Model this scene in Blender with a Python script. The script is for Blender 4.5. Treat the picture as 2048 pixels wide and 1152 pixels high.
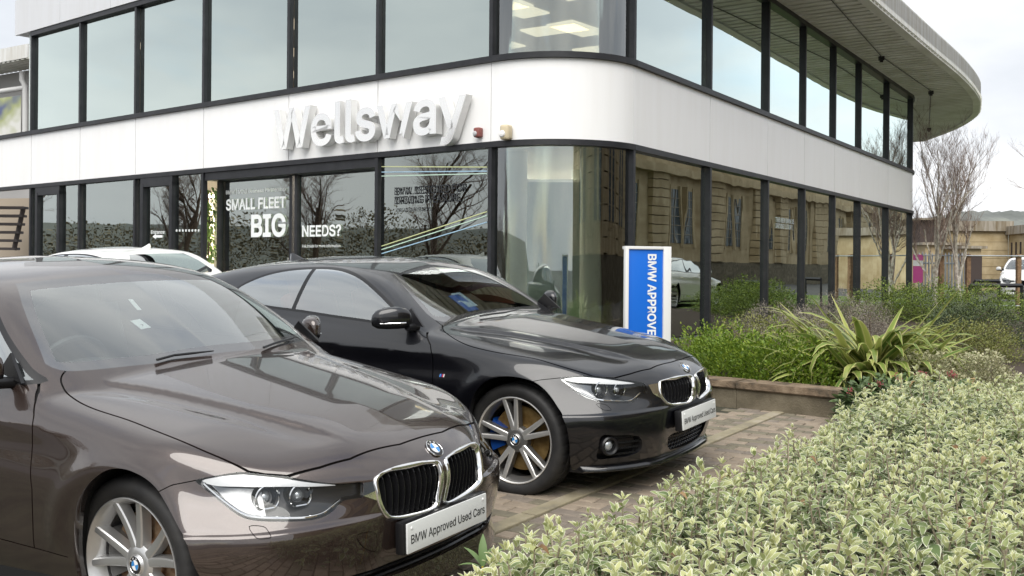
import bpy, bmesh, math, random
import numpy as np
from mathutils import Vector, Matrix, Euler
random.seed(7); rng=np.random.default_rng(11)
scene=bpy.context.scene
for o in list(bpy.data.objects): bpy.data.objects.remove(o)
COL=scene.collection
# ------------------------------------------------------------------ camera
FPX,CX,CY,CAMH,ROLL=2042.,1024.,534.5,1.5,math.radians(.45)
SLOPE=.0381; TDIR=np.array([.5769,.8168])
cam=bpy.data.cameras.new('camera'); camo=bpy.data.objects.new('camera',cam); COL.objects.link(camo)
cam.sensor_width=36; cam.lens=FPX/2048*36; cam.shift_x=0; cam.shift_y=-(576-CY)/2048
cam.clip_start=.05; cam.clip_end=3000
camo.matrix_world=Matrix.Translation((0,0,CAMH))@Matrix.Rotation(math.radians(90),4,'X')@Matrix.Rotation(ROLL,4,'Z')
scene.camera=camo
# ------------------------------------------------------------------ sky, sun, exposure
SUN_EL,SUN_AZ=math.radians(52),math.radians(188)   # azimuth: clockwise from +Y
w=bpy.data.worlds.new('World'); scene.world=w; w.use_nodes=True
nt=w.node_tree; nt.nodes.clear()
def WN(t,**k):
    n=nt.nodes.new(t)
    for a,b in k.items(): setattr(n,a,b)
    return n
wout=WN('ShaderNodeOutputWorld'); wbg=WN('ShaderNodeBackground'); wsky=WN('ShaderNodeTexSky')
wsky.sky_type='NISHITA'; wsky.sun_disc=False; wsky.sun_elevation=SUN_EL; wsky.sun_rotation=SUN_AZ
wsky.air_density=1.2; wsky.dust_density=1.5; wsky.altitude=50
tc=WN('ShaderNodeTexCoord'); mp=WN('ShaderNodeMapping'); mp.inputs['Scale'].default_value=(1.0,1.0,2.6)
n1=WN('ShaderNodeTexNoise'); n1.inputs['Scale'].default_value=1.9; n1.inputs['Detail'].default_value=7; n1.inputs['Roughness'].default_value=.52; n1.inputs['Distortion'].default_value=.25
r1=WN('ShaderNodeValToRGB'); r1.color_ramp.elements[0].position=.20; r1.color_ramp.elements[1].position=.44
n2=WN('ShaderNodeTexNoise'); n2.inputs['Scale'].default_value=2.6; n2.inputs['Detail'].default_value=6; n2.inputs['Roughness'].default_value=.5
r2=WN('ShaderNodeValToRGB'); r2.color_ramp.elements[0].position=.34; r2.color_ramp.elements[1].position=.68
r2.color_ramp.elements[0].color=(3.3,3.5,3.8,1); r2.color_ramp.elements[1].color=(5.2,5.25,5.3,1)
mx=WN('ShaderNodeMix',data_type='RGBA')
L=nt.links.new
L(tc.outputs['Generated'],mp.inputs['Vector']); L(mp.outputs[0],n1.inputs['Vector']); L(mp.outputs[0],n2.inputs['Vector'])
L(n1.outputs['Fac'],r1.inputs[0]); L(n2.outputs['Fac'],r2.inputs[0])
L(r1.outputs[0],mx.inputs[0]); L(wsky.outputs[0],mx.inputs[6]); L(r2.outputs[0],mx.inputs[7])
L(mx.outputs[2],wbg.inputs[0]); wbg.inputs[1].default_value=.095; L(wbg.outputs[0],wout.inputs[0])
sl=bpy.data.lights.new('sun','SUN'); so=bpy.data.objects.new('sun',sl); COL.objects.link(so)
sl.energy=1.5; sl.angle=math.radians(58); sl.color=(1,.965,.91)
sd=Vector((math.sin(SUN_AZ)*math.cos(SUN_EL),math.cos(SUN_AZ)*math.cos(SUN_EL),math.sin(SUN_EL)))
so.rotation_euler=sd.to_track_quat('Z','Y').to_euler()
vs=scene.view_settings; vs.view_transform='Standard'; vs.look='None'; vs.exposure=1.34; vs.gamma=1; vs.use_curve_mapping=False
scene.render.resolution_x,scene.render.resolution_y=1024,576
# ------------------------------------------------------------------ pixel helpers (photograph is 2048 x 1152)
OCAM=np.array([0,0,CAMH])
def pray(u,v):
    a=(u-CX)/FPX; b=(CY-v)/FPX; c,s=math.cos(ROLL),math.sin(ROLL)
    return np.array([a*c-b*s,1.,a*s+b*c])
def proj(p):
    d=np.asarray(p,float)-OCAM; a2=d[...,0]/d[...,1]; b2=d[...,2]/d[...,1]; c,s=math.cos(ROLL),math.sin(ROLL)
    return np.stack([CX+(a2*c+b2*s)*FPX,CY-(-a2*s+b2*c)*FPX],-1)
def at_depth(u,v,D): return OCAM+pray(u,v)*D
def at_z(u,v,z): r=pray(u,v); return OCAM+r*((z-CAMH)/r[2])
def ground(x,y):
    t=x*TDIR[0]+y*TDIR[1]; return SLOPE*np.minimum(t,10.6)
def at_ground(u,v):
    r=pray(u,v); n=np.array([-SLOPE*TDIR[0],-SLOPE*TDIR[1],1.]); t=-(OCAM@n)/(r@n); p=OCAM+t*r
    if p[0]*TDIR[0]+p[1]*TDIR[1]>10.6 or t<0: p=at_z(u,v,SLOPE*10.6)
    return p
def car_frame(x,y,yaw):
    Fw=np.array([math.cos(yaw),math.sin(yaw)]); Lw=np.array([-Fw[1],Fw[0]]); g=lambda d:SLOPE*(d@TDIR)
    F3=np.array([*Fw,g(Fw)]); F3/=np.linalg.norm(F3); L3=np.array([*Lw,g(Lw)]); L3/=np.linalg.norm(L3)
    U3=np.cross(F3,L3); o=np.array([x,y,SLOPE*(x*TDIR[0]+y*TDIR[1])])
    return o,np.array([F3,L3,U3])
def frame_matrix(fr):
    o,R=fr; M=Matrix.Identity(4)
    for i in range(3):
        for j in range(3): M[i][j]=R[j][i]
        M[i][3]=o[i]
    return M
# ------------------------------------------------------------------ object helpers
def props(o,label=None,cat=None,group=None,kind=None):
    if label: o['label']=label
    if cat: o['category']=cat
    if group: o['group']=group
    if kind: o['kind']=kind
    return o
def empty(name,mat=None,**k):
    o=bpy.data.objects.new(name,None); COL.objects.link(o); o.empty_display_size=.2
    if mat is not None: o.matrix_world=mat
    return props(o,**k)
def link(name,me,mats,parent=None,**k):
    o=bpy.data.objects.new(name,me); COL.objects.link(o)
    if mats is not None:
        for m in (mats if isinstance(mats,(list,tuple)) else [mats]):
            if m.name not in [x.name for x in me.materials if x]: me.materials.append(m)
    if parent: o.parent=parent
    return props(o,**k)
def npmesh(name,P,T,normals=None,smooth=True,mi=None):
    """mesh from arrays: P (n,3), T (m,3|4)"""
    P=np.ascontiguousarray(P,np.float32); T=np.ascontiguousarray(T,np.int32)
    me=bpy.data.meshes.new(name); k=T.shape[1]
    me.vertices.add(len(P)); me.vertices.foreach_set('co',P.ravel())
    me.loops.add(T.size); me.loops.foreach_set('vertex_index',T.ravel())
    me.polygons.add(len(T)); me.polygons.foreach_set('loop_start',np.arange(0,T.size,k,dtype=np.int32))
    if mi is not None: me.polygons.foreach_set('material_index',np.asarray(mi,np.int32))
    me.update(calc_edges=True)
    me.polygons.foreach_set('use_smooth',np.full(len(T),bool(smooth)))
    if normals is not None: me.normals_split_custom_set_from_vertices(normals.tolist())
    return me
class MB:
    """collects boxes, prisms, tubes into one mesh"""
    def __init__(s): s.v=[];s.f=[];s.m=[]
    def add(s,vs,fs,mi=0):
        b=len(s.v); s.v+=[tuple(map(float,v)) for v in vs]; s.f+=[tuple(b+i for i in f) for f in fs]; s.m+=[mi]*len(fs); return s
    def box(s,c,d,M=None,mi=0):
        x,y,z=c; a,b,h=d[0]/2,d[1]/2,d[2]/2
        vs=[Vector((x+i*a,y+j*b,z+k*h)) for k in(-1,1) for j in(-1,1) for i in(-1,1)]
        if M is not None: vs=[M@v for v in vs]
        return s.add(vs,[(0,2,3,1),(4,5,7,6),(0,1,5,4),(2,6,7,3),(0,4,6,2),(1,3,7,5)],mi)
    def obox(s,o,ex,ey,ez,mi=0):
        """box from corner o and three edge vectors"""
        o,ex,ey,ez=[np.asarray(q,float) for q in(o,ex,ey,ez)]
        vs=[o,o+ex,o+ey,o+ex+ey,o+ez,o+ez+ex,o+ez+ey,o+ez+ex+ey]
        if np.dot(np.cross(ex,ey),ez)<0: vs=[vs[1],vs[0],vs[3],vs[2],vs[5],vs[4],vs[7],vs[6]]
        return s.add(vs,[(0,2,3,1),(4,5,7,6),(0,1,5,4),(2,6,7,3),(0,4,6,2),(1,3,7,5)],mi)
    def prism(s,poly,h0,h1,mi=0,cap=True):
        """poly: ccw list of xy (or callables z): vertical prism"""
        n=len(poly); z0=[h0(p) if callable(h0) else h0 for p in poly]; z1=[h1(p) if callable(h1) else h1 for p in poly]
        vs=[(p[0],p[1],z) for p,z in zip(poly,z0)]+[(p[0],p[1],z) for p,z in zip(poly,z1)]
        fs=[(i,(i+1)%n,n+(i+1)%n,n+i) for i in range(n)]
        if cap: fs+=[tuple(range(n,2*n)),tuple(reversed(range(n)))]
        return s.add(vs,fs,mi)
    def tube(s,pts,r,seg=8,mi=0,caps=True,closed=False):
        pts=[np.asarray(p,float) for p in pts]; n=len(pts); rr=r if hasattr(r,'__len__') else [r]*n
        up=np.array([0,0,1.]); vs=[];pn=None
        for i,p in enumerate(pts):
            if closed: d=pts[(i+1)%n]-pts[i-1]
            else: d=pts[min(i+1,n-1)]-pts[max(i-1,0)]
            d=d/(np.linalg.norm(d)+1e-12)
            if pn is None:
                a=np.cross(d,up) if abs(d[2])<.95 else np.cross(d,[1,0,0])
            else: a=pn-d*np.dot(pn,d)
            a/=np.linalg.norm(a)+1e-12; pn=a; b=np.cross(d,a)
            for k in range(seg):
                t=2*math.pi*k/seg; vs.append(p+rr[i]*(math.cos(t)*a+math.sin(t)*b))
        fs=[]
        for i in range(n if closed else n-1):
            j=(i+1)%n
            for k in range(seg): fs.append((i*seg+k,i*seg+(k+1)%seg,j*seg+(k+1)%seg,j*seg+k))
        if caps and not closed: fs+=[tuple(reversed(range(seg))),tuple(range((n-1)*seg,n*seg))]
        return s.add(vs,fs,mi)
    def lathe(s,prof,M=None,seg=32,mi=0):
        """prof: (r,h) pairs turned about local z"""
        vs=[];n=len(prof)
        for k in range(seg):
            t=2*math.pi*k/seg
            for r,h in prof: vs.append(Vector((r*math.cos(t),r*math.sin(t),h)))
        if M is not None: vs=[M@v for v in vs]
        fs=[]
        for k in range(seg):
            j=(k+1)%seg
            for i in range(n-1): fs.append((k*n+i,j*n+i,j*n+i+1,k*n+i+1))
        return s.add(vs,fs,mi)
    def mesh(s,name,smooth=False,bevel=0,angle=40):
        me=bpy.data.meshes.new(name); me.from_pydata(s.v,[],s.f); me.polygons.foreach_set('material_index',s.m)
        if bevel>0:
            bm=bmesh.new(); bm.from_mesh(me); bmesh.ops.bevel(bm,geom=bm.edges[:],offset=bevel,segments=2,affect='EDGES',profile=.6); bm.to_mesh(me); bm.free()
        if smooth:
            me.polygons.foreach_set('use_smooth',[True]*len(me.polygons))
            if angle<180: me.set_sharp_from_angle(angle=math.radians(angle))
        me.update(); return me
    def build(s,name,mats,parent=None,smooth=False,bevel=0,angle=40,**k): return link(name,s.mesh(name,smooth,bevel,angle),mats,parent,**k)
# ------------------------------------------------------------------ material helpers
def mat(name,col=(.5,.5,.5),rough=.5,metal=0,coat=0,spec=.5,emit=None,alpha=1,trans=0,ior=1.45,sheen=0):
    m=bpy.data.materials.new(name); m.use_nodes=True; b=m.node_tree.nodes['Principled BSDF']
    b.inputs['Base Color'].default_value=(*col,1); b.inputs['Roughness'].default_value=rough; b.inputs['Metallic'].default_value=metal
    b.inputs['Coat Weight'].default_value=coat; b.inputs['Coat Roughness'].default_value=.02; b.inputs['Specular IOR Level'].default_value=spec
    b.inputs['IOR'].default_value=ior; b.inputs['Transmission Weight'].default_value=trans
    if emit: b.inputs['Emission Color'].default_value=(*emit[:3],1); b.inputs['Emission Strength'].default_value=emit[3]
    return m
def nd(m,t,**k):
    n=m.node_tree.nodes.new(t)
    for a,b in k.items():
        if a in n.inputs: n.inputs[a].default_value=b
        else: setattr(n,a,b)
    return n
def lk(m,a,b): m.node_tree.links.new(a,b)
def bsdf(m): return m.node_tree.nodes['Principled BSDF']
def vary(m,c1,c2,scale=3,detail=5,c3=None,lo=.35,hi=.65,coords='Object',bump=0,bscale=40,rough=None,dist=.01):
    """base colour drifting between two or three tones with noise, plus fine bump"""
    t=nd(m,'ShaderNodeTexCoord'); n=nd(m,'ShaderNodeTexNoise'); n.inputs['Scale'].default_value=scale; n.inputs['Detail'].default_value=detail; n.inputs['Roughness'].default_value=.6
    r=nd(m,'ShaderNodeValToRGB'); e=r.color_ramp.elements; e[0].position=lo; e[1].position=hi; e[0].color=(*c1,1); e[1].color=(*c2,1)
    if c3: q=e.new((lo+hi)/2); q.color=(*c3,1)
    lk(m,t.outputs[coords],n.inputs['Vector']); lk(m,n.outputs['Fac'],r.inputs[0]); lk(m,r.outputs[0],bsdf(m).inputs['Base Color'])
    if bump:
        n2=nd(m,'ShaderNodeTexNoise'); n2.inputs['Scale'].default_value=bscale; n2.inputs['Detail'].default_value=6
        b=nd(m,'ShaderNodeBump'); b.inputs['Strength'].default_value=bump; b.inputs['Distance'].default_value=dist
        lk(m,t.outputs[coords],n2.inputs['Vector']); lk(m,n2.outputs['Fac'],b.inputs['Height']); lk(m,b.outputs[0],bsdf(m).inputs['Normal'])
    return m
import numpy as np
# ---- cubic B-spline tools -------------------------------------------------
def _bas(u,n):
    """uniform cubic B-spline weights for n control points with linear end phantoms; u in [0,n-1]"""
    u=np.clip(u,0,n-1-1e-9);i=np.floor(u).astype(int);t=u-i
    w=[(1-t)**3/6,(3*t**3-6*t*t+4)/6,(-3*t**3+3*t*t+3*t+1)/6,t**3/6]
    W=np.zeros(u.shape+(n,))
    idx=np.arange(u.size);Wf=W.reshape(-1,n);i=i.ravel()
    for k in range(4):
        j=i-1+k;wk=w[k].ravel()
        lo=j<0;hi=j>n-1;ok=~(lo|hi)
        np.add.at(Wf,(idx[ok],j[ok]),wk[ok])
        if lo.any(): np.add.at(Wf,(idx[lo],0*j[lo]),2*wk[lo]);np.add.at(Wf,(idx[lo],0*j[lo]+1),-wk[lo])
        if hi.any(): np.add.at(Wf,(idx[hi],0*j[hi]+n-1),2*wk[hi]);np.add.at(Wf,(idx[hi],0*j[hi]+n-2),-wk[hi])
    return W
class Ax:
    """non uniform axis: B-spline in index space, Newton inverted, so the weights are smooth in x"""
    def __init__(s,g):
        s.g=np.array(g,float);s.n=len(g);uu=np.linspace(0,s.n-1,600);s.uu=uu;s.xx=_bas(uu,s.n)@s.g
    def u(s,x):
        x=np.clip(x,s.g[0],s.g[-1]);u=np.interp(x,s.xx,s.uu)
        for _ in range(2):
            e=1e-3;f0=s.ev(u)-x;f1=(s.ev(np.minimum(u+e,s.n-1))-s.ev(np.maximum(u-e,0)))/(np.minimum(u+e,s.n-1)-np.maximum(u-e,0))
            u=np.clip(u-f0/f1,0,s.n-1)
        return u
    def ev(s,u): return _bas(u,s.n)@s.g
    def W(s,x): return _bas(s.u(np.asarray(x,float)),s.n)
def _cw(t):
    t2=t*t;t3=t2*t
    return (-.5*t3+t2-.5*t,1.5*t3-2.5*t2+1,-1.5*t3+2*t2+.5*t,.5*t3-.5*t2)
class Tab1:
    def __init__(s,x0,x1,v): s.x0=x0;s.k=(len(v)-1)/(x1-x0);s.v=np.concatenate([[2*v[0]-v[1]],v,[2*v[-1]-v[-2]]]);s.n=len(v)
    def __call__(s,x):
        u=np.clip((x-s.x0)*s.k,0,s.n-1.000001);i=u.astype(np.int64);w=_cw(u-i);v=s.v
        return v[i]*w[0]+v[i+1]*w[1]+v[i+2]*w[2]+v[i+3]*w[3]
class Tab2:
    def __init__(s,x0,x1,y0,y1,V):
        s.x0=x0;s.y0=y0;s.n,s.m=V.shape;s.kx=(s.n-1)/(x1-x0);s.ky=(s.m-1)/(y1-y0)
        V=np.concatenate([2*V[:1]-V[1:2],V,2*V[-1:]-V[-2:-1]],0);V=np.concatenate([2*V[:,:1]-V[:,1:2],V,2*V[:,-1:]-V[:,-2:-1]],1)
        s.w=V.shape[1];s.v=V.ravel()
    def __call__(s,x,y):
        u=np.clip((x-s.x0)*s.kx,0,s.n-1.000001);i=u.astype(np.int64);a=_cw(u-i)
        q=np.clip((y-s.y0)*s.ky,0,s.m-1.000001);j=q.astype(np.int64);b=_cw(q-j)
        r=0;o=i*s.w+j
        for k in range(4):
            c=o+k*s.w;v=s.v
            r=r+a[k]*(v[c]*b[0]+v[c+1]*b[1]+v[c+2]*b[2]+v[c+3]*b[3])
        return r
def S1(x,y,n=800):
    if x[0]>x[-1]: x=x[::-1];y=y[::-1]
    A=Ax(x);return Tab1(x[0],x[-1],A.W(np.linspace(x[0],x[-1],n))@np.array(y,float))
def S2(x,y,Z,n=400,m=300):
    return Tab2(x[0],x[-1],y[0],y[-1],Ax(x).W(np.linspace(x[0],x[-1],n))@np.array(Z,float)@Ax(y).W(np.linspace(y[0],y[-1],m)).T)
def smax(a,b,r):
    h=np.maximum(r-np.abs(a-b),0)/r
    return np.maximum(a,b)+h**3*r/6
def smin(a,b,r): return -smax(-a,-b,r)
def sstep(x): x=np.clip(x,0,1);return x*x*x*(x*(6*x-15)+10)
# ---- saloon / coupe body --------------------------------------------------
class Body:
    def __init__(s,coupe=False):
        s.coupe=coupe
        base=[(.80,0),(.795,.12),(.775,.24),(.735,.35),(.67,.46),(.60,.56),(.52,.66),(.42,.745),(.29,.82),(.12,.872),(-.10,.895),(-.45,.903),(-.95,.908),(-1.6,.91),(-2.3,.91),(-2.9,.90),(-3.35,.87),(-3.65,.79),(-3.80,.62),(-3.85,.35),(-3.86,0)]
        base=np.array(base);m=len(base)
        uu=np.linspace(0,m-1,900);Wb=_bas(uu,m)
        P=Wb@base;s.bp=P;s.bu=uu
        d=np.gradient(P,axis=0);d/=np.linalg.norm(d,axis=1)[:,None];s.bt=d;s.bn=np.stack([-d[:,1],d[:,0]],1)*-1
        # outward normal check
        if s.bn[0,0]<0: s.bn=-s.bn
        # offset table N[s,z]
        si=[0,2,3.2,4.5,6,7.5,9,10.5,12,14,16,18,20]
        zi=[.12,.20,.28,.36,.44,.50,.56,.62,.68,.74,.80,.86,.95,1.10]
        N=[
         [-.12,-.08,-.055,-.040,-.032,-.022,0,-.008,-.05,-.12,-.20,-.30,-.4,-.5],   #0 nose
         [-.115,-.07,-.045,-.030,-.022,-.014,0,-.008,-.05,-.12,-.19,-.28,-.4,-.5], #2
         [-.09,-.035,-.006,.012,.02,.016,-.002,-.012,-.045,-.10,-.17,-.25,-.36,-.5], #3.2
         [-.06,-.008,.025,.045,.055,.05,.004,-.008,-.03,-.07,-.14,-.22,-.33,-.48], #4.5
         [-.045,.005,.045,.072,.085,.082,.024,.0,-.018,-.05,-.11,-.18,-.28,-.45], #6
         [-.05,-.0,.035,.066,.082,.078,.035,.004,-.012,-.035,-.085,-.14,-.24,-.4], #7.5
         [-.07,-.025,.004,.028,.038,.036,.022,.006,-.006,-.02,-.05,-.10,-.18,-.33], #9
         [-.10,-.065,-.045,-.032,-.02,-.010,-.002,.002,.0,-.01,-.03,-.06,-.12,-.22], #10.5 axle+
         [-.10,-.06,-.028,-.018,-.018,-.016,-.012,-.008,-.002,.0,-.004,-.028,-.068,-.13],#12 door front
         [-.10,-.06,-.028,-.018,-.018,-.016,-.012,-.008,-.004,.0,.002,-.006,-.05,-.12],#14
         [-.09,-.05,-.02,-.008,-.004,0,.003,.004,.004,.003,.0,-.01,-.05,-.13],#16
         [-.1,-.05,-.03,-.02,-.01,0,0,0,0,0,0,-.01,-.04,-.12],
         [-.1,-.05,-.03,-.02,-.01,0,0,0,0,0,0,-.01,-.04,-.12]]
        s.N=S2(si,zi,N)
        # top of hood / deck
        s.zc=S1([.95,.78,.70,.6,.45,.25,0,-.25,-.5,-.7,-1.2,-2.0,-2.8,-3.2,-3.5,-3.8,-4],[.60,.692,.728,.760,.797,.838,.884,.926,.966,.995,1.03,1.06,1.07,1.06,1.05,1.03,1.0])
        s.cam=S1([0,.2,.4,.55,.65,.75,.82,.9,1.0],[0,.004,.015,.028,.040,.057,.078,.125,.22])
        zr=-.065 if coupe else 0.
        if coupe:
            s.zr=S1([-.6,-.95,-1.15,-1.3,-1.5,-1.75,-2.0,-2.3,-2.6,-2.9,-3.2,-3.5],[1.06,1.23,1.30,1.335,1.358,1.367,1.365,1.352,1.318,1.262,1.185,1.09])
        else:
            s.zr=S1([-.6,-.95,-1.1,-1.25,-1.45,-1.7,-2.0,-2.3,-2.6,-2.9,-3.2],[1.13,1.285,1.345,1.385,1.415,1.43,1.43,1.415,1.38,1.325,1.25])
        s.cr=S1([0,.25,.45,.55,.65,.75],[0,.010,.028,.042,.065,.11])
        # windscreen  x<Xw
        if coupe: s.wsb,s.wst=(-.59,.955),(-1.165,1.302)
        else: s.wsb,s.wst=(-.46,.985),(-1.100,1.340)
        kw=.5 if coupe else 1.0;s.wcam=S1([0,.25,.45,.6,.7,.8],[0,.012*kw,.036*kw,.075*kw,.120*kw,.2*kw])
        # side glass
        if coupe: s.yg=S1([.85,.95,1.05,1.15,1.25,1.33,1.40],[.872,.838,.79,.735,.665,.595,.51])
        else: s.yg=S1([.85,.95,1.05,1.15,1.25,1.35,1.43],[.872,.838,.795,.745,.69,.62,.54])
        s.ygx=S1([-.4,-.8,-1.3,-1.9,-2.5,-3.0,-3.5],[-.02,-.004,0,0,-.012,-.06,-.16])
        s.ac=S1([-.7,-.5,-.28,-.1,.1,.38,.6,.8],[.70,.615,.525,.482,.444,.372,.315,.27])
        s._map()
    def _map(s):
        gx=np.linspace(-4.1,1.05,620);ga=np.linspace(0,1.1,133)
        X,A=np.meshgrid(gx,ga,indexing='ij');S,n=s.sn0(X.ravel(),A.ravel())
        s.tS=Tab2(gx[0],gx[-1],ga[0],ga[-1],S.reshape(X.shape));s.tN=Tab2(gx[0],gx[-1],ga[0],ga[-1],n.reshape(X.shape))
    def sn(s,x,a): return s.tS(x,a),s.tN(x,a)
    def sn0(s,x,a):
        out_s=np.empty_like(x);out_n=np.empty_like(x)
        for k in range(0,len(x),40000):
            q=np.stack([x[k:k+40000],a[k:k+40000]],1)
            # coarse
            C=s.bp[::10];D=((q[:,None,:]-C[None])**2).sum(2);i0=D.argmin(1)*10
            for h in (5,2,1,1):
                best=i0.copy();bd=((q-s.bp[i0])**2).sum(1)
                for st in (-h,h):
                    j=np.clip(i0+st,0,len(s.bp)-1);dd=((q-s.bp[j])**2).sum(1);m=dd<bd;best[m]=j[m];bd[m]=dd[m]
                i0=best
            for _ in range(2):
                t=((q-s.bp[i0])*s.bt[i0]).sum(1)
                stp=np.linalg.norm(s.bp[np.clip(i0+1,0,len(s.bp)-1)]-s.bp[np.clip(i0,0,len(s.bp)-2)],axis=1);
                fr=t/np.maximum(stp,1e-6);i1=np.clip(i0+np.round(fr).astype(int),0,len(s.bp)-1);i0=i1
            t=((q-s.bp[i0])*s.bt[i0]).sum(1)
            ip=np.clip(i0+1,0,len(s.bp)-1);im=np.clip(i0-1,0,len(s.bp)-1)
            stp=np.linalg.norm(s.bp[ip]-s.bp[im],axis=1)/np.maximum(ip-im,1)
            fr=np.clip(t/np.maximum(stp,1e-9),-1,1)
            u=i0+fr
            uf=np.clip(u,0,len(s.bp)-1.000001);lo=np.floor(uf).astype(int);w=(uf-lo)[:,None]
            p=s.bp[lo]*(1-w)+s.bp[lo+1]*w;nn=s.bn[lo]*(1-w)+s.bn[lo+1]*w
            out_s[k:k+40000]=np.interp(uf,np.arange(len(s.bu)),s.bu);out_n[k:k+40000]=((q-p)*nn).sum(1)
        return out_s,out_n
    def hood(s,x,a):
        z=s.zc(x)-s.cam(a)
        # front outer dip towards headlamp
        z=z-.055*sstep((a-.2)/.55)*sstep((x-.10)/.55)*(1-.0*a)
        # bonnet creases (power dome)
        ac=s.ac(x)
        fade=sstep((x+.62)/.25)*sstep((.66-x)/.35)
        e=(a-ac)
        dome=.013*(1-sstep((e+.022)/.034))-.008*np.exp(-((e-.05)/.055)**2)
        z=z+fade*dome
        return z
    def parts(s,x,y,z):
        a=np.sqrt(y*y+1e-6)
        ss,n=s.sn(x,a)
        nside=s.N(ss,z)
        d_side=n-nside
        # character line on the doors
        fade=sstep((-.05-x)/.5)
        # below the crease: shallow hollow
        zc=.80-.035*(x+.5)
        t=(zc-z)
        holl=.016*np.exp(-((t-.085)/.07)**2)*(1-np.exp(-np.maximum(t,0)/.012))*np.where(t>0,1,0)
        d_side=d_side+fade*holl
        # bumper shoulder: a crisp edge below the lamps
        d_side=d_side-.010*sstep((.500-z)/.022+.5)*sstep((x-.12)/.12)*sstep((a-.22)/.2)
        # wheel arch flare
        for xc in (0.,-2.81):
            rr=np.sqrt((x-xc)**2+(z-.33)**2)
            d_side=d_side-.012*np.exp(-((rr-.37)/.05)**2)*sstep((z-.30)/.15)
        d_top=(z-s.hood(x,a))*.95
        return a,d_side,d_top
    def F(s,x,y,z):
        a,ds,dt=s.parts(x,y,z)
        rfr=.045+.05*sstep((x-.25)/.4)
        low=smax(ds,dt,rfr)
        low=smax(low,.17-z,.03)
        # cabin
        wb,wt=s.wsb,s.wst
        sl=(wt[0]-wb[0])/(wt[1]-wb[1]);tt=np.clip((z-wb[1])/(wt[1]-wb[1]),-.3,1.2)
        xw=wb[0]+sl*(z-wb[1])-s.wcam(a)*(1-.25*tt)+.035*tt*(1-tt)
        dw=(x-xw)/np.sqrt(1+sl*sl)
        dr=(z-(s.zr(x)-s.cr(a)))*.97
        dg=(a-(s.yg(z)+s.ygx(x)))*.9
        if s.coupe: xb=-3.30+1.9*(z-1.02)
        else: xb=-3.05+1.55*(z-1.03)+.06*a*a
        db=(xb-x)/1.9
        cab=smax(dr,dw,.05);cab=smax(cab,dg,.075);cab=smax(cab,db,.10);cab=smax(cab,.80-z,.02)
        return smin(low,cab,.022)
    def Fp(s,P): return s.F(P[:,0].copy(),P[:,1].copy(),P[:,2].copy())
    def grad(s,P,e=1.5e-3):
        g=np.empty_like(P)
        for k in range(3):
            d=np.zeros(3);d[k]=e;g[:,k]=(s.Fp(P+d)-s.Fp(P-d))/(2*e)
        return g
    def xat(s,A,Z,x0=.79,it=22):
        """x of the front skin above (a,z)"""
        x=np.full(len(A),x0);A=np.asarray(A,float);Z=np.asarray(Z,float)
        for _ in range(it): x=x-s.F(x,A,Z)*.8
        return x
    def project(s,P,it=3):
        for _ in range(it):
            v=s.Fp(P);g=s.grad(P);P=P-(v/np.maximum((g*g).sum(1),.05))[:,None]*g
        return P
    def mesh(s,h=.024,sub=1):
        lo=np.array([-4.0,-h*.5-h,.13]);hi=np.array([.96,1.02,1.50])
        n=np.ceil((hi-lo)/h).astype(int)+1
        ax=[lo[k]+h*np.arange(n[k]) for k in range(3)]
        # coarse pass to skip empty space
        c=4;G=np.full(n,1.0)
        X,Y,Z=np.meshgrid(ax[0][::c],ax[1][::c],ax[2][::c],indexing='ij')
        Fc=s.F(X.ravel(),Y.ravel(),Z.ravel()).reshape(X.shape)
        Fu=np.repeat(np.repeat(np.repeat(Fc,c,0),c,1),c,2)[:n[0],:n[1],:n[2]]
        G[:]=Fu;near=np.abs(Fu)<.30*1.0
        I=np.argwhere(near);Q=lo+I*h
        G[near]=s.F(Q[:,0],Q[:,1],Q[:,2])
        # surface nets
        sg=G<0
        cells=np.zeros(np.array(n)-1,int)
        for dx in(0,1):
            for dy in(0,1):
                for dz in(0,1): cells+=sg[dx:n[0]-1+dx,dy:n[1]-1+dy,dz:n[2]-1+dz]
        act=(cells>0)&(cells<8);idx=np.full(act.shape,-1);ci=np.argwhere(act);idx[act]=np.arange(len(ci))
        P=np.zeros((len(ci),3));cnt=np.zeros(len(ci))
        co=[(i,j,k) for i in(0,1) for j in(0,1) for k in(0,1)]
        for p in co:
            for k in range(3):
                if p[k]==0:
                    q=list(p);q[k]=1
                    a=G[ci[:,0]+p[0],ci[:,1]+p[1],ci[:,2]+p[2]];b=G[ci[:,0]+q[0],ci[:,1]+q[1],ci[:,2]+q[2]]
                    m=(a<0)!=(b<0);t=np.where(m,a/(np.where(m,a-b,1)),0)
                    base=np.tile(np.array(p,float),(len(ci),1));base[:,k]+=t
                    P[m]+=base[m];cnt[m]+=1
        P=lo+(ci+P/cnt[:,None])*h
        quads=[]
        for k in range(3):
            a,b=[(1,2),(2,0),(0,1)][k]
            sl1=[slice(None)]*3;sl2=[slice(None)]*3;sl1[k]=slice(0,-1);sl2[k]=slice(1,None)
            A=sg[tuple(sl1)];Bq=sg[tuple(sl2)]
            e=np.argwhere(A!=Bq)
            e=e[(e[:,a]>0)&(e[:,b]>0)&(e[:,a]<n[a]-1)&(e[:,b]<n[b]-1)]
            def cell(da,db):
                c=e.copy();c[:,a]+=da;c[:,b]+=db;return idx[c[:,0],c[:,1],c[:,2]]
            q=np.stack([cell(-1,-1),cell(0,-1),cell(0,0),cell(-1,0)],1)
            fl=A[e[:,0],e[:,1],e[:,2]]  # inside -> outside along +k
            q[~fl]=q[~fl][:,::-1]
            quads.append(q)
        Qd=np.concatenate(quads);Qd=Qd[(Qd>=0).all(1)]
        P[np.abs(P[:,1])<.6*h,1]*=1.0
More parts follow.
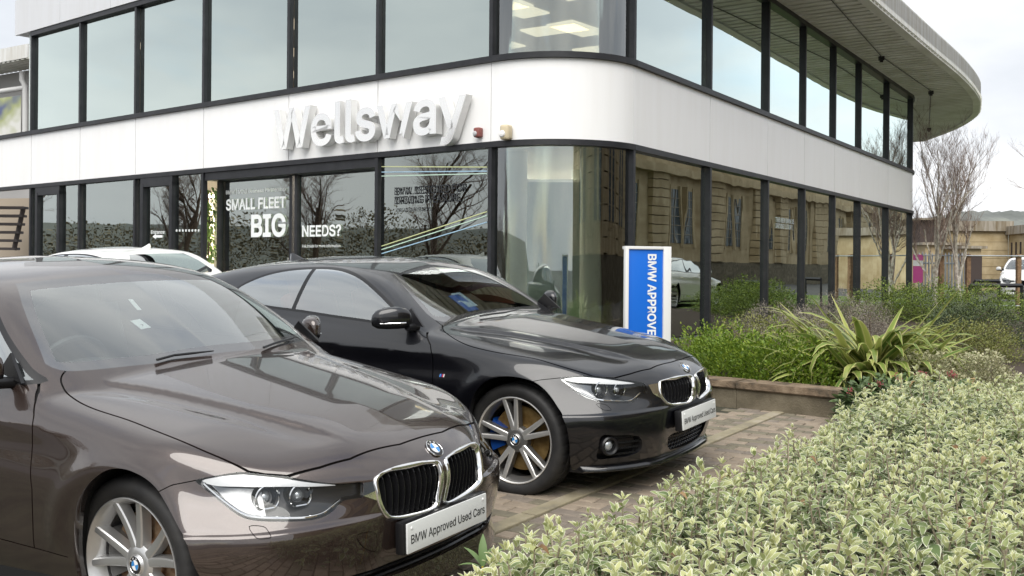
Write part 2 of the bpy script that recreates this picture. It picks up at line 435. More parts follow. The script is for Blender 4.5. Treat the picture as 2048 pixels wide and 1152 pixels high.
        P=s.project(P,3);P[np.abs(P[:,1])<.35*h,1]=0;Qd=Qd[(P[Qd][:,:,1]>-1e-4).all(1)]
        # quads -> tris on shorter diagonal
        d1=((P[Qd[:,0]]-P[Qd[:,2]])**2).sum(1);d2=((P[Qd[:,1]]-P[Qd[:,3]])**2).sum(1)
        T=np.where((d1<d2)[:,None],np.concatenate([Qd[:,[0,1,2]],Qd[:,[0,2,3]]],1),np.concatenate([Qd[:,[0,1,3]],Qd[:,[1,2,3]]],1)).reshape(-1,3)
        for _ in range(sub):
            P,T=subdiv(P,T);c0=np.abs(P[:,1])<1e-6;P=s.project(P,2);P[c0,1]=0
        us=np.unique(T);mp=np.full(len(P),-1);mp[us]=np.arange(len(us))
        return P[us],mp[T]
def subdiv(P,T):
    E=np.sort(np.concatenate([T[:,[0,1]],T[:,[1,2]],T[:,[2,0]]]),1)
    U,inv=np.unique(E,axis=0,return_inverse=True);inv=inv.ravel()
    M=(P[U[:,0]]+P[U[:,1]])/2;n=len(P);m=len(T)
    a,b,c=inv[:m]+n,inv[m:2*m]+n,inv[2*m:]+n
    T2=np.concatenate([np.stack([T[:,0],a,c],1),np.stack([a,T[:,1],b],1),np.stack([c,b,T[:,2]],1),np.stack([a,b,c],1)])
    return np.concatenate([P,M]),T2

# ---- cutting --------------------------------------------------------------
class Skin:
    """half body skin: points, normals, triangles, labels; cut along scalar fields"""
    def __init__(s,body,h=.024,sub=1):
        s.b=body;s.P,s.T=body.mesh(h,sub);s.N=body.grad(s.P);s.fixn();s.lab=np.zeros(len(s.T),int);s.names=['body']
    def fixn(s): s.N/=np.linalg.norm(s.N,axis=1)[:,None]+1e-12
    def lid(s,n):
        if n not in s.names: s.names.append(n)
        return s.names.index(n)
    def cen(s): return (s.P[s.T[:,0]]+s.P[s.T[:,1]]+s.P[s.T[:,2]])/3
    def split(s,v,mask):
        """insert vertices where v changes sign on edges of masked triangles"""
        v=np.where(np.abs(v)<1e-6,1e-6,v);sg=v>0
        t=s.T;mix=mask&~((sg[t].all(1))|((~sg[t]).all(1)))
        if not mix.any(): return v
        M=t[mix];L=s.lab[mix]
        # rotate so that vertex 0 is the lone one
        S=sg[M];cnt=S.sum(1);lone=np.where(cnt[:,None]==1,S,~S).argmax(1)
        R=np.take_along_axis(M,(lone[:,None]+np.arange(3))%3,1)
        E=np.concatenate([R[:,[0,1]],R[:,[0,2]]]);Es=np.sort(E,1);U,inv=np.unique(Es,axis=0,return_inverse=True);inv=inv.ravel()
        w=(v[U[:,0]]/(v[U[:,0]]-v[U[:,1]]))[:,None]
        n0=len(s.P);s.P=np.concatenate([s.P,s.P[U[:,0]]*(1-w)+s.P[U[:,1]]*w]);s.N=np.concatenate([s.N,s.N[U[:,0]]*(1-w)+s.N[U[:,1]]*w]);s.fixn()
        k=len(M);a=inv[:k]+n0;b=inv[k:]+n0
        T2=np.concatenate([np.stack([R[:,0],a,b],1),np.stack([a,R[:,1],R[:,2]],1),np.stack([a,R[:,2],b],1)])
        s.T=np.concatenate([t[~mix],T2]);s.lab=np.concatenate([s.lab[~mix],L,L,L])
        return np.concatenate([v,np.zeros(len(U))])
    def refine(s,mask):
        """split masked triangles in four and close the neighbours (red-green)"""
        if not mask.any(): return
        T=s.T;E=np.sort(np.stack([T[:,[0,1]],T[:,[1,2]],T[:,[2,0]]],1),2);n=len(s.P);key=E[:,:,0].astype(np.int64)*n+E[:,:,1]
        mask=mask.copy()
        for _ in range(8):
            sp=np.unique(key[mask]);hit=np.isin(key,sp);more=(hit.sum(1)>=2)&~mask
            if not more.any(): break
            mask|=more
        U=sp;uidx=lambda k:np.searchsorted(U,k)+n
        i0=(U//n).astype(int);i1=(U%n).astype(int);new=(s.P[i0]+s.P[i1])/2;c0=(np.abs(s.P[i0,1])<1e-6)&(np.abs(s.P[i1,1])<1e-6)
        new=s.b.project(new,1);new[c0,1]=0;g=s.b.grad(new);g/=np.linalg.norm(g,axis=1)[:,None]+1e-12
        s.P=np.concatenate([s.P,new]);s.N=np.concatenate([s.N,g])
        R=T[mask];k=uidx(key[mask]);a,b,c=k[:,0],k[:,1],k[:,2];L=s.lab[mask]
        T2=[np.stack([R[:,0],a,c],1),np.stack([a,R[:,1],b],1),np.stack([c,b,R[:,2]],1),np.stack([a,b,c],1)];L2=[L]*4
        one=(hit.sum(1)==1)&~mask
        if one.any():
            G=T[one];h=hit[one].argmax(1);G=np.take_along_axis(G,(h[:,None]+np.arange(3))%3,1);m=uidx(np.take_along_axis(key[one],h[:,None],1)[:,0])
            T2+=[np.stack([G[:,0],m,G[:,2]],1),np.stack([m,G[:,1],G[:,2]],1)];L2+=[s.lab[one]]*2
        keep=~(mask|one)
        s.T=np.concatenate([T[keep]]+T2);s.lab=np.concatenate([s.lab[keep]]+L2)
    def _m(s,mask,only):
        N=s.N[s.T[:,0]];m=mask(s.cen(),N)
        if only is not None: m&=np.isin(s.lab,[s.lid(q) for q in only])
        return m
    def _v(s,fn,m):
        us=np.unique(s.T[m]);v=np.full(len(s.P),1e3)
        if len(us): v[us]=fn(s.P[us])
        return v
    def region(s,name,fn,mask,only=None,ref=1):
        """label triangles with fn<0"""
        for _ in range(ref):
            m=s._m(mask,only);v=s._v(fn,m);s.refine((np.abs(v[s.T])<.018).any(1)&m)
        m=s._m(mask,only);s.split(s._v(fn,m),m);m=s._m(mask,only);i=np.where(m)[0]
        s.lab[i[fn(s.P[s.T[i]].mean(1))<0]]=s.lid(name)
    def band(s,name,fn,w,mask,only=None):
        """narrow strip |fn|<w"""
        for k in (-w,w):
            m=s._m(mask,only);s.split(s._v(fn,m)-k,m)
        i=np.where(s._m(mask,only))[0];s.lab[i[np.abs(fn(s.P[s.T[i]].mean(1)))<w]]=s.lid(name)
    def take(s,name):
        names=[name] if isinstance(name,str) else name
        T=s.T[np.isin(s.lab,[s.lid(n) for n in names])];us=np.unique(T);mp=np.full(len(s.P),-1);mp[us]=np.arange(len(us))
        return s.P[us],s.N[us],mp[T]
def boundary(T):
    E=np.concatenate([T[:,[0,1]],T[:,[1,2]],T[:,[2,0]]]);Es=np.sort(E,1);U,inv,c=np.unique(Es,axis=0,return_inverse=True,return_counts=True)
    return E[c[inv.ravel()]==1]
def flange(P,N,T,depth,off=None):
    """turn the free edges of a panel inwards so that it has thickness; not along the centre plane"""
    E=boundary(T);m=~((np.abs(P[E[:,0],1])<1e-5)&(np.abs(P[E[:,1],1])<1e-5));E=E[m]
    us=np.unique(E);mp=np.full(len(P),-1);mp[us]=np.arange(len(us))+len(P)
    D=(-N[us] if off is None else np.tile(off,(len(us),1)))*depth
    dup=P[us]  # duplicated edge ring so that shading stays crisp
    P2=np.concatenate([P,dup,dup+D]);k=len(us)
    # ring normals: sideways
    A=mp[E[:,0]];B=mp[E[:,1]];Q=np.concatenate([np.stack([A,A+k,B],1),np.stack([B,A+k,B+k],1)])
    fn=np.cross(P2[Q[:,1]]-P2[Q[:,0]],P2[Q[:,2]]-P2[Q[:,0]]);nn=np.zeros_like(P2)
    for j in range(3): np.add.at(nn,Q[:,j],fn)
    nn=nn[len(P):];nn/=np.linalg.norm(nn,axis=1)[:,None]+1e-12
    return P2,np.concatenate([N,nn]),np.concatenate([T,Q])
def mirror(P,N,T):
    """weld the two halves at y=0"""
    n=len(P);c=np.abs(P[:,1])<1e-5;mp=np.arange(n)+n;mp[c]=np.where(c)[0]
    P2=np.concatenate([P,P*[1,-1,1]]);N2=np.concatenate([N,N*[1,-1,1]]);N2[:n][c,1]=0
    return P2,N2,np.concatenate([T,mp[T][:,::-1]])
def smooth_poly(p,closed=True,k=6):
    p=np.asarray(p,float);n=len(p);out=[]
    for i in range(n if closed else n-1):
        if closed: q=[p[(i+j)%n] for j in(-1,0,1,2)]
        else: q=[p[max(i-1,0)],p[i],p[i+1],p[min(i+2,n-1)]]
        for t in np.arange(k)/k:
            # centripetal-ish catmull with reduced tension
            a=_cw(t);out.append(a[0]*q[0]+a[1]*q[1]+a[2]*q[2]+a[3]*q[3])
    if not closed: out.append(p[-1])
    return np.array(out)
def poly_sd(poly,Q):
    """signed distance to closed polygon, negative inside"""
    A=poly;B=np.roll(poly,-1,0);d=np.full(len(Q),1e9);ins=np.zeros(len(Q),bool)
    for a,b in zip(A,B):
        e=b-a;w=Q-a;t=np.clip((w@e)/(e@e+1e-18),0,1);d=np.minimum(d,((w-t[:,None]*e)**2).sum(1))
        c=((a[1]<=Q[:,1])&(b[1]>Q[:,1]))|((b[1]<=Q[:,1])&(a[1]>Q[:,1]))
        with np.errstate(divide='ignore',invalid='ignore'): xi=a[0]+(Q[:,1]-a[1])*(e[0])/(e[1] if e[1]!=0 else 1e-18)
        ins^=c&(Q[:,0]<xi)
    d=np.sqrt(d);return np.where(ins,-d,d)
def line_sd(pl,Q):
    """signed distance to an open polyline (side of nearest segment)"""
    d=np.full(len(Q),1e9);sg=np.ones(len(Q))
    n=len(pl)-1
    for i in range(n):
        a,b=pl[i],pl[i+1];e=b-a;w=Q-a;t=(w@e)/(e@e+1e-18)
        t=np.clip(t,-1e9 if i==0 else 0,1e9 if i==n-1 else 1)
        r=w-t[:,None]*e;dd=(r*r).sum(1);m=dd<d;d[m]=dd[m];sg[m]=np.sign(e[0]*r[m,1]-e[1]*r[m,0])
    return np.sqrt(d)*np.where(sg==0,1,sg)
def raycast(body,fr,px,tmax=12,shift=None):
    """photograph pixels -> points on the car body (car coordinates)"""
    o=(OCAM-fr[0])@fr[1].T;out=[]
    D=np.array([fr[1]@pray(u,v) for u,v in px]);D/=np.linalg.norm(D,axis=1)[:,None]
    t=np.full(len(px),1.5);
    for _ in range(90):
        P=o+D*t[:,None];t=t+np.clip(body.Fp(P),-.05,.12)*.85
    return o+D*t[:,None],body.Fp(o+D*t[:,None])
# ================================================================== cars
def dim(c,k): return tuple(k*x for x in c)
M_black=mat('black_trim',(.008,.008,.009),.35); M_gap=mat('shut_line_black',(.004,.004,.004),.8)
M_rub=mat('tyre_rubber',(.018,.018,.019),.62); vary(M_rub,(.014,.014,.015),(.028,.027,.026),9,4,bump=.15,bscale=160,dist=.003)
M_chrome=mat('chrome',(.86,.86,.85),.07,1); M_satin=mat('satin_aluminium',(.62,.62,.60),.28,1)
M_alloy=mat('silver_alloy_paint',(.56,.56,.555),.30,.75,.6); M_mach=mat('machined_alloy',(.88,.87,.85),.38,.85); M_grey=mat('dark_grey_alloy',(.13,.128,.125),.34,.5,.5)
M_disc=mat('brake_disc_rust',(.2,.12,.06),.6,.4); vary(M_disc,(.13,.055,.02),(.26,.19,.12),22,6,bump=.3,bscale=60)
M_discy=mat('brake_disc_ochre',(.3,.2,.06),.55,.3); vary(M_discy,(.13,.075,.02),(.24,.16,.06),18,6)
M_cal=mat('blue_caliper_paint',(.005,.05,.24),.3,0,.6)
M_dark=mat('dark_interior_plastic',(.06,.06,.063),.55); M_seat=mat('black_leather',(.10,.10,.102),.45); M_red=mat('red_leather',(.30,.055,.03),.45)
M_white=mat('white_plastic',(.78,.78,.77),.4); M_ink=mat('black_print',(.015,.015,.017),.5); M_blue=mat('badge_blue',(.03,.22,.55),.3,0,.6)
M_platew=mat('plate_white',(.70,.71,.70),.35); M_plasticw=mat('translucent_white_tag',(.75,.78,.78),.4)
M_silver=mat('lamp_silver',(.75,.76,.77),.12,1); M_refl=mat('lamp_reflector',(.20,.205,.21),.10,1); M_lampw=mat('lamp_brow_white',(.72,.73,.74),.25,.2,.5)
M_lens=mat('projector_lens',(.55,.58,.6),.03,.6,1); M_amber=mat('amber',(.5,.22,.04),.3)
def glassmat(name,tint,refl_ior=1.5,rough=0.0,boost=1.0,wave=0,gcol=(.97,1,.99)):
    """thin pane: tinted transparency + fresnel reflection"""
    m=bpy.data.materials.new(name); m.use_nodes=True; t=m.node_tree; t.nodes.clear()
    o=nd(m,'ShaderNodeOutputMaterial'); tr=nd(m,'ShaderNodeBsdfTransparent'); tr.inputs[0].default_value=(*tint,1)
    g=nd(m,'ShaderNodeBsdfGlossy'); g.inputs['Roughness'].default_value=rough; g.inputs['Color'].default_value=(*gcol,1)
    f=nd(m,'ShaderNodeFresnel'); f.inputs['IOR'].default_value=refl_ior
    mx=nd(m,'ShaderNodeMixShader')
    if boost!=1.0:
        mu=nd(m,'ShaderNodeMath',operation='MULTIPLY',use_clamp=True); mu.inputs[1].default_value=boost; lk(m,f.outputs[0],mu.inputs[0]); lk(m,mu.outputs[0],mx.inputs[0])
    else: lk(m,f.outputs[0],mx.inputs[0])
    lk(m,tr.outputs[0],mx.inputs[1]); lk(m,g.outputs[0],mx.inputs[2]); lk(m,mx.outputs[0],o.inputs[0])
    if wave:
        tcx=nd(m,'ShaderNodeTexCoord'); n=nd(m,'ShaderNodeTexNoise'); n.inputs['Scale'].default_value=wave[1]; n.inputs['Detail'].default_value=1.5
        mpn=nd(m,'ShaderNodeMapping'); mpn.inputs['Scale'].default_value=wave[2]
        b=nd(m,'ShaderNodeBump'); b.inputs['Strength'].default_value=1; b.inputs['Distance'].default_value=wave[0]
        lk(m,tcx.outputs['Object'],mpn.inputs[0]); lk(m,mpn.outputs[0],n.inputs['Vector']); lk(m,n.outputs['Fac'],b.inputs['Height']); lk(m,b.outputs[0],g.inputs['Normal']); lk(m,b.outputs[0],f.inputs['Normal'])
    return m
M_ws=glassmat('windscreen_glass',(.82,.90,.88),1.6,0,3.0); M_sg=glassmat('side_window_glass',(.55,.66,.63),1.6,0,6.0); M_hl=glassmat('lamp_cover',(.97,.97,.97),1.45,0,1.2)
def paintmat(name,col,flake,metal=.55,rough=.33):
    m=mat(name,col,rough,metal,1.0); n=nd(m,'ShaderNodeTexNoise'); n.inputs['Scale'].default_value=900; n.inputs['Detail'].default_value=2
    t=nd(m,'ShaderNodeTexCoord'); r=nd(m,'ShaderNodeValToRGB'); r.color_ramp.elements[0].position=.42; r.color_ramp.elements[1].position=.72
    r.color_ramp.elements[0].color=(*col,1); r.color_ramp.elements[1].color=(*flake,1)
    lk(m,t.outputs['Object'],n.inputs['Vector']); lk(m,n.outputs['Fac'],r.inputs[0]); lk(m,r.outputs[0],bsdf(m).inputs['Base Color'])
    return m
try: FONT=bpy.data.fonts.load(bpy.utils.system_resource('DATAFILES',path='fonts')+'/Inter.woff2')     # Blender's own bundled sans
except Exception: FONT=None
def text_mesh(s,size=1,offset=0,extrude=0,align='CENTER',xs=1.0,space=1.0,bevel=0,base=False):
    """flat lettering; offset thickens the strokes (share of the size), extrude gives depth"""
    c=bpy.data.curves.new('t','FONT'); c.body=s; c.font=FONT or c.font; c.size=1; c.align_x=align; c.align_y='TOP_BASELINE' if base else 'CENTER'; c.space_character=space; c.resolution_u=4
    o=bpy.data.objects.new('t',c); COL.objects.link(o); bpy.context.view_layer.update()
    me=bpy.data.meshes.new_from_object(o.evaluated_get(bpy.context.evaluated_depsgraph_get())); bpy.data.objects.remove(o); bpy.data.curves.remove(c); me.materials.clear()
    bm=bmesh.new(); bm.from_mesh(me); bmesh.ops.remove_doubles(bm,verts=bm.verts,dist=1e-5)
    bmesh.ops.recalc_face_normals(bm,faces=bm.faces)
    for f in bm.faces:
        if f.normal.z<0: f.normal_flip()
    if offset>0:      # move the outline outwards (mitred)
        mv={}
        for v in bm.verts:
            ns=[]
            for e in v.link_edges:
                if len(e.link_faces)==1:
                    l=e.link_loops[0]; d=(l.link_loop_next.vert.co-l.vert.co).normalized(); ns.append(Vector((d.y,-d.x,0)))
            if len(ns)==2:
                n=ns[0]+ns[1]
                if n.length>1e-3: n.normalize(); mv[v]=n*offset/max(n.dot(ns[0]),.5)
        for v,d in mv.items(): v.co+=d
    if extrude:
        r=bmesh.ops.extrude_face_region(bm,geom=bm.faces[:]); bmesh.ops.translate(bm,vec=(0,0,extrude),verts=[v for v in r['geom'] if isinstance(v,bmesh.types.BMVert)]); bmesh.ops.recalc_face_normals(bm,faces=bm.faces)
    bm.to_mesh(me); bm.free(); me.transform(Matrix.Diagonal((size*xs,size,1 if extrude else size,1))); me.update(); return me
def basis(o,x,y,z):
    M=Matrix.Identity(4)
    for i in range(3): M[i][0]=x[i];M[i][1]=y[i];M[i][2]=z[i];M[i][3]=o[i]
    return M
def surf_basis(p,n,up=(0,0,1)):
    n=np.asarray(n,float);n=n/np.linalg.norm(n);x=np.cross(up,n);x=x/np.linalg.norm(x);return basis(p,x,np.cross(n,x),n)
def roundel(parent,M,r,name='badge',lift=0.0):
    """round emblem: chrome rim, black ring with three letters, blue and white quarters"""
    mb=MB(); seg=32
    mb.lathe([(r*1.0,-.002),(r*1.0,.0025),(r*.96,.0035),(r*.93,.0025)],None,seg,0)
    mb.lathe([(r*.93,.0025),(r*.60,.0035)],None,seg,1)
    mb.lathe([(r*.60,.0036),(r*.56,.0042)],None,seg,0)
    for q in range(4):
        pts=[(0,0,.0044)]+[(r*.56*math.cos(math.pi/2*(q+k/8)),r*.56*math.sin(math.pi/2*(q+k/8)),.0042) for k in range(9)]
        mb.add(pts,[(0,k,k+1) for k in range(1,9)],2 if q%2==0 else 3)
    o=mb.build(name,[M_chrome,M_ink,M_white,M_blue],parent,smooth=True,angle=30); o.matrix_local=M
    for ch,a in (('B',38),('M',0),('W',-38)):
        me=text_mesh(ch,r*.36,.02); t=link('letter',me,M_white,o); t.matrix_local=Matrix.Rotation(math.radians(a),4,'Z')@Matrix.Translation((0,r*.765,.0042))
    return o
def loft(secs,cap=True):
    """closed rings -> mesh arrays"""
    n=len(secs);k=len(secs[0]);P=np.concatenate(secs);F=[]
    for i in range(n-1):
        for j in range(k): F.append((i*k+j,i*k+(j+1)%k,(i+1)*k+(j+1)%k,(i+1)*k+j))
    if cap: F+= [tuple(reversed(range(k))),tuple(range((n-1)*k,n*k))]
    return P,F
def wheel(parent,pos,sgn,style,R=.33,rot=0.,rr=.2525):
    """alloy wheel with tyre; local z is outwards"""
    base=Matrix.Translation(pos)@Matrix.Rotation(math.radians(90*(1 if sgn<0 else -1)),4,'X')
    a_face,a_side=(M_alloy,M_alloy) if style=='v' else (M_mach,M_grey)
    mb=MB(); W=.2
    mb.lathe([(rr-.018,-.16),(rr-.022,-.10),(rr-.034,-.06),(rr-.020,-.018),(rr-.010,-.006)],None,64,1)
    mb.lathe([(rr-.010,-.006),(rr-.004,.002),(rr,.001),(rr,-.010)],None,64,0)
    zh=-.030 if style=='v' else -.022
    mb.lathe([(0.0,zh+.006),(.034,zh+.006),(.04,zh),(.062,zh-.002),(.074,zh-.012),(.078,zh-.05)],None,40,0 if style=='v' else 1)
    def spoke(a0,a1,w0,w1,r0,r1,zf,th,bow=0.):
        """from hub angle a0 to rim angle a1"""
        ns=8; V=[]
        for i in range(ns+1):
            t=i/ns; r=r0+(r1-r0)*t; a=a0+(a1-a0)*t**.9; wd=(w0+(w1-w0)*t)*.5; z=zf(t)
            c=np.array([math.cos(a),math.sin(a)]);n=np.array([-c[1],c[0]])
            for off,dz in((-1.15,-th),(-1.0,-.005),(-.72,0.0),(0,.0015),(.72,0.0),(1.0,-.005),(1.15,-th)):
                p=c*r+n*off*wd; V.append((p[0],p[1],z+dz))
        k=7;F=[];mi=[]
        for i in range(ns):
            for j in range(k-1): F.append((i*k+j,(i+1)*k+j,(i+1)*k+j+1,i*k+j+1)); mi.append(0 if 0<j<5 else 1)
        b=len(mb.v); mb.v+=V; mb.f+=[tuple(b+q for q in f) for f in F]; mb.m+=mi
    for q in range(5):
        th=rot+q*2*math.pi/5
        if style=='v':
            for d in(-1,1): spoke(th+d*.21,th+d*.285,.036,.030,.060,rr-.012,lambda t:zh-.004+.022*t*t,.042)
        else:
            for d in(-1,1): spoke(th+d*.16,th+d*.17,.033,.027,.056,rr-.010,lambda t:zh-.002+.016*t,.046)
    if style!='v':
        for q in range(5):
            th=rot+(q+.5)*2*math.pi/5; Mx=Matrix.Translation((.055*math.cos(th),.055*math.sin(th),zh-.014)); mb.lathe([(.0,-.004),(.011,-.004),(.012,.006),(.010,.008)],Mx,12,1)
    rim=mb.build('wheel',[a_face,a_side],parent,smooth=True,angle=35); rim.matrix_local=base
    # tyre with tread blocks
    mt=MB(); seg=216; prof=[(rr-.004,-.012),(rr+.006,.002),(rr+.030,.010),(R-.030,.010),(R-.016,.003),(R-.005,-.014),(R-.0005,-.040),(R,-.07),(R-.006,-.072),(R-.006,-.080),(R,-.082),(R,-.125),(R-.006,-.127),(R-.006,-.135),(R,-.137),(R-.001,-.175),(R-.012,-.205),(rr+.02,-.215),(rr-.004,-.18)]
    n=len(prof); vs=[]
    for k in range(seg):
        t=2*math.pi*k/seg; cut=(k%6==0)
        for i,(r,h) in enumerate(prof):
            r2=r-(.0035 if cut and 5<=i<=7 else 0)-(.004 if (k+3)%6==0 and 11<=i<=14 else 0); vs.append((r2*math.cos(t+(.0 if i<7 else .01)),r2*math.sin(t+(.0 if i<7 else .01)),h))
    fs=[(k*n+i,((k+1)%seg)*n+i,((k+1)%seg)*n+i+1,k*n+i+1) for k in range(seg) for i in range(n-1)]
    mt.add(vs,fs); mt.build('tyre',M_rub,rim,smooth=True,angle=38)
    md=MB(); rd=rr-.065
    md.lathe([(.05,-.075),(.085,-.075),(.086,-.09),(rd,-.09),(rd,-.12),(.08,-.12)],None,48); md.build('brake_disc',M_disc if style=='v' else M_discy,rim,smooth=True,angle=30)
    mc=MB(); 
    pr=[(.105,-.060),(rd+.014,-.060),(rd+.022,-.07),(rd+.022,-.135),(.105,-.135)]; A0=math.radians(150);A1=math.radians(205); vs=[];ns=9
    for k in range(ns):
        t=A0+(A1-A0)*k/(ns-1)
        for r,h in pr: vs.append((r*math.cos(t),r*math.sin(t),h))
    k=len(pr); fs=[(i*k+j,(i+1)*k+j,(i+1)*k+(j+1)%k,i*k+(j+1)%k) for i in range(ns-1) for j in range(k)]+[tuple(range(k)),tuple(reversed(range((ns-1)*k,ns*k)))]
    mc.add(vs,fs); mc.build('brake_caliper',M_cal if style!='v' else M_grey,rim,smooth=True,angle=30)
    if style!='v' or True: roundel(rim,Matrix.Translation((0,0,zh+.005))@Matrix.Rotation(rot*0+math.radians(20),4,'Z'),.033,'hub_badge')
    # wheel well backing
    return rim
class Car:
    def __init__(s,fr,coupe,name,label,cat,paint,px,style,bumper,R=.33,group=None,wx=0.,src=None,h=.029):
        s.fr=fr; s.body=src.body if src else Body(coupe); s.root=empty(name,frame_matrix(fr),label=label,cat=cat,group=group); s.paint=paint; s.px=px; s.coupe=coupe; s.style=style
        b=s.body; s.sk=Skin(b,h,1); sk=s.sk; P3={}
        if src: P3=src.P3
        else:
            al=[q for v in px.values() for q in v]; pp,e=raycast(b,fr,al); pp=pp*[1,-1,1]; k0=0      # mirrored to the positive side
            for k,v in px.items(): P3[k]=pp[k0:k0+len(v)]; k0+=len(v)
            P3.update(s.extra)
        s.P3=P3
        for _ in range(2):
            c_=sk.cen(); sk.refine((np.abs(c_[:,2]-.5)<.017)&(c_[:,0]>.1)&(c_[:,1]>.2))
        XZ=lambda Q:Q[:,[0,2]]; XA=lambda Q:Q[:,[0,1]]; AZ=lambda Q:Q[:,[1,2]]
        DG=lambda Q:np.stack([Q[:,1]*.75-Q[:,0]*.66,Q[:,2]],1)
        # windscreen
        w=AZ(P3['ws']); w=np.concatenate([w,[[-.2,w[-1,1]+.0]],[[-.2,w[0,1]]]]) if False else w
        bot=AZ(P3['ws_bottom']); sid=AZ(P3['ws']); top=AZ(P3['ws_top'])
        poly=np.concatenate([[[-.2,top[0,1]]],smooth_poly(top,False,3),smooth_poly(sid,False,3),smooth_poly(bot,False,3),[[-.2,bot[-1,1]]]])
        s.ws_poly=poly
        m_ws=lambda C,N:(C[:,0]<-.38)&(C[:,0]>-1.35)&(N[:,0]>.12)&(C[:,2]>.93)
        sk.region('windscreen',lambda Q:poly_sd(poly,AZ(Q)),m_ws,ref=1)
        sk.band('windscreen_frit',lambda Q:poly_sd(poly,AZ(Q))+.0,.032,m_ws,only=['windscreen'])
        # side windows
        dlo=smooth_poly(XZ(P3['dlo']),True,4); m_s=lambda C,N:(C[:,1]>.4)&(N[:,1]>.35)&(C[:,2]>.85)
        f_d=lambda Q:poly_sd(dlo,XZ(Q))
        sk.region('side_window',f_d,m_s,only=['body'],ref=1)
        sk.band('window_trim',f_d,.016,m_s,only=['side_window'])
        bx=-1.72 if coupe else -1.70
        fb=lambda Q:(Q[:,0]-bx)+.10*(Q[:,2]-1.1)*(-1)
        sk.band('window_trim',fb,.018 if coupe else .04,m_s,only=['side_window'])
        # rear screen
        rs=np.array([[-.2,1.10],[.5,1.10],[.56,1.13],[.50,1.25],[.40,1.335-(.05 if coupe else 0)],[-.2,1.345-(.05 if coupe else 0)]])
        m_r=lambda C,N:(C[:,0]<-2.35)&(C[:,2]>1.03)&(N[:,0]<-.1)&(C[:,1]<.62)
        sk.region('rear_screen',lambda Q:poly_sd(rs,AZ(Q)),m_r,only=['body'],ref=0)
        # lamps, grille
        hl=smooth_poly(DG(P3['hl']),True,3); brw=smooth_poly(DG(P3['brow']),True,3); rx=np.quantile(DG(P3['hl'])[:,0],.60); m_h=lambda C,N:(C[:,0]>.15)&(C[:,2]>.45)&(C[:,2]<.76)&(C[:,1]>.25)
        f_h=lambda Q:poly_sd(hl,DG(Q)); s.f_h=f_h
        sk.region('headlamp',f_h,m_h,only=['body'],ref=2)
        sk.region('lamp_brow',lambda Q:poly_sd(brw,DG(Q)),m_h,only=['headlamp'],ref=0); sk.region('lamp_reflector',lambda Q:rx+.15*(Q[:,2]-.6)-DG(Q)[:,0],m_h,only=['headlamp'],ref=0)
        kk=AZ(P3['kid']).copy(); kk[:,0]=np.where(kk[:,0]<.06,np.maximum(kk[:,0],0)*.35+.022,kk[:,0]); kd=smooth_poly(kk,True,3); m_k=lambda C,N:(C[:,0]>.55)&(C[:,1]<.45)&(C[:,2]>.40)
        f_k=lambda Q:poly_sd(kd,AZ(Q)); s.kd=kd
        sk.region('grille_opening',f_k,m_k,only=['body'],ref=2)
        # arches
        ar=XZ(P3['arch']); ar=smooth_poly(ar,False,4); ar=np.concatenate([ar,[[ar[-1,0]+.01,.0],[ar[0,0]-.01,.0]]])
        m_a=lambda C,N:(C[:,1]>.45)&(C[:,2]<.8)
        for dx in(0,-2.81): sk.region('arch_opening',lambda Q:poly_sd(ar+[dx,0],XZ(Q)),m_a,only=['body'],ref=1)
        # lower front openings
        for nm in ('intake','fog_intake'):
            if nm in P3:
                q=AZ(P3[nm])
                if nm=='intake':
                    q=q[q[:,0]>-.03]; q=np.concatenate([[[-.2,q[0,1]]],q,[[-.2,q[-1,1]]]])
                    pl=q
                else: pl=smooth_poly(q,True,3)
                sk.region(nm,(lambda pl:lambda Q:poly_sd(pl,AZ(Q)))(pl),lambda C,N:(C[:,0]>.3)&(C[:,2]<.47)&(N[:,0]>.1),only=['body'],ref=1)
        # bonnet and its shut line
        hs=XA(P3['hood']); hf=XA(P3['hood_front']); hood=np.concatenate([[[-.9,-.2]],[[-.9,hs[0,1]]],smooth_poly(hs,False,4),hf,[[hf[-1,0]+.002,-.2]]])
        f_b=lambda Q:poly_sd(hood,XA(Q)); m_b=lambda C,N:(C[:,2]>.62)&(N[:,2]>.15)&(C[:,0]>-.72)
        sk.region('bonnet',f_b,m_b,only=['body'],ref=1)
        sk.band('gap',f_b,.0034,m_b,only=['body','bonnet'])
        # other shut lines
        dg=XZ(P3['door']); f_dg=lambda Q:line_sd(dg,XZ(Q)); z0,z1=dg[:,1].min(),dg[:,1].max()
        m_dg=lambda C,N:(C[:,1]>.5)&(C[:,0]<-.2)&(C[:,0]>-.8)&(C[:,2]>z0)&(C[:,2]<z1+.01)
        sk.band('gap',f_dg,.0034,m_dg,only=['body'])
        for xx in ((-1.70,-2.62) if not coupe else (-1.95,)):
            f=lambda Q:Q[:,0]-xx+.12*np.maximum(Q[:,2]-.75,0)
            sk.band('gap',f,.0034,lambda C,N:(C[:,1]>.6)&(C[:,2]>.34)&(C[:,2]<.97)&(np.abs(C[:,0]-xx)<.3),only=['body'])
        zs=P3['sill'][:,2].mean(); f=lambda Q:Q[:,2]-zs-.02*(Q[:,0]+.5)*-1
        sk.band('gap',f,.0022,lambda C,N:(C[:,1]>.6)&(C[:,0]<-.30)&(C[:,0]>-2.5),only=['body'])
        bg=XZ(P3['bumper_gap']); f_bg=lambda Q:line_sd(bg,XZ(Q))
        sk.band('gap',f_bg,.0018,lambda C,N:(C[:,1]>.5)&(C[:,0]>bg[:,0].min()-.01)&(C[:,0]<bg[:,0].max()+.01)&(np.abs(C[:,2]-.66)<.08),only=['body'])
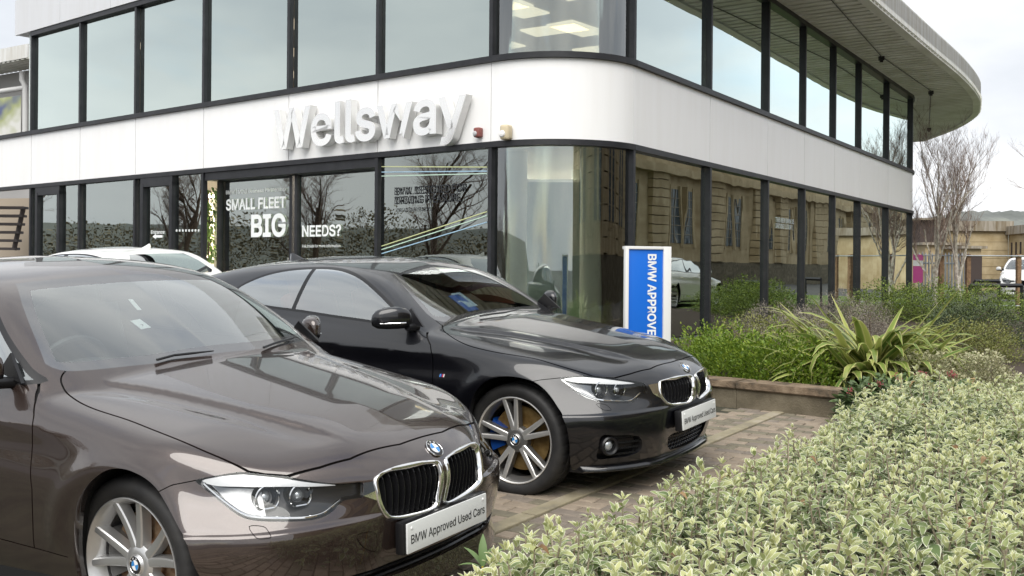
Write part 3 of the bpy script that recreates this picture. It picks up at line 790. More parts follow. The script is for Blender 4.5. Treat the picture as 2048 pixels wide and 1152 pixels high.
        for nm in ('washer','tow'):
            if nm in P3:
                pl=smooth_poly(DG(P3[nm]) if nm=='washer' else AZ(P3[nm]),True,3); pr=DG if nm=='washer' else AZ
                f=(lambda pl,pr:lambda Q:poly_sd(pl,pr(Q)))(pl,pr); c=P3[nm].mean(0)
                sk.band('gap',f,.0011,lambda C,N:(np.abs(C[:,:2]-c[:2]).max(1)<.16)&(np.abs(C[:,2]-c[2])<.1),only=['body'])
        # name the painted panels
        C=sk.cen(); bd=sk.lab==0; bl=f_bg(C)
        front=bd&(C[:,0]>.02)&(((bl<0)&(C[:,2]>.60)&(C[:,0]>bg[:,0].min()-.03))|((C[:,2]<=.70)&(C[:,0]>.20)))
        s.bsign=1
        dgx=np.interp(C[:,2],dg[::-1,1] if dg[0,1]>dg[-1,1] else dg[:,1],dg[::-1,0] if dg[0,1]>dg[-1,1] else dg[:,0])
        wing=bd&~front&(C[:,0]>dgx)&(C[:,2]<1.02)&(C[:,0]>-.75)
        door=bd&~front&~wing&(C[:,0]>(-1.95 if coupe else -1.70)-.12*np.maximum(C[:,2]-.75,0))&(C[:,2]<.97)&(C[:,2]>zs)&(C[:,1]>.5)
        roof=bd&~front&~wing&~door&(C[:,2]>1.2)&(C[:,0]<-.9)&(C[:,0]>-3.2)&(sk.N[sk.T[:,0],2]>.55)
        for nm,m in(('front_bumper',front),('front_wing',wing),('door',door),('roof',roof)): sk.lab[m]=sk.lid(nm)
        sk.lab[sk.lab==0]=sk.lid('bodyshell')
        s.emit()
    def emit(s):
        sk=s.sk; R=s.root
        def both(nm,mats,depth=0,part=None,parent=None,sides=False,smooth_label=None):
            P,N,T=sk.take(nm)
            if len(T)==0: return []
            if depth: P,N,T=flange(P,N,T,depth)
            pn=part or (nm if isinstance(nm,str) else nm[0])
            if not sides:
                Q=mirror(P,N,T); return [link(pn,npmesh(pn,Q[0],Q[2],Q[1]),mats,parent or R)]
            return [link(pn,npmesh(pn,P*[1,-1,1],T[:,::-1],N*[1,-1,1]),mats,parent or R),link(pn,npmesh(pn,P,T,N),mats,parent or R)]
        s.o={}
        for nm,sides in(('bonnet',0),('front_bumper',0),('front_wing',1),('door',1),('roof',0),('bodyshell',0)):
            s.o[nm]=both(nm,s.paint,.012,sides=bool(sides))
        # dark inner skin behind the shut lines
        P,N,T=sk.take(['bonnet','front_bumper','front_wing','door','roof','bodyshell','gap']); P=P-N*.013
        Q=mirror(P,N,T); link('inner_shell',npmesh('inner_shell',Q[0],Q[2],Q[1]),M_gap,R)
        s.o['windscreen']=both('windscreen',M_ws); both('windscreen_frit',M_black,parent=s.o['windscreen'][0],part='black_border') if False else both('windscreen_frit',M_frit,parent=s.o['windscreen'][0],part='black_border')
        s.o['side_window']=both('side_window',M_sg,sides=True)
        both('window_trim',M_black,part='window_trim'); 
        s.o['rear_screen']=both('rear_screen',M_sg)
        s.lamps=both(['headlamp','lamp_brow','lamp_reflector'],M_hl,part='headlamp',sides=True)
        s.headlamp(); s.grille(); s.openings(); s.wheels(); s.interior(); s.mirrors(); s.extras()
    def hit(s,u,v):
        p,e=raycast(s.body,s.fr,[(u,v)]); return p[0]
    def nrm(s,p):
        g=s.body.grad(np.array([p]))[0]; return g/np.linalg.norm(g)
    def headlamp(s):
        P,N,T=s.sk.take(['headlamp','lamp_brow','lamp_reflector']); bP,bN,bT=s.sk.take('lamp_brow'); rP,rN,rT=s.sk.take(['lamp_reflector']); inn=np.array([-.62,-.60,-.02])*.075
        for k,sg in enumerate((-1,1)):
            lamp=s.lamps[k]; f=np.array([1,sg,1]); TT=T if sg>0 else T[:,::-1]
            # bowl: lens copy pushed inwards + walls
            E=boundary(T); us=np.unique(E); mp=np.full(len(P),-1); mp[us]=np.arange(len(us)); n=len(us)
            Q=np.concatenate([P[us],P[us]+inn]); F=np.concatenate([np.stack([mp[E[:,0]],mp[E[:,0]]+n,mp[E[:,1]]],1),np.stack([mp[E[:,1]],mp[E[:,0]]+n,mp[E[:,1]]+n],1)])
            A=np.concatenate([Q,P+inn*1.0]); F=np.concatenate([F,T+2*n]); F=F if sg>0 else F[:,::-1]
            link('lamp_housing',npmesh('lamp_housing',A*f,F,smooth=False),M_dark if False else s.lampdark(),lamp)
            # silver outer reflector: part of the bowl close to the wing
            fl=lambda t:t if sg>0 else t[:,::-1]
            link('reflector',npmesh('reflector',(rP+inn*.55)*f,fl(rT),smooth=True),M_refl,lamp)
            # bright brow along the top and silver rim along the bottom
            link('brow',npmesh('brow',(bP+inn*.08)*f,fl(bT),bN*f),M_lampw,lamp)
            rim=s.P3['lamp_rim']; rp=smooth_poly(rim,False,5)+inn*.10
            mb=MB(); mb.tube([p*f for p in rp],.0065,8); mb.build('lamp_rim',M_chrome,lamp,smooth=True)
            for nm,rad in(('proj_outer',.042),('proj_inner',.039)):
                c=s.P3[nm][0]+inn*.62; d=np.array([.90,.36,.03]) if True else -inn; d=d/np.linalg.norm(d); c=c*f; d=d*f
                Mx=surf_basis(c,d); ring=[]; 
                mb=MB(); 
                mb.lathe([(rad*.62,-.03),(rad*.72,-.002),(rad*.86,.006),(rad*.92,-.01),(rad*1.0,-.03)],Mx,28,0)
                mb.lathe([(0,.0),(rad*.3,-.003),(rad*.5,-.012),(rad*.62,-.026)],Mx,24,1)
                mb.build('projector',[M_black,M_lens],lamp,smooth=True,angle=40)
                mr=MB(); pts=[]
                for i in range(28):
                    t=2*math.pi*i/28; y=max(math.sin(t),-.80); pts.append(np.array(Mx@Vector((rad*1.03*math.cos(t),rad*1.06*y,.012))))
                mr.tube(pts,.0042,6,closed=True); mr.build('light_ring',M_silver,lamp,smooth=True)
                ms=MB(); ms.lathe([(rad*1.12,.002),(rad*1.15,-.05)],Mx,28); ms.build('lamp_barrel',M_refl,lamp,smooth=True)
    _ld=None
    def lampdark(s):
        if Car._ld is None: Car._ld=mat('lamp_housing_grey',(.05,.05,.052),.28,.4)
        return Car._ld
    def grille(s):
        b=s.body; kd=s.kd
        # the outline carried back onto the body surface
        pts=np.stack([b.xat(kd[:,0],kd[:,1]),kd[:,0],kd[:,1]],1); N=b.grad(pts); N/=np.linalg.norm(N,axis=1)[:,None]; cen=pts.mean(0)
        zlo,zhi=kd[:,1].min(),kd[:,1].max()
        for sg in(-1,1):
            f=np.array([1,sg,1])
            # chrome surround: profile swept around the outline
            prof=[(-.010,-.012),(-.010,.004),(-.005,.009),(.003,.009),(.0085,.004),(.011,-.012),(.010,-.05)]   # (inward, out of surface)
            secs=[]
            for p,n in zip(pts,N):
                w=cen-p; w-=n*np.dot(w,n); w/=np.linalg.norm(w)+1e-9
                secs.append([(p+w*i+n*o)*f for i,o in prof])
            k=len(prof); n=len(secs); V=np.array(secs).reshape(-1,3); F=[]
            for i in range(n):
                for j in range(k-1): 
                    q=(i*k+j,((i+1)%n)*k+j,((i+1)%n)*k+j+1,i*k+j+1); F.append(q if sg<0 else q[::-1])
            me=bpy.data.meshes.new('kidney'); me.from_pydata(V.tolist(),[],F); me.polygons.foreach_set('use_smooth',[True]*len(F)); me.set_sharp_from_angle(angle=math.radians(50)); me.update()
            bm=bmesh.new(); bm.from_mesh(me); bmesh.ops.recalc_face_normals(bm,faces=bm.faces); bm.to_mesh(me); bm.free()
            sur=link('grille_surround',me,M_chrome,s.root)
            # slats
            a0,a1=kd[:,0].min(),kd[:,0].max(); ns=11
            for i in range(ns):
                a=a0+(a1-a0)*(i+.5)/ns
                # vertical extent of outline at this a
                zz=[]
                for p,q in zip(kd,np.roll(kd,-1,0)):
                    if (p[0]-a)*(q[0]-a)<0: zz.append(p[1]+(q[1]-p[1])*(a-p[0])/(q[0]-p[0]))
                if len(zz)<2: continue
                za,zb=min(zz)+.004,max(zz)-.004; mb=MB(); V=[];m=8
                zs_=np.linspace(za,zb,m); xs_=b.xat(np.full(m,a),zs_)-.016; wd=.0028
                for x,z in zip(xs_,zs_):
                    for dx,dw in((0,-wd*.5),(0,wd*.5),(-.045,wd),(-.045,-wd)): V.append((x+dx,(a+dw)*sg,z))
                F=[(i2*4+j,i2*4+(j+1)%4,(i2+1)*4+(j+1)%4,(i2+1)*4+j) for i2 in range(m-1) for j in range(4)]+[(0,1,2,3),(4*m-4,4*m-3,4*m-2,4*m-1)]
                mb.add(V,F); mb.build('slat',M_slat,sur)
            # dark backing
            q=pts-np.array([.075,0,0]); mb=MB(); mb.add([p*f for p in q],[tuple(range(len(q)))]); mb.build('grille_backing',M_gap,sur)
            if 'kid_wing' in s.P3:
                c=s.P3['kid_wing']; nn=np.array([s.nrm(p*[1,1,1]) for p in c]); V=[p*f+nn_*f*.004 for p,nn_ in zip(c,nn)]+[p*f-nn_*f*.03 for p,nn_ in zip(c,nn)]; k=len(c)
                mb=MB(); mb.add(V,[tuple(range(k)),tuple(reversed(range(k,2*k)))]+[(i,(i+1)%k,k+(i+1)%k,k+i) for i in range(k)])
                me=mb.mesh('c'); bm=bmesh.new(); bm.from_mesh(me); bmesh.ops.recalc_face_normals(bm,faces=bm.faces); bm.to_mesh(me); bm.free(); link('chrome_wing',me,M_chrome,sur)
    def openings(s):
        sk=s.sk
        # inner boxes behind intakes
        for nm in('intake','fog_intake'):
            P,N,T=sk.take(nm)
            if len(T)==0: continue
            inn=np.array([-.05,0,0]); E=boundary(T); E=E[~((np.abs(P[E[:,0],1])<1e-5)&(np.abs(P[E[:,1],1])<1e-5))]; us=np.unique(E); mp=np.full(len(P),-1); mp[us]=np.arange(len(us)); n=len(us)
            A=np.concatenate([P[us],P[us]+inn,P+inn]); F=np.concatenate([np.stack([mp[E[:,0]],mp[E[:,0]]+n,mp[E[:,1]]],1),np.stack([mp[E[:,1]],mp[E[:,0]]+n,mp[E[:,1]]+n],1),T+2*n])
            for sg in(-1,1): link('intake_liner',npmesh('il',A*[1,sg,1],F if sg>0 else F[:,::-1],smooth=False),M_black,s.o['front_bumper'][0])
            # mesh bars in the opening
            zmin,zmax=P[:,2].min(),P[:,2].max(); am=P[:,1].max(); a0=P[:,1].min()
            nb=4 if s.style!='v' else 2
            for i in range(nb):
                z=zmin+(zmax-zmin)*(i+.7)/(nb+.4)
                for sg in((-1,1) if nm=='fog_intake' else (1,)):
                    pts=[];aa=np.linspace(a0+.01 if nm=='fog_intake' else -am*.92,am*.92,60)
                    xx=s.body.xat(np.abs(aa),np.full(60,z))
                    for j,a in enumerate(aa):
                        pts.append((xx[j]-.018,a*sg,z+(.004*((j//2)%2*2-1) if s.style!='v' else 0)))
                    mb=MB(); mb.tube(pts,.0045 if s.style!='v' else .007,5); mb.build('grille_bar',M_slat,s.o['front_bumper'][0])
        # wheel wells
        ar=s.P3['arch']
        P,N,T=sk.take('arch_opening')
        for dx in(0,-2.81):
            C=P[T].mean(1); TT=T[np.abs(C[:,0]-dx)<.8]; E=boundary(TT); E=E[(P[E[:,0],2]>.19)|(P[E[:,1],2]>.19)]; us=np.unique(E); mp=np.full(len(P),-1); mp[us]=np.arange(len(us)); n=len(us)
            ctr=np.array([dx,0,.33]); r=P[us]-ctr; rd=r.copy(); rd[:,1]=0; rl=np.linalg.norm(rd,axis=1)[:,None]; 
            L0=P[us]; L1=P[us]+[0,-.035,0]; L2=L1+rd/rl*.025*[1,0,1]; L2[:,1]=L1[:,1]; L3=L2.copy(); L3[:,1]=.45
            A=np.concatenate([L0,L1,L2,L3]); F=[];mi=[]
            for k in range(3):
                F+=[np.stack([mp[E[:,0]]+k*n,mp[E[:,0]]+(k+1)*n,mp[E[:,1]]+k*n],1),np.stack([mp[E[:,1]]+k*n,mp[E[:,0]]+(k+1)*n,mp[E[:,1]]+(k+1)*n],1)]; mi+=[np.full(2*len(E),0 if k==0 else 1)]
            F=np.concatenate(F);mi=np.concatenate(mi)
            for sg in(-1,1):
                link('wheel_well',npmesh('ww',A*[1,sg,1],F if sg>0 else F[:,::-1],smooth=True,mi=mi),[s.paint,M_gap],s.root)
            mb=MB(); mb.box((dx,0,.45),(.8,.9,.6)); mb.build('axle_block',M_gap,s.root)
        mb=MB(); mb.box((-1.55,0,.19),(3.9,1.36,.10)); mb.box((-1.405,0,.188),(1.95,1.70,.092)); mb.build('underbody',M_gap,s.root)
    def wheels(s):
        wx=s.px.get('_wx',0) if s.px else 0
        for x in(0,-2.81):
            for sg in(-1,1):
                wheel(s.root,(x+(s.wx if x==0 else 0),sg*.812,s.R-.012),sg,s.style,s.R,rot=s.rot)
    wx=0.;R=.33;rot=0.
    def interior(s):
        seat=M_red if s.coupe else M_seat; dz=-.06 if s.coupe else 0
        def rbox(c,d,r,name,m,par,rot=None):
            mb=MB(); mb.box((0,0,0),d); o=mb.build(name,m,par,smooth=True,bevel=r,angle=60); o.matrix_local=Matrix.Translation(c)@(rot or Matrix.Identity(4)); return o
        for sg in(-1,1):
            st=rbox((-1.62,sg*.37,.52+dz),(.52,.50,.16),.05,'seat',seat,s.root)
            rbox((-.30,0,.36),(.13,.48,.62),.055,'backrest',seat,st,Matrix.Rotation(math.radians(-17),4,'Y'))
            rbox((-.42,0,.73),(.10,.27,.19),.045,'headrest',seat,st,Matrix.Rotation(math.radians(-12),4,'Y'))
        rbox((-2.55,0,.72+dz),(.16,1.2,.62),.06,'rear_seat',seat,s.root,Matrix.Rotation(math.radians(-22),4,'Y'))
        # dashboard follows the screen base
        secs=[]
        for a in np.linspace(-.70,.70,25):
            k=abs(a)/.70; x0=s.body.wsb[0]-.03-.10*k*k; hb=.02*math.exp(-((a+.37)/.16)**2)
            pr=[(x0+.02,.90),(x0-.02,.945-.01*k),(x0-.22,.955+hb+dz*.3),(x0-.36,.955+hb*1.6+dz*.3),(x0-.40,.93+dz*.3),(x0-.42,.80),(x0-.40,.60),(x0+.0,.60)]
            secs.append(np.array([(p[0],a,p[1]) for p in pr]))
        P,F=loft(secs); me=bpy.data.meshes.new('dash'); me.from_pydata(P.tolist(),[],F); me.polygons.foreach_set('use_smooth',[True]*len(F)); me.set_sharp_from_angle(angle=math.radians(35)); link('dashboard',me,M_dark,s.root)
        # steering wheel
        c=np.array([s.body.wsb[0]-.55,-.37,.90+dz]); Mx=surf_basis(c,(-.92,0,.40)); mb=MB(); mb.tube([np.array(Mx@Vector((.185*math.cos(t),.185*math.sin(t),0))) for t in np.linspace(0,2*math.pi,33)[:-1]],.016,8,closed=True)
        mb.lathe([(0,.03),(.06,.025),(.075,-.01)],Mx,20)
        for t in(0,math.pi,-math.pi/2): mb.tube([np.array(Mx@Vector((r*math.cos(t),r*math.sin(t),0))) for r in(.06,.18)],.014,6)
        mb.build('steering_wheel',M_dark,s.root,smooth=True)
        rbox((-1.9,0,.30),(2.4,1.5,.10),.02,'cabin_floor',M_dark,s.root)
        rbox((-2.86,0,1.0+dz*.5),(.5,1.15,.05),.02,'parcel_shelf',M_dark,s.root)
        # head lining + interior mirror
        p=np.array([s.body.wst[0]-.02,0,s.body.wst[1]-.10]); mb=MB(); mb.box((0,0,0),(.03,.23,.065)); o=mb.build('rear_view_mirror',M_black,s.root,smooth=True,bevel=.012,angle=60); o.location=p
    def mirrors(s):
        z0=1.012; xm=-.71
        def se(w,h,k,cx,cy,cz):
            out=[]
            for t in np.linspace(0,2*math.pi,29)[:-1]:
                c,q=math.cos(t),math.sin(t); e=2/k; x=abs(c)**e*math.copysign(1,c)*w; z=abs(q)**e*math.copysign(1,q)*h
                out.append((cx+x,cy,cz+z))
            return np.array(out)
        for sg in(-1,1):
            secs=[];
            for a,w,h,dx,dzz in((.865,.03,.040,-.02,-.012),(.872,.052,.054,-.02,-.008),(.89,.060,.062,-.025,-.004),(.93,.060,.068,-.045,.0),(.975,.054,.066,-.075,-.001),(1.015,.042,.056,-.105,-.006),(1.035,.026,.036,-.122,-.012),(1.041,.010,.014,-.132,-.016)):
                secs.append(se(w,h,2.8,xm+dx,a*sg,z0+dzz))
            P,F=loft(secs); F=F if sg<0 else [f[::-1] for f in F]
            me=bpy.data.meshes.new('mirror'); me.from_pydata(P.tolist(),[],F); bm=bmesh.new(); bm.from_mesh(me); bmesh.ops.recalc_face_normals(bm,faces=bm.faces); bm.to_mesh(me); bm.free(); me.polygons.foreach_set('use_smooth',[True]*len(me.polygons))
            # lower half is black plastic
            mi=[0 if me.polygons[i].center.z>z0-.030 else 1 for i in range(len(me.polygons))]; me.polygons.foreach_set('material_index',mi)
            o=link('door_mirror',me,[s.paint,M_black],s.root)
            mb=MB(); mb.tube([(xm+.02,.80*sg,z0-.065),(xm+.012,.89*sg,z0-.058)],.024,10); mb.build('mirror_arm',M_black,o,smooth=True)
            mb=MB(); mb.tube([(xm+.022-.055*t*t-.055*t,(.915+.11*t)*sg,z0-.030) for t in np.linspace(0,1,7)],.0055,6); mb.build('indicator_strip',M_silver,o,smooth=True)
            mb=MB(); mb.add([(xm-.10,.80*sg,z0-.03),(xm+.10,.83*sg,z0-.06),(xm-.02,.80*sg,z0+.05),(xm-.10,.815*sg,z0-.03),(xm+.10,.845*sg,z0-.06),(xm-.02,.80*sg+.012*sg,z0+.05)],[(0,1,2),(3,4,5),(0,1,4,3),(1,2,5,4),(2,0,3,5)]); mb.build('mirror_base',M_black,o)
    def extras(s):
        px=s.px; R=s.root; b=s.body
        if not px: return
        # bonnet emblem
        p=s.hit(*px['badge'][0]); n=s.nrm(p); roundel(s.o['bonnet'][0],surf_basis(p+n*.002,n),.040,'badge')
        # number plate with printed words
        pc_=np.array([s.plate[0],0,s.plate[1]]); t=s.plate[2]; n=np.array([math.cos(t),0,math.sin(t)]); M=surf_basis(pc_,n)
        mb=MB(); mb.box((0,0,-.004),(.52,.111,.008)); pl=mb.build('number_plate',M_platew,R,smooth=True,bevel=.003,angle=30); pl.matrix_local=M
        mb=MB(); mb.box((0,.0,-.028),(.545,.118,.040)); o=mb.build('plate_holder',M_black,pl,smooth=True,bevel=.006,angle=30)
        me=text_mesh('BMW Approved Used Cars',.062,.008); w=max(v.co.x for v in me.vertices)-min(v.co.x for v in me.vertices); me.transform(Matrix.Scale(.485/w,4,(1,0,0)))
        o=link('lettering',me,M_ink,pl); o.location=(.002,-.006,.0012)
        for xx in(-.235,.235):
            mb=MB(); mb.lathe([(0,.0035),(.0045,.003),(.006,.0)],None,12); o=mb.build('plate_screw',M_white,pl,smooth=True); o.location=(xx,.036,0)
        # wipers
        for pts in s.wip:
            q=[]
            for u,v in pts: c=s.hit(u,v); q.append(c+s.nrm(c)*.014)
            mb=MB(); mb.tube(q,[.006]*(len(q)-1)+[.003],6); mb.build('wiper',M_black,R,smooth=True)
        # paper tags hanging inside the screen
        for (u,v,wd,hh,ti,txt,col) in s.tags:
            p=s.hit(u,v); n=s.nrm(p); M=surf_basis(p-n*.03,n)@Matrix.Rotation(math.radians(ti),4,'Z'); mb=MB(); mb.box((0,0,0),(wd,hh,.002)); o=mb.build('paper_tag',col,R); o.matrix_local=M
            if txt: 
                for line,yy,sz in txt: o2=link('tag_print',text_mesh(line,sz,.02),M_ink,o); o2.location=(0,yy,.0016)
        # shark fin
        xf=-2.45 if s.coupe else -2.35; zz=b.zr(np.array([xf]))[0]; mb=MB(); V=[]
        for x,w,h in((.11,.004,.0),(.06,.02,.012),(.0,.024,.035),(-.05,.02,.055),(-.075,.010,.052),(-.08,.003,.0)):
            V.append([(xf+x,-w,zz-.01),(xf+x,-w*.4,zz+h*.8),(xf+x,0,zz+h),(xf+x,w*.4,zz+h*.8),(xf+x,w,zz-.01)])
        P,F=loft([np.array(v) for v in V]); mb.add(P,F); mb.build('roof_antenna',s.paint,R,smooth=True,angle=60)
        # door handle
        for sg in(-1,1):
            xh=-1.50 if not s.coupe else -1.62; zh=.845; q=np.array([[xh,.95,zh]])
            for _ in range(20): q[0,1]-=b.Fp(q)[0]*.9
            a=q[0,1]; pts=[(xh+.11,a-.004,zh-.004),(xh+.09,a+.018,zh-.002),(xh,a+.026,zh),(xh-.09,a+.016,zh+.004),(xh-.11,a-.004,zh+.006)]
            mb=MB(); mb.tube([(p[0],p[1]*sg,p[2]) for p in smooth_poly(np.array(pts),False,4)],.013,8); mb.build('door_handle',s.paint,s.o['door'][0 if sg<0 else 1],smooth=True)
        s.special()
    def special(s): pass
    extra={}
    plate=(.80,.40,.0);wip=[];tags=[]
M_frit=mat('black_glass_border',(.012,.012,.013),.5,0,1.0); bsdf(M_frit).inputs['Coat IOR'].default_value=2.6
M_slat=mat('grille_black',(.010,.010,.011),.25)
P_brown=paintmat('brown_metallic_paint',(.031,.0205,.0172),(.080,.056,.048),.5,.26)
P_black=paintmat('black_metallic_paint',(.0016,.0017,.0028),(.004,.0045,.008),.1,.3)
bsdf(P_brown).inputs['Coat IOR'].default_value=1.75; bsdf(P_black).inputs['Coat IOR'].default_value=1.5
P_whitep=mat('white_car_paint',(.72,.72,.70),.3,0,1.0)
PX_B=dict(
 ws_top=[(250,550),(219,551),(125,557.5),(60,563.5)],
 ws=[(31,567.5),(42,602),(56,641),(72,680),(90,727)],
 ws_bottom=[(104,735),(133,742),(187,739.5),(259,732),(312,726.5),(370,717),(426,707.5)],
 dlo=[(0,575.6),(19.5,609.5),(39,664),(60,716),(77,768),(70,771),(52,767),(0,757)],
 hl=[(391.7,960),(428.8,952),(473.8,944.4),(497,945.4),(528,949),(573,953),(624,962),(669,967),(700,966),(725,964.5),(726.5,980),(726,994),(705,998),(684.7,1003),(669,1019.6),(649.5,1033),(614,1041.5),(556,1043.5),(507,1041),(481.6,1033),(458,1017.7),(428.8,994),(403,973)],
 brow=[(404,962),(440,954),(480,950),(500,951),(560,957),(620,966),(672,971),(620,974),(560,974),(470,974),(430,972)],
 lamp_rim=[(408,968),(430,988),(460,1012),(485,1028),(510,1035),(556,1037),(612,1036),(645,1028),(664,1014),(680,1001)],
 proj_outer=[(532,1001)],proj_inner=[(599,996)],
 kid=[(751.6,962),(759,950.7),(776.4,941),(805,933.6),(843,926),(872,924),(885,929),(890,943),(890,969.8),(888,992.7),(881.4,1006),(862,1017.6),(833.6,1028),(807,1033.8),(786,1034.7),(774.5,1031),(765,1017.6),(759,1002),(754.4,981)],
 kid_wing=[(727,966),(752,962),(753,980),(760,1003),(727,992)],
 arch=[(152,1135),(148,1090),(150,1040),(156,1004),(169,978),(187.5,957.6),(210,942),(231,937),(250,938.5),(269,945),(291,957),(312,976),(329,1002),(344,1029.5),(360,1060),(375,1092),(397,1148)],
 hood=[(131,742.5),(124,751),(122,762),(127,776),(137,789),(160,805),(194,820),(256,840),(312,862),(360,881),(406,901),(455,922),(498,944)],
 hood_front=[(530,949.5),(573.7,953),(640,935),(700,918),(800,888.5),(846,873)],
 door=[(77.6,770),(73,789),(71,802),(68,831),(65,857),(64,901),(64,979),(66.6,1073),(68.7,1095)],
 sill=[(20,1079),(68.7,1095),(120,1115)],
 bumper_gap=[(322,981),(344,970),(370,965),(395,960)],
 washer=[(498,1053),(526,1053),(536,1062),(542,1074),(535,1077),(513,1076)],
 tow=[(715,1070),(748,1064),(754,1080),(752,1101),(740,1102),(722,1090)],
 badge=[(868.4,897.3)])
PX_K=dict(
 ws_top=[(860,530),(845,531),(825,533),(800,536)],
 ws=[(778,540),(803,567.5),(830,600),(853,627)],
 ws_bottom=[(870,640),(892,644),(919,642.5),(960,637),(1000,632)],
 dlo=[(473,578),(512.5,555),(559,541),(609,534.7),(662.5,533.8),(700,541),(731,558),(762.5,586),(794,617.5),(825,645.6),(841,661),(853,666),(800,655),(731,644),(660,634),(597,624),(525,614),(495,602)],
 hl=[(1120,757),(1135,754),(1162,751.5),(1187,752.5),(1227,757),(1273,763),(1290,768),(1294.7,785.8),(1282,789),(1271,801),(1259,806),(1223,806),(1196,803),(1167.7,793.5),(1143,778)],
 brow=[(1128,758),(1160,754.5),(1190,756),(1230,761),(1270,767),(1230,769),(1180,767),(1145,764)],
 lamp_rim=[(1128,763),(1148,777),(1170,790),(1196,799),(1223,802),(1257,802),(1268,797),(1280,786)],
 proj_outer=[(1204,781)],proj_inner=[(1241,781)],
 kid=[(1319.5,764.8),(1326,761),(1339.6,758),(1358,754),(1374,751.5),(1383,752.5),(1386.5,760),(1387,778),(1384,797),(1376,804),(1362,807.5),(1349,808.7),(1335.7,806.8),(1327,799),(1322,790),(1320,778)],
 kid_wing=[(1296,770),(1319,766),(1321,785),(1330,802),(1306,788)],
 arch=[(940,880),(938,830),(946,793),(960,772),(978,759),(1003,753),(1025,753),(1048,757),(1069,764),(1086,776),(1100,791),(1113,810),(1125,831),(1134,858),(1139,890),(1141,930)],
 hood=[(885,651),(888,662),(905,675),(925,686),(950,695),(1000,706),(1063,716),(1100,726),(1130,735),(1160,744),(1186,752.5)],
 hood_front=[(1205,755),(1228,756.5),(1260,748),(1300,738),(1342,724.5)],
 door=[(854.5,668),(861,690),(865,712),(866,739),(866,790),(864,840),(862,900)],
 sill=[(820,895),(862,905)],
 bumper_gap=[(1060,764),(1080,760),(1118,756)],
 fog_intake=[(1203,872),(1227,870.5),(1278.5,873),(1282,898.5),(1257.5,911.8),(1225,916),(1194.5,917.6),(1197,895)],
 washer=[(1193,808),(1210,809),(1222,818),(1219,821),(1204,818.5)],
 badge=[(1369.7,735)])
EXTRA={'B':dict(dlo=np.array([(-.585,.785,.945),(-.66,.77,1.0),(-.86,.73,1.12),(-1.10,.65,1.26),(-1.30,.6,1.325),(-1.6,.6,1.352),(-2.0,.6,1.352),(-2.35,.6,1.31),(-2.62,.6,1.23),(-2.80,.6,1.13),(-2.84,.7,1.06),(-2.7,.8,1.02),(-2.2,.8,.995),(-1.5,.8,.968),(-.9,.8,.95)]),
 intake=np.array([(0,-.01,.305),(0,.3,.305),(0,.52,.300),(0,.60,.275),(0,.55,.245),(0,.3,.24),(0,-.01,.24)])),
 'K':dict(intake=np.array([(0,-.01,.330),(0,.24,.330),(0,.30,.315),(0,.275,.255),(0,.22,.225),(0,-.01,.215)]))}
class BrownCar(Car):
    extra=EXTRA['B']
    wx=-.028; rot=math.radians(98); plate=(.812,.398,.0)
    wip=[[(312,725),(345,716),(380,712),(425,707)],[(525,700),(550,690),(575,683),(590,678)]]
    tags=[(285,637,.055,.075,8,[('7',-.012,.03)],M_plasticw),(273,598,.022,.10,-8,None,M_plasticw)]
    def special(s): lip(s,.165,.245,.60)
class BlackCar(Car):
    extra=EXTRA['K']
    wx=0.; rot=math.radians(97); plate=(.815,.410,.05)
    wip=[[(960,636),(985,632),(1010,629),(1040,622)]]
    tags=[(915,590,.045,.085,10,[('74',-.012,.032)],M_plasticw),(932,592,.115,.17,4,[(',995',.05,.03)],mat('price_card',(.55,.66,.75),.4)),(931,598,.13,.19,4,None,mat('blue_wallet',(.02,.13,.5),.35))]
    def special(s): 
        lip(s,.165,.20,.64)
        p=s.hit(884,751); n=s.nrm(p); M=surf_basis(p+n*.002,n)
        for k,cm in enumerate(((.08,.25,.6),(.03,.05,.25),(.5,.03,.03),(.6,.6,.6))):
            mb=MB(); mb.add([(-.018+k*.009,-.009,0),(-.010+k*.009,-.009,0),(-.006+k*.009,.009,0),(-.014+k*.009,.009,0)],[(0,1,2,3)]); o=mb.build('side_badge_stripe',mat('badge_stripe',cm,.3),s.o['front_wing'][0]); o.matrix_local=M
        # fog lamps
        for sg in(-1,1):
            p=s.hit(1219,892); p=p*[1,-sg if p[1]<0 else sg,1]; p[1]=abs(p[1])*sg; d=np.array([.85,.5*sg,0.]); d/=np.linalg.norm(d); M=surf_basis(p+d*.004,d); mb=MB()
            mb.lathe([(.030,-.03),(.036,.004),(.046,.010),(.054,.002),(.056,-.03)],M,28,0); mb.lathe([(0,-.004),(.02,-.008),(.031,-.02)],M,20,1); mb.build('fog_lamp',[M_black,M_lens],s.o['front_bumper'][0],smooth=True)
def lip(s,z0,z1,am):
    """front splitter lip following the bumper's lower edge"""
    secs=[]
    aa=np.linspace(-am-.12,am+.12,41)
    for a,x in zip(aa,s.body.xat(np.abs(aa),np.full(41,z1),it=30)):
        o=.022
        secs.append(np.array([(x-.06,a,z1+.004),(x+.002,a,z1),(x+o,a,z0+.022),(x+o+.004,a,z0+.008),(x+o-.01,a,z0),(x-.06,a,z0)]))
    P,F=loft(secs); mb=MB(); mb.add(P,F); me=mb.mesh('lip'); bm=bmesh.new(); bm.from_mesh(me); bmesh.ops.recalc_face_normals(bm,faces=bm.faces); bm.to_mesh(me); bm.free(); me.polygons.foreach_set('use_smooth',[True]*len(me.polygons)); me.set_sharp_from_angle(angle=math.radians(40)); link('front_splitter',me,s.paint,s.o['front_bumper'][0])
# off-frame part of the saloon's side window, and its lower intake, in car metres
brown_fr=car_frame(-.9135,4.3802,-.5601); black_fr=car_frame(.4561,6.5804,-.5625)
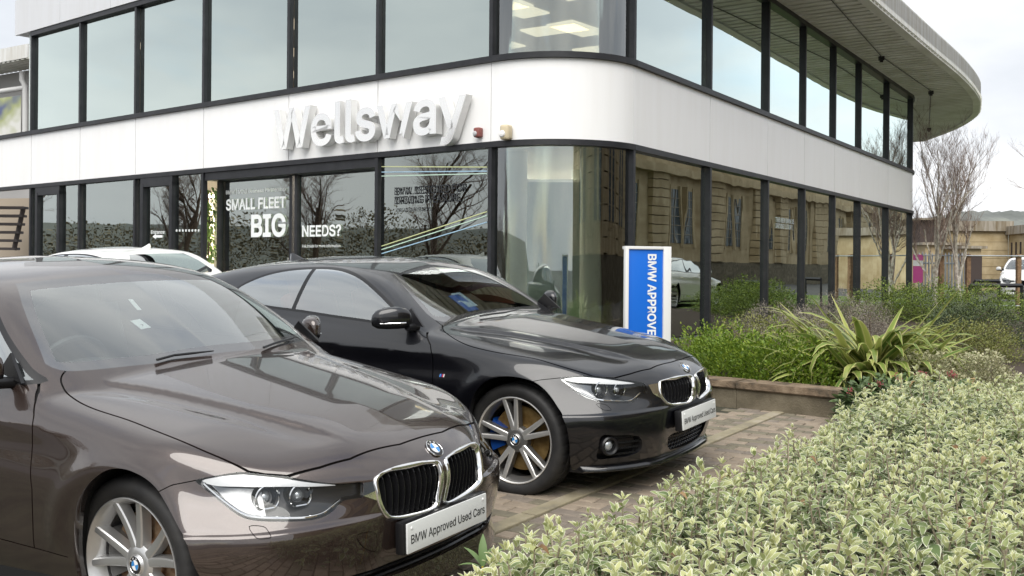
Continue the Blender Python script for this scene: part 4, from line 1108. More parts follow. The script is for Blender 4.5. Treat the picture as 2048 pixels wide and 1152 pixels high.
# ================================================================== setting
FLOORZ=SLOPE*10.6
M_fascia=mat('white_cladding',(.85,.85,.845),.35,0,0,.4)
def streaks(m,c,amt=.10):
    """faint vertical rain streaks and warm stain"""
    t=nd(m,'ShaderNodeTexCoord'); mp=nd(m,'ShaderNodeMapping'); mp.inputs['Scale'].default_value=(4.5,4.5,.5); n=nd(m,'ShaderNodeTexNoise'); n.inputs['Scale'].default_value=1.6; n.inputs['Detail'].default_value=5
    r=nd(m,'ShaderNodeValToRGB'); r.color_ramp.elements[0].position=.3; r.color_ramp.elements[1].position=.62; r.color_ramp.elements[0].color=(c[0]*(1-amt),c[1]*(1-amt*1.15),c[2]*(1-amt*1.4),1); r.color_ramp.elements[1].color=(*c,1)
    lk(m,t.outputs['Object'],mp.inputs[0]); lk(m,mp.outputs[0],n.inputs['Vector']); lk(m,n.outputs['Fac'],r.inputs[0]); lk(m,r.outputs[0],bsdf(m).inputs['Base Color']); return m
streaks(M_fascia,(.85,.85,.845),.03)
M_para=streaks(mat('grey_white_parapet',(.62,.63,.65),.4),(.62,.63,.65),.05)
M_frame=mat('anthracite_frame',(.014,.015,.018),.42); vary(M_frame,(.011,.012,.015),(.022,.0225,.026),5,5)
M_conc=streaks(mat('weathered_roof_edge',(.66,.665,.65),.75),(.66,.665,.65),.22)
M_soff=mat('soffit_metal',(.62,.62,.57),.5,.0); vary(M_soff,(.55,.55,.47),(.72,.72,.67),1.2,5)
M_glass=glassmat('showroom_glass',(.50,.57,.53),2.1,0,3.6,wave=(.0022,1.0,(.9,.9,.45)),gcol=(.90,1,.955))
M_glasslow=glassmat('ground_floor_glass',(.70,.74,.70),1.9,0,2.6,wave=(.004,1.1,(1.0,1.0,.35)),gcol=(.93,1,.96))
M_glassc=glassmat('curved_showroom_glass',(.66,.71,.69),1.85,0,2.3,wave=(.002,2.0,(2,2,.25)))
M_int=mat('interior_wall',(.55,.50,.42),.8); M_ceil=mat('interior_ceiling',(.55,.53,.48),.9); M_floor=mat('showroom_floor',(.16,.14,.12),.3)
M_col=mat('white_column',(.74,.76,.70),.5); M_part=mat('grey_green_partition',(.30,.38,.37),.5)
M_fill=mat('ground_floor_fill_panel',(.8,.75,.65),.5,emit=(1,.90,.76,34))  # glow added to brighten the ground floor, not a real fitting
M_lamp=mat('ceiling_light_panel',(.8,.7,.5),.5,emit=(1,.84,.62,.6))
M_soil=mat('soil',(.05,.035,.025),.95); M_decal=mat('white_vinyl',(.82,.84,.84),.5); M_decalk=mat('dark_vinyl',(.02,.022,.025),.4)
def fit_line(px,z):
    P=np.array([at_z(u,v,z)[:2] for u,v in px]); c=P.mean(0); d=np.linalg.svd(P-c)[2][0]; return c,d*np.sign(d[0])
ZB0,ZB1,ZT=3.10,4.11,6.10     # band underside, band top, head of the upper windows
cL,dL=fit_line([(62.1,368.9),(159,359.5),(270.8,350),(406.3,337.5),(754.5,305.6),(981.7,282)],ZB0)
cR,dR=fit_line([(1265.8,286.9),(1419.7,323.3),(1535.3,354),(1608.6,372),(1669,384.7),(1720,398),(1776,410),(1823.6,420)],ZB0)
nL=np.array([dL[1],-dL[0]]); nR=np.array([dR[1],-dR[0]])      # outward normals
if nL[1]>0: nL=-nL
if nR[0]<0: nR=-nR
def on_line(u,v,c,d,n):
    r=pray(u,v)[:2]; t=(c@n)/(r@n); return r*t
LU=[62.6,160,271,407,577,755,982]; LP=[on_line(u,300,cL,dL,nL) for u in LU]
RU=[1266,1419.5,1535.2,1608.6,1669,1720,1776,1823.6]; RP=[on_line(u,350,cR,dR,nR) for u in RU]
step=LP[0]-LP[1]; LP=[LP[0]+2*step,LP[0]+step]+LP        # band runs on past the left edge of the picture
# curved corner: arc tangent to both fronts
a0,a1=math.atan2(dL[1],dL[0]),math.atan2(dR[1],dR[0]); A,Bc=LP[-1],RP[0]
ch=np.linalg.norm(Bc-A); Rc=ch/(2*math.sin((a1-a0)/2)); nC=16
cen=None
phi=np.linspace(a0,a1,nC+1); arc=[A.copy()]
for i in range(nC):
    am=(phi[i]+phi[i+1])/2; seg=2*Rc*math.sin((phi[i+1]-phi[i])/2); arc.append(arc[-1]+seg*np.array([math.cos(am),math.sin(am)]))
arc=np.array(arc); arc+= np.linspace(0,1,nC+1)[:,None]*(Bc-arc[-1])
# rounded far end
e0=RP[-1]; far=[e0]; ang=a1
for i in range(14):
    ang+=math.radians(8.2); far.append(far[-1]+.42*np.array([math.cos(ang),math.sin(ang)]))
far=np.array(far)
showroom=empty('showroom_building',None,label='two storey showroom with white band, dark framed glass and curved corner',cat='building')
def wallbox(name,p,q,z0,z1,t_out,t_in,m,parent,eps=0.0,**k):
    """upright slab between plan points p and q, from t_out in front of the line to t_in behind"""
    d=(q-p)/np.linalg.norm(q-p); n=np.array([d[1],-d[0]]); p=p+d*eps; q=q-d*eps
    a,b,c_,e=p+n*t_out,q+n*t_out,q-n*t_in,p-n*t_in
    mb=MB(); mb.prism([e,c_,b,a][::-1] if False else [a,b,c_,e],z0,z1); me=mb.mesh(name); bm=bmesh.new(); bm.from_mesh(me); bmesh.ops.recalc_face_normals(bm,faces=bm.faces); bm.to_mesh(me); bm.free()
    return link(name,me,m,parent,**k)
def curvewall(name,pts,z0,z1,t_out,t_in,m,parent,smooth=True):
    pts=np.asarray(pts); d=np.gradient(pts,axis=0); d/=np.linalg.norm(d,axis=1)[:,None]; n=np.stack([d[:,1],-d[:,0]],1)
    o=pts+n*t_out; i=pts-n*t_in; k=len(pts); V=[(*p,z0) for p in o]+[(*p,z1) for p in o]+[(*p,z0) for p in i]+[(*p,z1) for p in i]; F=[]
    for j in range(k-1): F+=[(j,j+1,k+j+1,k+j),(2*k+j+1,2*k+j,3*k+j,3*k+j+1),(k+j,k+j+1,3*k+j+1,3*k+j),(2*k+j,2*k+j+1,j+1,j)]
    F+=[(0,k,3*k,2*k),(k-1,3*k-1,4*k-1,2*k-1)]
    me=bpy.data.meshes.new(name); me.from_pydata(V,[],F); bm=bmesh.new(); bm.from_mesh(me); bmesh.ops.recalc_face_normals(bm,faces=bm.faces); bm.to_mesh(me); bm.free()
    me.polygons.foreach_set('use_smooth',[True]*len(me.polygons)); me.set_sharp_from_angle(angle=math.radians(40)); return link(name,me,m,parent)
FH=.075
prng=np.random.default_rng(77)
def tilt(p,q):
    d=(q-p)/np.linalg.norm(q-p); n=np.array([d[1],-d[0]]); return p+n*prng.normal(0,.006),q+n*prng.normal(0,.006)
def span(p,q,upper=True,lower=True,glass=True,mull=(True,True)):
    wallbox('fascia_panel',p,q,ZB0,ZB1,.0,.06,M_fascia,showroom,eps=.009)
    wallbox('sill_rail',p,q,ZB1+.002,ZB1+FH,.05,.09,M_frame,showroom)
    wallbox('lintel_rail',p,q,ZB0-FH,ZB0-.002,.035,.09,M_frame,showroom)
    if upper:
        wallbox('head_rail',p,q,ZT,ZT+.09,.04,.09,M_frame,showroom)
        if glass: wallbox('window_pane',*tilt(p,q),ZB1+FH,ZT,-.05,.056,M_glass,showroom,eps=.035)
    if lower and glass: wallbox('window_pane',*tilt(p,q),FLOORZ+.10,ZB0-FH,-.045,.051,M_glasslow,showroom,eps=.035)
    if lower: wallbox('floor_rail',p,q,FLOORZ-.1,FLOORZ+.10,.02,.08,M_frame,showroom)
def mullion(p,d,z0,z1,w=.058,out=.022,inn=.062):
    d=np.asarray(d); wallbox('mullion',p-d*w/2,p+d*w/2,z0,z1,out,inn,M_frame,showroom)
backing=[]
# left front: bays 0,1 are the overhanging band beyond the building's end
for i in range(len(LP)-1):
    p,q=LP[i],LP[i+1]; up=i>=2
    door=(i in (5,6))
    span(p,q,upper=up,lower=up and not door)
    # dark joint behind the gaps
for i in range(2,len(LP)): mullion(LP[i],dL,ZB1+FH,ZT)
for i in range(2,len(LP)): 
    if i!=6: mullion(LP[i],dL,FLOORZ-.1,ZB0-FH)
wallbox('band_backing',LP[0],LP[-1],ZB0+.01,ZB1-.01,-.062,.20,M_frame,showroom)
# entrance (two glazed leaves set back in a deep frame) between the plain bays
p,q=LP[5],LP[7]; inn=-nL*.22
wallbox('entrance_head',p,q,ZB0-FH-.13,ZB0-FH-.002,.0,.30,M_frame,showroom,eps=.04)
mid=(p+q)/2
for s_,(a,b) in zip((-1,1),((p+dL*.10,mid-dL*.03),(mid+dL*.03,q-dL*.04))):
    lf=wallbox('door_pane',a+inn,b+inn,FLOORZ+.1,ZB0-FH-.13,-.02,.026,M_glasslow,showroom,eps=.06)
    for x0,x1 in((a,a+dL*.065),(b-dL*.065,b)): wallbox('door_stile',x0+inn,x1+inn,FLOORZ,ZB0-FH-.13,.02,.05,M_frame,lf)
    wallbox('door_bottom_rail',a+inn,b+inn,FLOORZ,FLOORZ+.1,.021,.051,M_frame,lf)
    h=(mid+dL*s_*.062); hp=h+inn+nL*.06
    mb=MB(); mb.tube([(*hp,1.0),(*hp,1.62)],.013,8); mb.build('door_handle',M_satin,lf,smooth=True)
# side entrance frames further left
for i,(t0,t1) in ((2,(.12,.62)),(4,(.10,.58))):
    a=LP[i]+(LP[i+1]-LP[i])*t0; b=LP[i]+(LP[i+1]-LP[i])*t1
    fr_=wallbox('door_frame',a,a+dL*.09,FLOORZ,ZB0-FH-.10,.03,.06,M_frame,showroom); wallbox('door_frame',b-dL*.09,b,FLOORZ,ZB0-FH-.10,.03,.06,M_frame,showroom); wallbox('door_frame',a,b,ZB0-FH-.16,ZB0-FH-.003,.025,.06,M_frame,showroom)
# corner
curvewall('curved_fascia_panel',arc,ZB0,ZB1,.0,.06,M_fascia,showroom); curvewall('curved_sill_rail',arc,ZB1+.002,ZB1+FH,.05,.09,M_frame,showroom); curvewall('curved_lintel_rail',arc,ZB0-FH,ZB0-.002,.035,.09,M_frame,showroom)
curvewall('curved_head_rail',arc,ZT,ZT+.09,.04,.09,M_frame,showroom); curvewall('curved_floor_rail',arc,FLOORZ-.1,FLOORZ+.1,.02,.08,M_frame,showroom)
curvewall('curved_window_pane',arc[0:],ZB1+FH,ZT,-.05,.056,M_glassc,showroom); curvewall('curved_window_pane',arc[0:],FLOORZ+.1,ZB0-FH,-.045,.051,M_glassc,showroom)
# right front
for i in range(len(RP)-1): span(RP[i],RP[i+1])
for i in range(len(RP)): mullion(RP[i],dR,ZB1+FH,ZT); mullion(RP[i],dR,FLOORZ-.1,ZB0-FH)
curvewall('curved_fascia_panel',far,ZB0,ZB1,.0,.06,M_fascia,showroom); curvewall('curved_sill_rail',far,ZB1+.002,ZB1+FH,.05,.09,M_frame,showroom); curvewall('curved_lintel_rail',far,ZB0-FH,ZB0-.002,.035,.09,M_frame,showroom); curvewall('curved_head_rail',far,ZT,ZT+.09,.04,.09,M_frame,showroom)
curvewall('curved_window_pane',far,ZB1+FH,ZT,-.05,.056,M_glassc,showroom); curvewall('curved_window_pane',far,FLOORZ+.1,ZB0-FH,-.045,.051,M_glassc,showroom)
for k in (4,9,14): dd=far[k]-far[k-1]; dd/=np.linalg.norm(dd); mullion(far[k],dd,ZB1+FH,ZT); mullion(far[k],dd,FLOORZ-.1,ZB0-FH)
wallbox('band_backing',RP[0],RP[-1],ZB0+.01,ZB1-.01,-.062,.20,M_frame,showroom)
# roof overhang of the right front: plan edge recovered from the photograph at soffit height
ZS=6.19
edge=[at_z(u,v,ZS)[:2] for u,v in [(1746.5,0),(1796,43),(1862,99),(1928,155),(1958,191),(1961,211),(1954,231),(1915,256),(1850,281)]]
am_=(arc[len(arc)//2]-(LP[-1]+RP[0])/2); am_/=np.linalg.norm(am_)
edge=[LP[-1]-dL*.3+nL*.10,arc[5]+am_*.35+nL*.25,arc[11]+am_*.75+nR*.35,RP[0]+nR*1.25+dR*.6,edge[0]-dR*3.0]+edge; edge=smooth_poly(np.array(edge),False,5); last=edge[-1]
edge=np.concatenate([edge,[last+np.array([-2.5,2.0]),last+np.array([-7,3.0])]])
curvewall('roof_edge',edge[::1],ZS+.03,ZS+.47,.0,.25,M_conc,showroom)
curvewall('roof_edge_trim',edge,ZS-.035,ZS+.028,-.02,.20,M_soff,showroom)
inner=[LP[-1]-dL*.3-nL*.3]+[p-nR*.05 for p in RP]+[p for p in far]+[far[-1]+np.array([-6.,3.])]
# soffit ribs run square to the front
def inside_edge(p): return True
poly=np.concatenate([edge,np.array(inner)[::-1]])
def clip_line(o,d,poly):
    """params where the line o+t d crosses the polygon"""
    ts=[]
    for a,b in zip(poly,np.roll(poly,-1,0)):
        e=b-a; den=d[0]*e[1]-d[1]*e[0]
        if abs(den)<1e-9: continue
        w_=a-o; t=(w_[0]*e[1]-w_[1]*e[0])/den; s_=(w_[0]*d[1]-w_[1]*d[0])/den
        if 0<=s_<1: ts.append(t)
    return sorted(ts)
mb=MB(); o0=RP[0]-dR*4.5; pitch=.27; kk=0
while kk*pitch<36:
    o=o0+dR*kk*pitch-nR*12; ts=clip_line(o,nR,poly)
    for t0,t1 in zip(ts[::2],ts[1::2]):
        a=o+nR*t0; b=o+nR*t1
        # one trapezoid rib + valley
        pr=[(0,.11),(.006,0),(.185,0),(.191,.11),(.27,.11)]
        for (s0,h0),(s1,h1) in zip(pr[:-1],pr[1:]):
            mb.add([(*(a+dR*s0),ZS+h0),(*(b+dR*s0),ZS+h0),(*(b+dR*s1),ZS+h1),(*(a+dR*s1),ZS+h1)],[(0,1,2,3)])
    kk+=1
mb.build('ribbed_soffit',M_soff,showroom)
mb=MB(); mb.prism([tuple(p) for p in poly],ZS+.115,ZS+.44); mb.build('roof_slab',M_conc,showroom)
for u_,v_ in((1763,113),(1862,182),(1858,256)):
    c=at_z(u_,v_,ZS); mb=MB(); mb.box((c[0],c[1],ZS-.04),(.10,.10,.09)); mb.box((c[0],c[1],ZS-.10),(.06,.06,.05)); mb.build('soffit_floodlight',M_frame,showroom)
c0,c1,c2=[at_z(u_,v_,ZS-.02) for u_,v_ in((1565,-110),(1763,113),(1862,182))]
mb=MB(); mb.tube([c0,c1,c2,at_z(1858,256,ZS-.02)],.010,6); mb.build('soffit_conduit',M_frame,showroom)
# parapet over the left front
pe=LP[2]-dL*.62
mb=MB(); q0,q1=pe+nL*.06,LP[-1]+dL*.2+nL*.06; 
npan=7
for i in range(npan):
    a=q0+(q1-q0)*i/npan; b=q0+(q1-q0)*(i+1)/npan; wallbox('parapet_panel',a,b,ZT+.092,ZT+2.0,0,.05,M_para,showroom,eps=.004)
wallbox('parapet_core',q0-nL*.06,q1-nL*.06,ZT+.10,ZT+1.98,-.003,3.5,M_para,showroom,eps=.01)
curvewall('curved_parapet',arc,ZT+.095,ZT+2.0,.02,.2,M_para,showroom)
# pale end return and shell of the building (floors, ceilings, rear walls)
ctr_back=np.array([2.,26.])
planL=[LP[2]-nL*.15,LP[-1]-nL*.15]; planR=[RP[0]-nR*.15,RP[-1]-nR*.15]
def xline(p,d,q,f):
    A_=np.array([d,-f]).T; t=np.linalg.solve(A_,q-p); return p+d*t[0]
XI=xline(LP[2]-nL*6.8,dL,RP[0]-nR*6.8,dR)
foot=[LP[2]-nL*.12]+[a-.12*nL*(1-t)-.12*nR*t for a,t in zip(arc,np.linspace(0,1,len(arc)))]+[RP[-1]-nR*.12,RP[-1]-nR*7,XI,LP[2]-nL*7]
fp=[tuple(p) for p in foot]
def slab(name,z0,z1,m): mb=MB(); mb.prism(fp,z0,z1); me=mb.mesh(name); bm=bmesh.new(); bm.from_mesh(me); bmesh.ops.recalc_face_normals(bm,faces=bm.faces); bm.to_mesh(me); bm.free(); return link(name,me,m,showroom)
slab('ground_floor_slab',FLOORZ-.05,FLOORZ+.04,M_floor); slab('first_floor_slab',ZB0-.02,ZB1+.02,M_ceil); slab('first_floor_ceiling',ZT+.02,ZT+.09,M_ceil)
wallbox('rear_wall',LP[2]-nL*6.8,XI,FLOORZ,ZT+.1,.0,.2,M_int,showroom); wallbox('rear_wall',XI,RP[-1]-nR*6.8,FLOORZ,ZT+.1,.0,.2,M_int,showroom)
wallbox('end_wall',LP[2]+dL*.02-nL*6.8,LP[2]+dL*.02-nL*.25,FLOORZ,ZT+.1,.08,.1,M_int,showroom)
mb=MB(); mb.prism([tuple(LP[2]-dL*.22-nL*.05),tuple(LP[2]-dL*.03-nL*.05),tuple(LP[2]-dL*.03-nL*.4),tuple(LP[2]-dL*.22-nL*.4)],ZB1,ZT+.1); mb.build('pale_end_post',mat('pale_glass_return',(.60,.66,.64),.2),showroom)
# columns and fittings inside
def column(p,r=.17,z0=FLOORZ,z1=ZB0):
    mb=MB(); mb.lathe([(r,z0),(r,z1)],Matrix.Translation((p[0],p[1],0)),28); mb.build('column',M_col,showroom,smooth=True)
for u_,D in((1033,13.9),(1188,13.6),(1400,17.5),(1700,24.5)): q=at_depth(u_,500,D); column(q,.19 if u_>1100 else .14)
for i in range(3,7): column(LP[i]-nL*3.2,.16)
for i in range(1,7,2): column(RP[i]-nR*2.2,.16)
a=at_depth(1047,500,14.6)[:2]; b=at_depth(1182,500,14.6)[:2]; wallbox('partition_screen',a,b,FLOORZ,2.72,.02,.02,M_part,showroom); wallbox('partition_rail',a,b,2.72,2.76,.03,.03,M_satin,showroom)
# ceiling lights upstairs; ground floor panels are added fill to brighten the interior
for base,d_,n_,cnt in((LP[2],dL,nL,6),(RP[0],dR,nR,8)):
    for i in range(cnt):
        for j in range(3):
            c=base+d_*(1.0+i*2.05)-n_*(1.1+j*1.9)
            for zc in((ZT-.015,ZB0-.06) if j>0 else (ZT-.015,)):
                a=c-d_*.3-n_*.6; pn=wallbox('ceiling_light_and_fill',a,a+d_*(.6 if zc>4 else .35),zc,zc+.03,-.0,1.2,M_lamp if zc>4 else M_fill,showroom)

# ------------------------------------------------------------------ ground, paving, kerb, wall
FD=np.array([TDIR[1],-TDIR[0]]); 
M_ground=vary(mat('asphalt',(.06,.06,.06),.9),(.05,.05,.052),(.085,.083,.08),.8,6,bump=.3,bscale=60)
def gz(p): return float(ground(p[0],p[1]))
xs=np.concatenate([[-1500,-600,-250,-120],np.linspace(-60,60,61),[120,250,600,1500]]); ys=np.concatenate([[-900,-300,-120,-60],np.linspace(-30,60,61),[100,200,500,1200,2500]])
V=[(x,y,float(ground(x,y)) if y<50 else FLOORZ) for y in ys for x in xs]; nx=len(xs)
V=[(x,y,max(z,-2.0)) for x,y,z in V]
mb=MB(); mb.add(V,[(j*nx+i,j*nx+i+1,(j+1)*nx+i+1,(j+1)*nx+i) for j in range(len(ys)-1) for i in range(nx-1)]); me=mb.mesh('ground'); link('ground',me,M_ground,kind='structure')
M_joint=vary(mat('paving_joint_sand',(.05,.045,.038),.95),(.022,.022,.015),(.06,.058,.036),6,5)
M_brick=[]
for k,(c1,c2) in enumerate([((.18,.145,.11),(.285,.235,.18)),((.145,.122,.10),(.235,.198,.16)),((.21,.168,.125),(.32,.262,.20)),((.12,.106,.078),(.205,.182,.128))]):
    m=mat('block_paver_%s'%'abcd'[k],c1,.85); vary(m,c1,c2,14,8,bump=.5,bscale=220,dist=.004,lo=.3,hi=.7); M_brick.append(m)
# local paving axes: F along the courses, T across; forecourt rectangle
def pt(f,t): return FD*f+TDIR*t
def pz(f,t,h=0): q=pt(f,t); return (q[0],q[1],float(ground(q[0],q[1]))+h)
pav=MB(); pav.add([pz(-9,-1.0,.004),pz(3.2,-1.0,.004),pz(3.2,10.5,.004),pz(-9,10.5,.004)],[(0,1,2,3)]); paving=pav.build('block_paving',M_joint,kind='structure')
kerbF=float(np.mean([at_ground(u,v)[:2]@FD for u,v in[(1008,1053.6),(1185.5,989.4),(1427,876)]])); KW=.10
def brick_mesh(l,w,h,j):
    bm=bmesh.new(); bmesh.ops.create_cube(bm,size=1); bmesh.ops.scale(bm,vec=(l,w,h),verts=bm.verts); bmesh.ops.bevel(bm,geom=[e for e in bm.edges if all(v.co.z>0 for v in e.verts)],offset=.006,segments=1,affect='EDGES')
    me=bpy.data.meshes.new('brick'); bm.to_mesh(me); bm.free(); me.materials.append(M_brick[j]); return me
BL,BWd,GAP=.20,.10,.009
bmesh_=[brick_mesh(BL-GAP,BWd-GAP,.06,j) for j in range(4)]
hb=[brick_mesh(BL*.5-GAP,BWd-GAP,.06,j) for j in range(4)]
th_=math.atan(SLOPE); Rb=Matrix.Rotation(0,4,'X')
fx=np.array([FD[0],FD[1],0]); tx=np.array([TDIR[0],TDIR[1],SLOPE]); tx/=np.linalg.norm(tx); ux=np.cross(fx,tx)
bricks=[]
for r in range(-8,105):
    t=r*BWd+BWd/2; off=(r%2)*BL/2
    for i in range(-14,14):
        f0=kerbF-KW/2-.003-(i+1)*BL+off if i>=0 else kerbF+KW/2+.003+(-i-1)*BL-off
        f=f0+BL/2
        if abs(f-kerbF)<KW/2+BL/2-.01:       # half bricks against the kerb
            continue
        bricks.append((f,t,0))
    if r%2==1:
        bricks.append((kerbF-KW/2-.003-BL/4,t,1)); bricks.append((kerbF+KW/2+.003+BL/4,t,1))
bc=np.array([pz(f,t,.0) for f,t,h in bricks]); uv=proj(bc); dep=bc[:,1]
vis=(uv[:,0]>940)&(uv[:,0]<1730)&(uv[:,1]>800)&(uv[:,1]<1150)&(dep>1.0)
# hidden below the cars or the shrub bed does not count as shown
qc=(bc-brown_fr[0])@brown_fr[1].T; qk=(bc-black_fr[0])@black_fr[1].T
und=((np.abs(qc[:,1])<.72)&(qc[:,0]<.45))|((np.abs(qk[:,1])<.72)&(qk[:,0]<.35)); vis&=~und
order=np.argsort(np.where(vis,dep,1e6))[:300]; chosen=set(order.tolist())
rest_v=[];rest_f=[];rest_m=[]
for i,(f,t,hh) in enumerate(bricks):
    j=int(rng.integers(0,4)); dz=float(rng.normal(0,.0012)); c=np.array(pz(f,t,.0))+ux*(-.018+dz)
    M=basis(c,fx,tx,ux)@Matrix.Rotation(float(rng.normal(0,.006)),4,'Z')
    if i in chosen and vis[i]:
        o=bpy.data.objects.new('brick',(hb if hh else bmesh_)[j]); COL.objects.link(o); o.parent=paving; o.matrix_local=M
    elif -3.5<f<2.6 and -1<t<10.4:
        me=(hb if hh else bmesh_)[j]; b=len(rest_v); rest_v+=[tuple(M@v.co) for v in me.vertices]; rest_f+=[tuple(b+k for k in p.vertices) for p in me.polygons]; rest_m+=[j]*len(me.polygons)
me=bpy.data.meshes.new('bricks'); me.from_pydata(rest_v,[],rest_f); me.polygons.foreach_set('material_index',rest_m); link('remaining_bricks',me,M_brick,paving,kind='stuff')
M_kerb=vary(mat('kerb_concrete',(.3,.28,.22),.85),(.20,.175,.125),(.33,.29,.22),5,8,c3=(.27,.235,.155),bump=.4,bscale=120)
k0=-1.0
while k0<9.8:
    mb=MB(); mb.obox(np.array(pz(kerbF-KW/2,k0+.004,0))-ux*.05,fx*KW,tx*.907,ux*.070); mb.build('kerb_stone',M_kerb,paving,bevel=.006); k0+=.915
# low planter wall with coping, parallel to the left front
wa=np.array([1.764,8.79]); wd=np.array([.757,-.653]); wd/=np.linalg.norm(wd); wn=np.array([wd[1],-wd[0]]); wn=wn if wn[1]<0 else -wn
M_wall=vary(mat('weathered_concrete_wall',(.13,.11,.075),.9),(.07,.06,.042),(.20,.17,.12),4,8,c3=(.125,.105,.07),bump=.6,bscale=70,lo=.3,hi=.7)
M_cope=vary(mat('lichen_stained_coping',(.17,.13,.085),.9),(.055,.045,.032),(.27,.205,.14),7,9,c3=(.18,.13,.085),bump=.7,bscale=90,lo=.32,hi=.68)
pw=empty('planter_wall',None,label='low weathered concrete planter wall with stained coping beside black coupe',cat='wall')
w0,w1=wa-wd*1.9,wa+wd*2.3
def wz(p): return gz(p)
for i in range(4):
    a=w0+(w1-w0)*i/4; b=w0+(w1-w0)*(i+1)/4
    mb=MB(); mb.prism([tuple(a),tuple(b-wd*.004),tuple(b-wd*.004-wn*.16),tuple(a-wn*.16)],lambda p:gz(p)-.2,lambda p:gz(p)+.175); me=mb.mesh('w'); bm=bmesh.new(); bm.from_mesh(me); bmesh.ops.recalc_face_normals(bm,faces=bm.faces); bm.to_mesh(me); bm.free(); link('wall_block',me,M_wall,pw)
    mb=MB(); mb.prism([tuple(a+wn*.03),tuple(b+wn*.03-wd*.006),tuple(b-wd*.006-wn*.20),tuple(a-wn*.20)],lambda p:gz(p)+.175,lambda p:gz(p)+.235); me=mb.mesh('c'); bm=bmesh.new(); bm.from_mesh(me); bmesh.ops.recalc_face_normals(bm,faces=bm.faces); bmesh.ops.bevel(bm,geom=bm.edges[:],offset=.008,segments=2,affect='EDGES'); bm.to_mesh(me); bm.free(); link('coping_stone',me,M_cope,pw)
# planting beds: soil surface behind the wall, and the bed of silver shrubs
BEDZ=.50
bed=[tuple(w0-wn*.15),tuple(w1-wn*.15),(3.6,7.2),(5.2,7.0),(9.5,15.5),(13.2,26.),tuple(RP[-1]+nR*.03),tuple(RP[0]+nR*.05+dR*.2)]
mb=MB(); mb.prism(bed,lambda p:.2,lambda p:min(gz(p)+.14,FLOORZ+.11)); link('planting_bed',mb.mesh('planting_bed'),M_soil,kind='structure')
bed2=[(-.6,1.7),(.35,3.35),(1.35,5.15),(2.35,6.75),(3.5,7.25),(5.0,6.8),(4.4,3.0),(1.6,.7)]
mb=MB(); mb.prism(bed2,lambda p:gz(p)-.1,lambda p:gz(p)+.03); link('shrub_bed',mb.mesh('shrub_bed'),M_soil,kind='structure')
M_path=vary(mat('buff_path',(.30,.25,.19),.9),(.24,.20,.15),(.36,.30,.23),5,6,bump=.3)
mb=MB(); mb.add([(5.3,6.5,FLOORZ+.0),(8,6.5,FLOORZ+.0),(16,26,FLOORZ+.01),(13.4,26,FLOORZ+.01),(9.6,15.5,FLOORZ+.008)],[(0,1,2,3,4)]); link('side_path',mb.mesh('side_path'),M_path,kind='structure')
M_lawn=vary(mat('lawn',(.09,.14,.03),.9),(.07,.12,.02),(.13,.19,.045),9,6,bump=.8,bscale=200)
mb=MB(); mb.add([(12.6,22,FLOORZ+.02),(40,22,FLOORZ+.02),(44,36,FLOORZ+.02),(15,36,FLOORZ+.02)],[(0,1,2,3)]); link('lawn',mb.mesh('lawn'),M_lawn,kind='structure')
# ------------------------------------------------------------------ foliage
def leafmat(name,c1,c2,c3=None,rim=None,trans=.3,rough=.5,rimlo=.6,rimhi=.85):
    """leaf colour from a per-leaf random value, optional pale rim, light passing through"""
    m=bpy.data.materials.new(name); m.use_nodes=True; t=m.node_tree; b=bsdf(m); b.inputs['Roughness'].default_value=rough; b.inputs['Specular IOR Level'].default_value=.35
    at=nd(m,'ShaderNodeAttribute',attribute_name='lv'); r=nd(m,'ShaderNodeValToRGB'); e=r.color_ramp.elements; e[0].color=(*c1,1); e[1].color=(*c2,1)
    if c3: q=e.new(.5); q.color=(*c3,1)
    sep=nd(m,'ShaderNodeSeparateColor'); lk(m,at.outputs['Color'],sep.inputs[0]); lk(m,sep.outputs[0],r.inputs[0]); col=r.outputs[0]
    if rim:
        mr=nd(m,'ShaderNodeMapRange'); mr.inputs['From Min'].default_value=rimlo; mr.inputs['From Max'].default_value=rimhi; mx=nd(m,'ShaderNodeMix',data_type='RGBA'); mx.inputs[7].default_value=(*rim,1)
        lk(m,sep.outputs[1],mr.inputs[0]); lk(m,mr.outputs[0],mx.inputs[0]); lk(m,col,mx.inputs[6]); col=mx.outputs[2]
    lk(m,col,b.inputs['Base Color'])
    tr=nd(m,'ShaderNodeBsdfTranslucent'); lk(m,col,tr.inputs[0]); ms=nd(m,'ShaderNodeMixShader'); ms.inputs[0].default_value=trans
    out=[n for n in t.nodes if n.type=='OUTPUT_MATERIAL'][0]; lk(m,b.outputs[0],ms.inputs[1]); lk(m,tr.outputs[0],ms.inputs[2]); lk(m,ms.outputs[0],out.inputs[0]); return m
def leaf_grid(L,W,na=3,nl=5,fold=.25,curl=.25,shape=.75):
    """one leaf along +x, normal +z: arrays P, T, rim(0..1)"""
    us=np.linspace(0,1,nl+1); P=[];R=[]
    sides=np.array({3:[-1,0,1],5:[-1,-.72,0,.72,1],2:[-1,1]}[na],float)
    for u in us:
        w=W*.5*np.sin(np.pi*np.clip(u,0.02,.985)**shape)**.8
        for s_ in sides:
            P.append((L*u-curl*L*.25*u*u,s_*w,curl*L*(u*(1-u))*1.2-curl*L*.5*u*u+fold*abs(s_)*w*.8)); R.append(max(abs(s_),(u-.86)/.14 if u>.86 else 0))
    T=[]
    for i in range(nl):
        for j in range(na-1):
            a=i*na+j; T+=[(a,a+na,a+na+1),(a,a+na+1,a+1)]
    return np.array(P),np.array(T),np.array(R)
def rotz(a): c,s_=np.cos(a),np.sin(a); z=np.zeros_like(c); o=np.ones_like(c); return np.stack([np.stack([c,-s_,z],-1),np.stack([s_,c,z],-1),np.stack([z,z,o],-1)],-2)
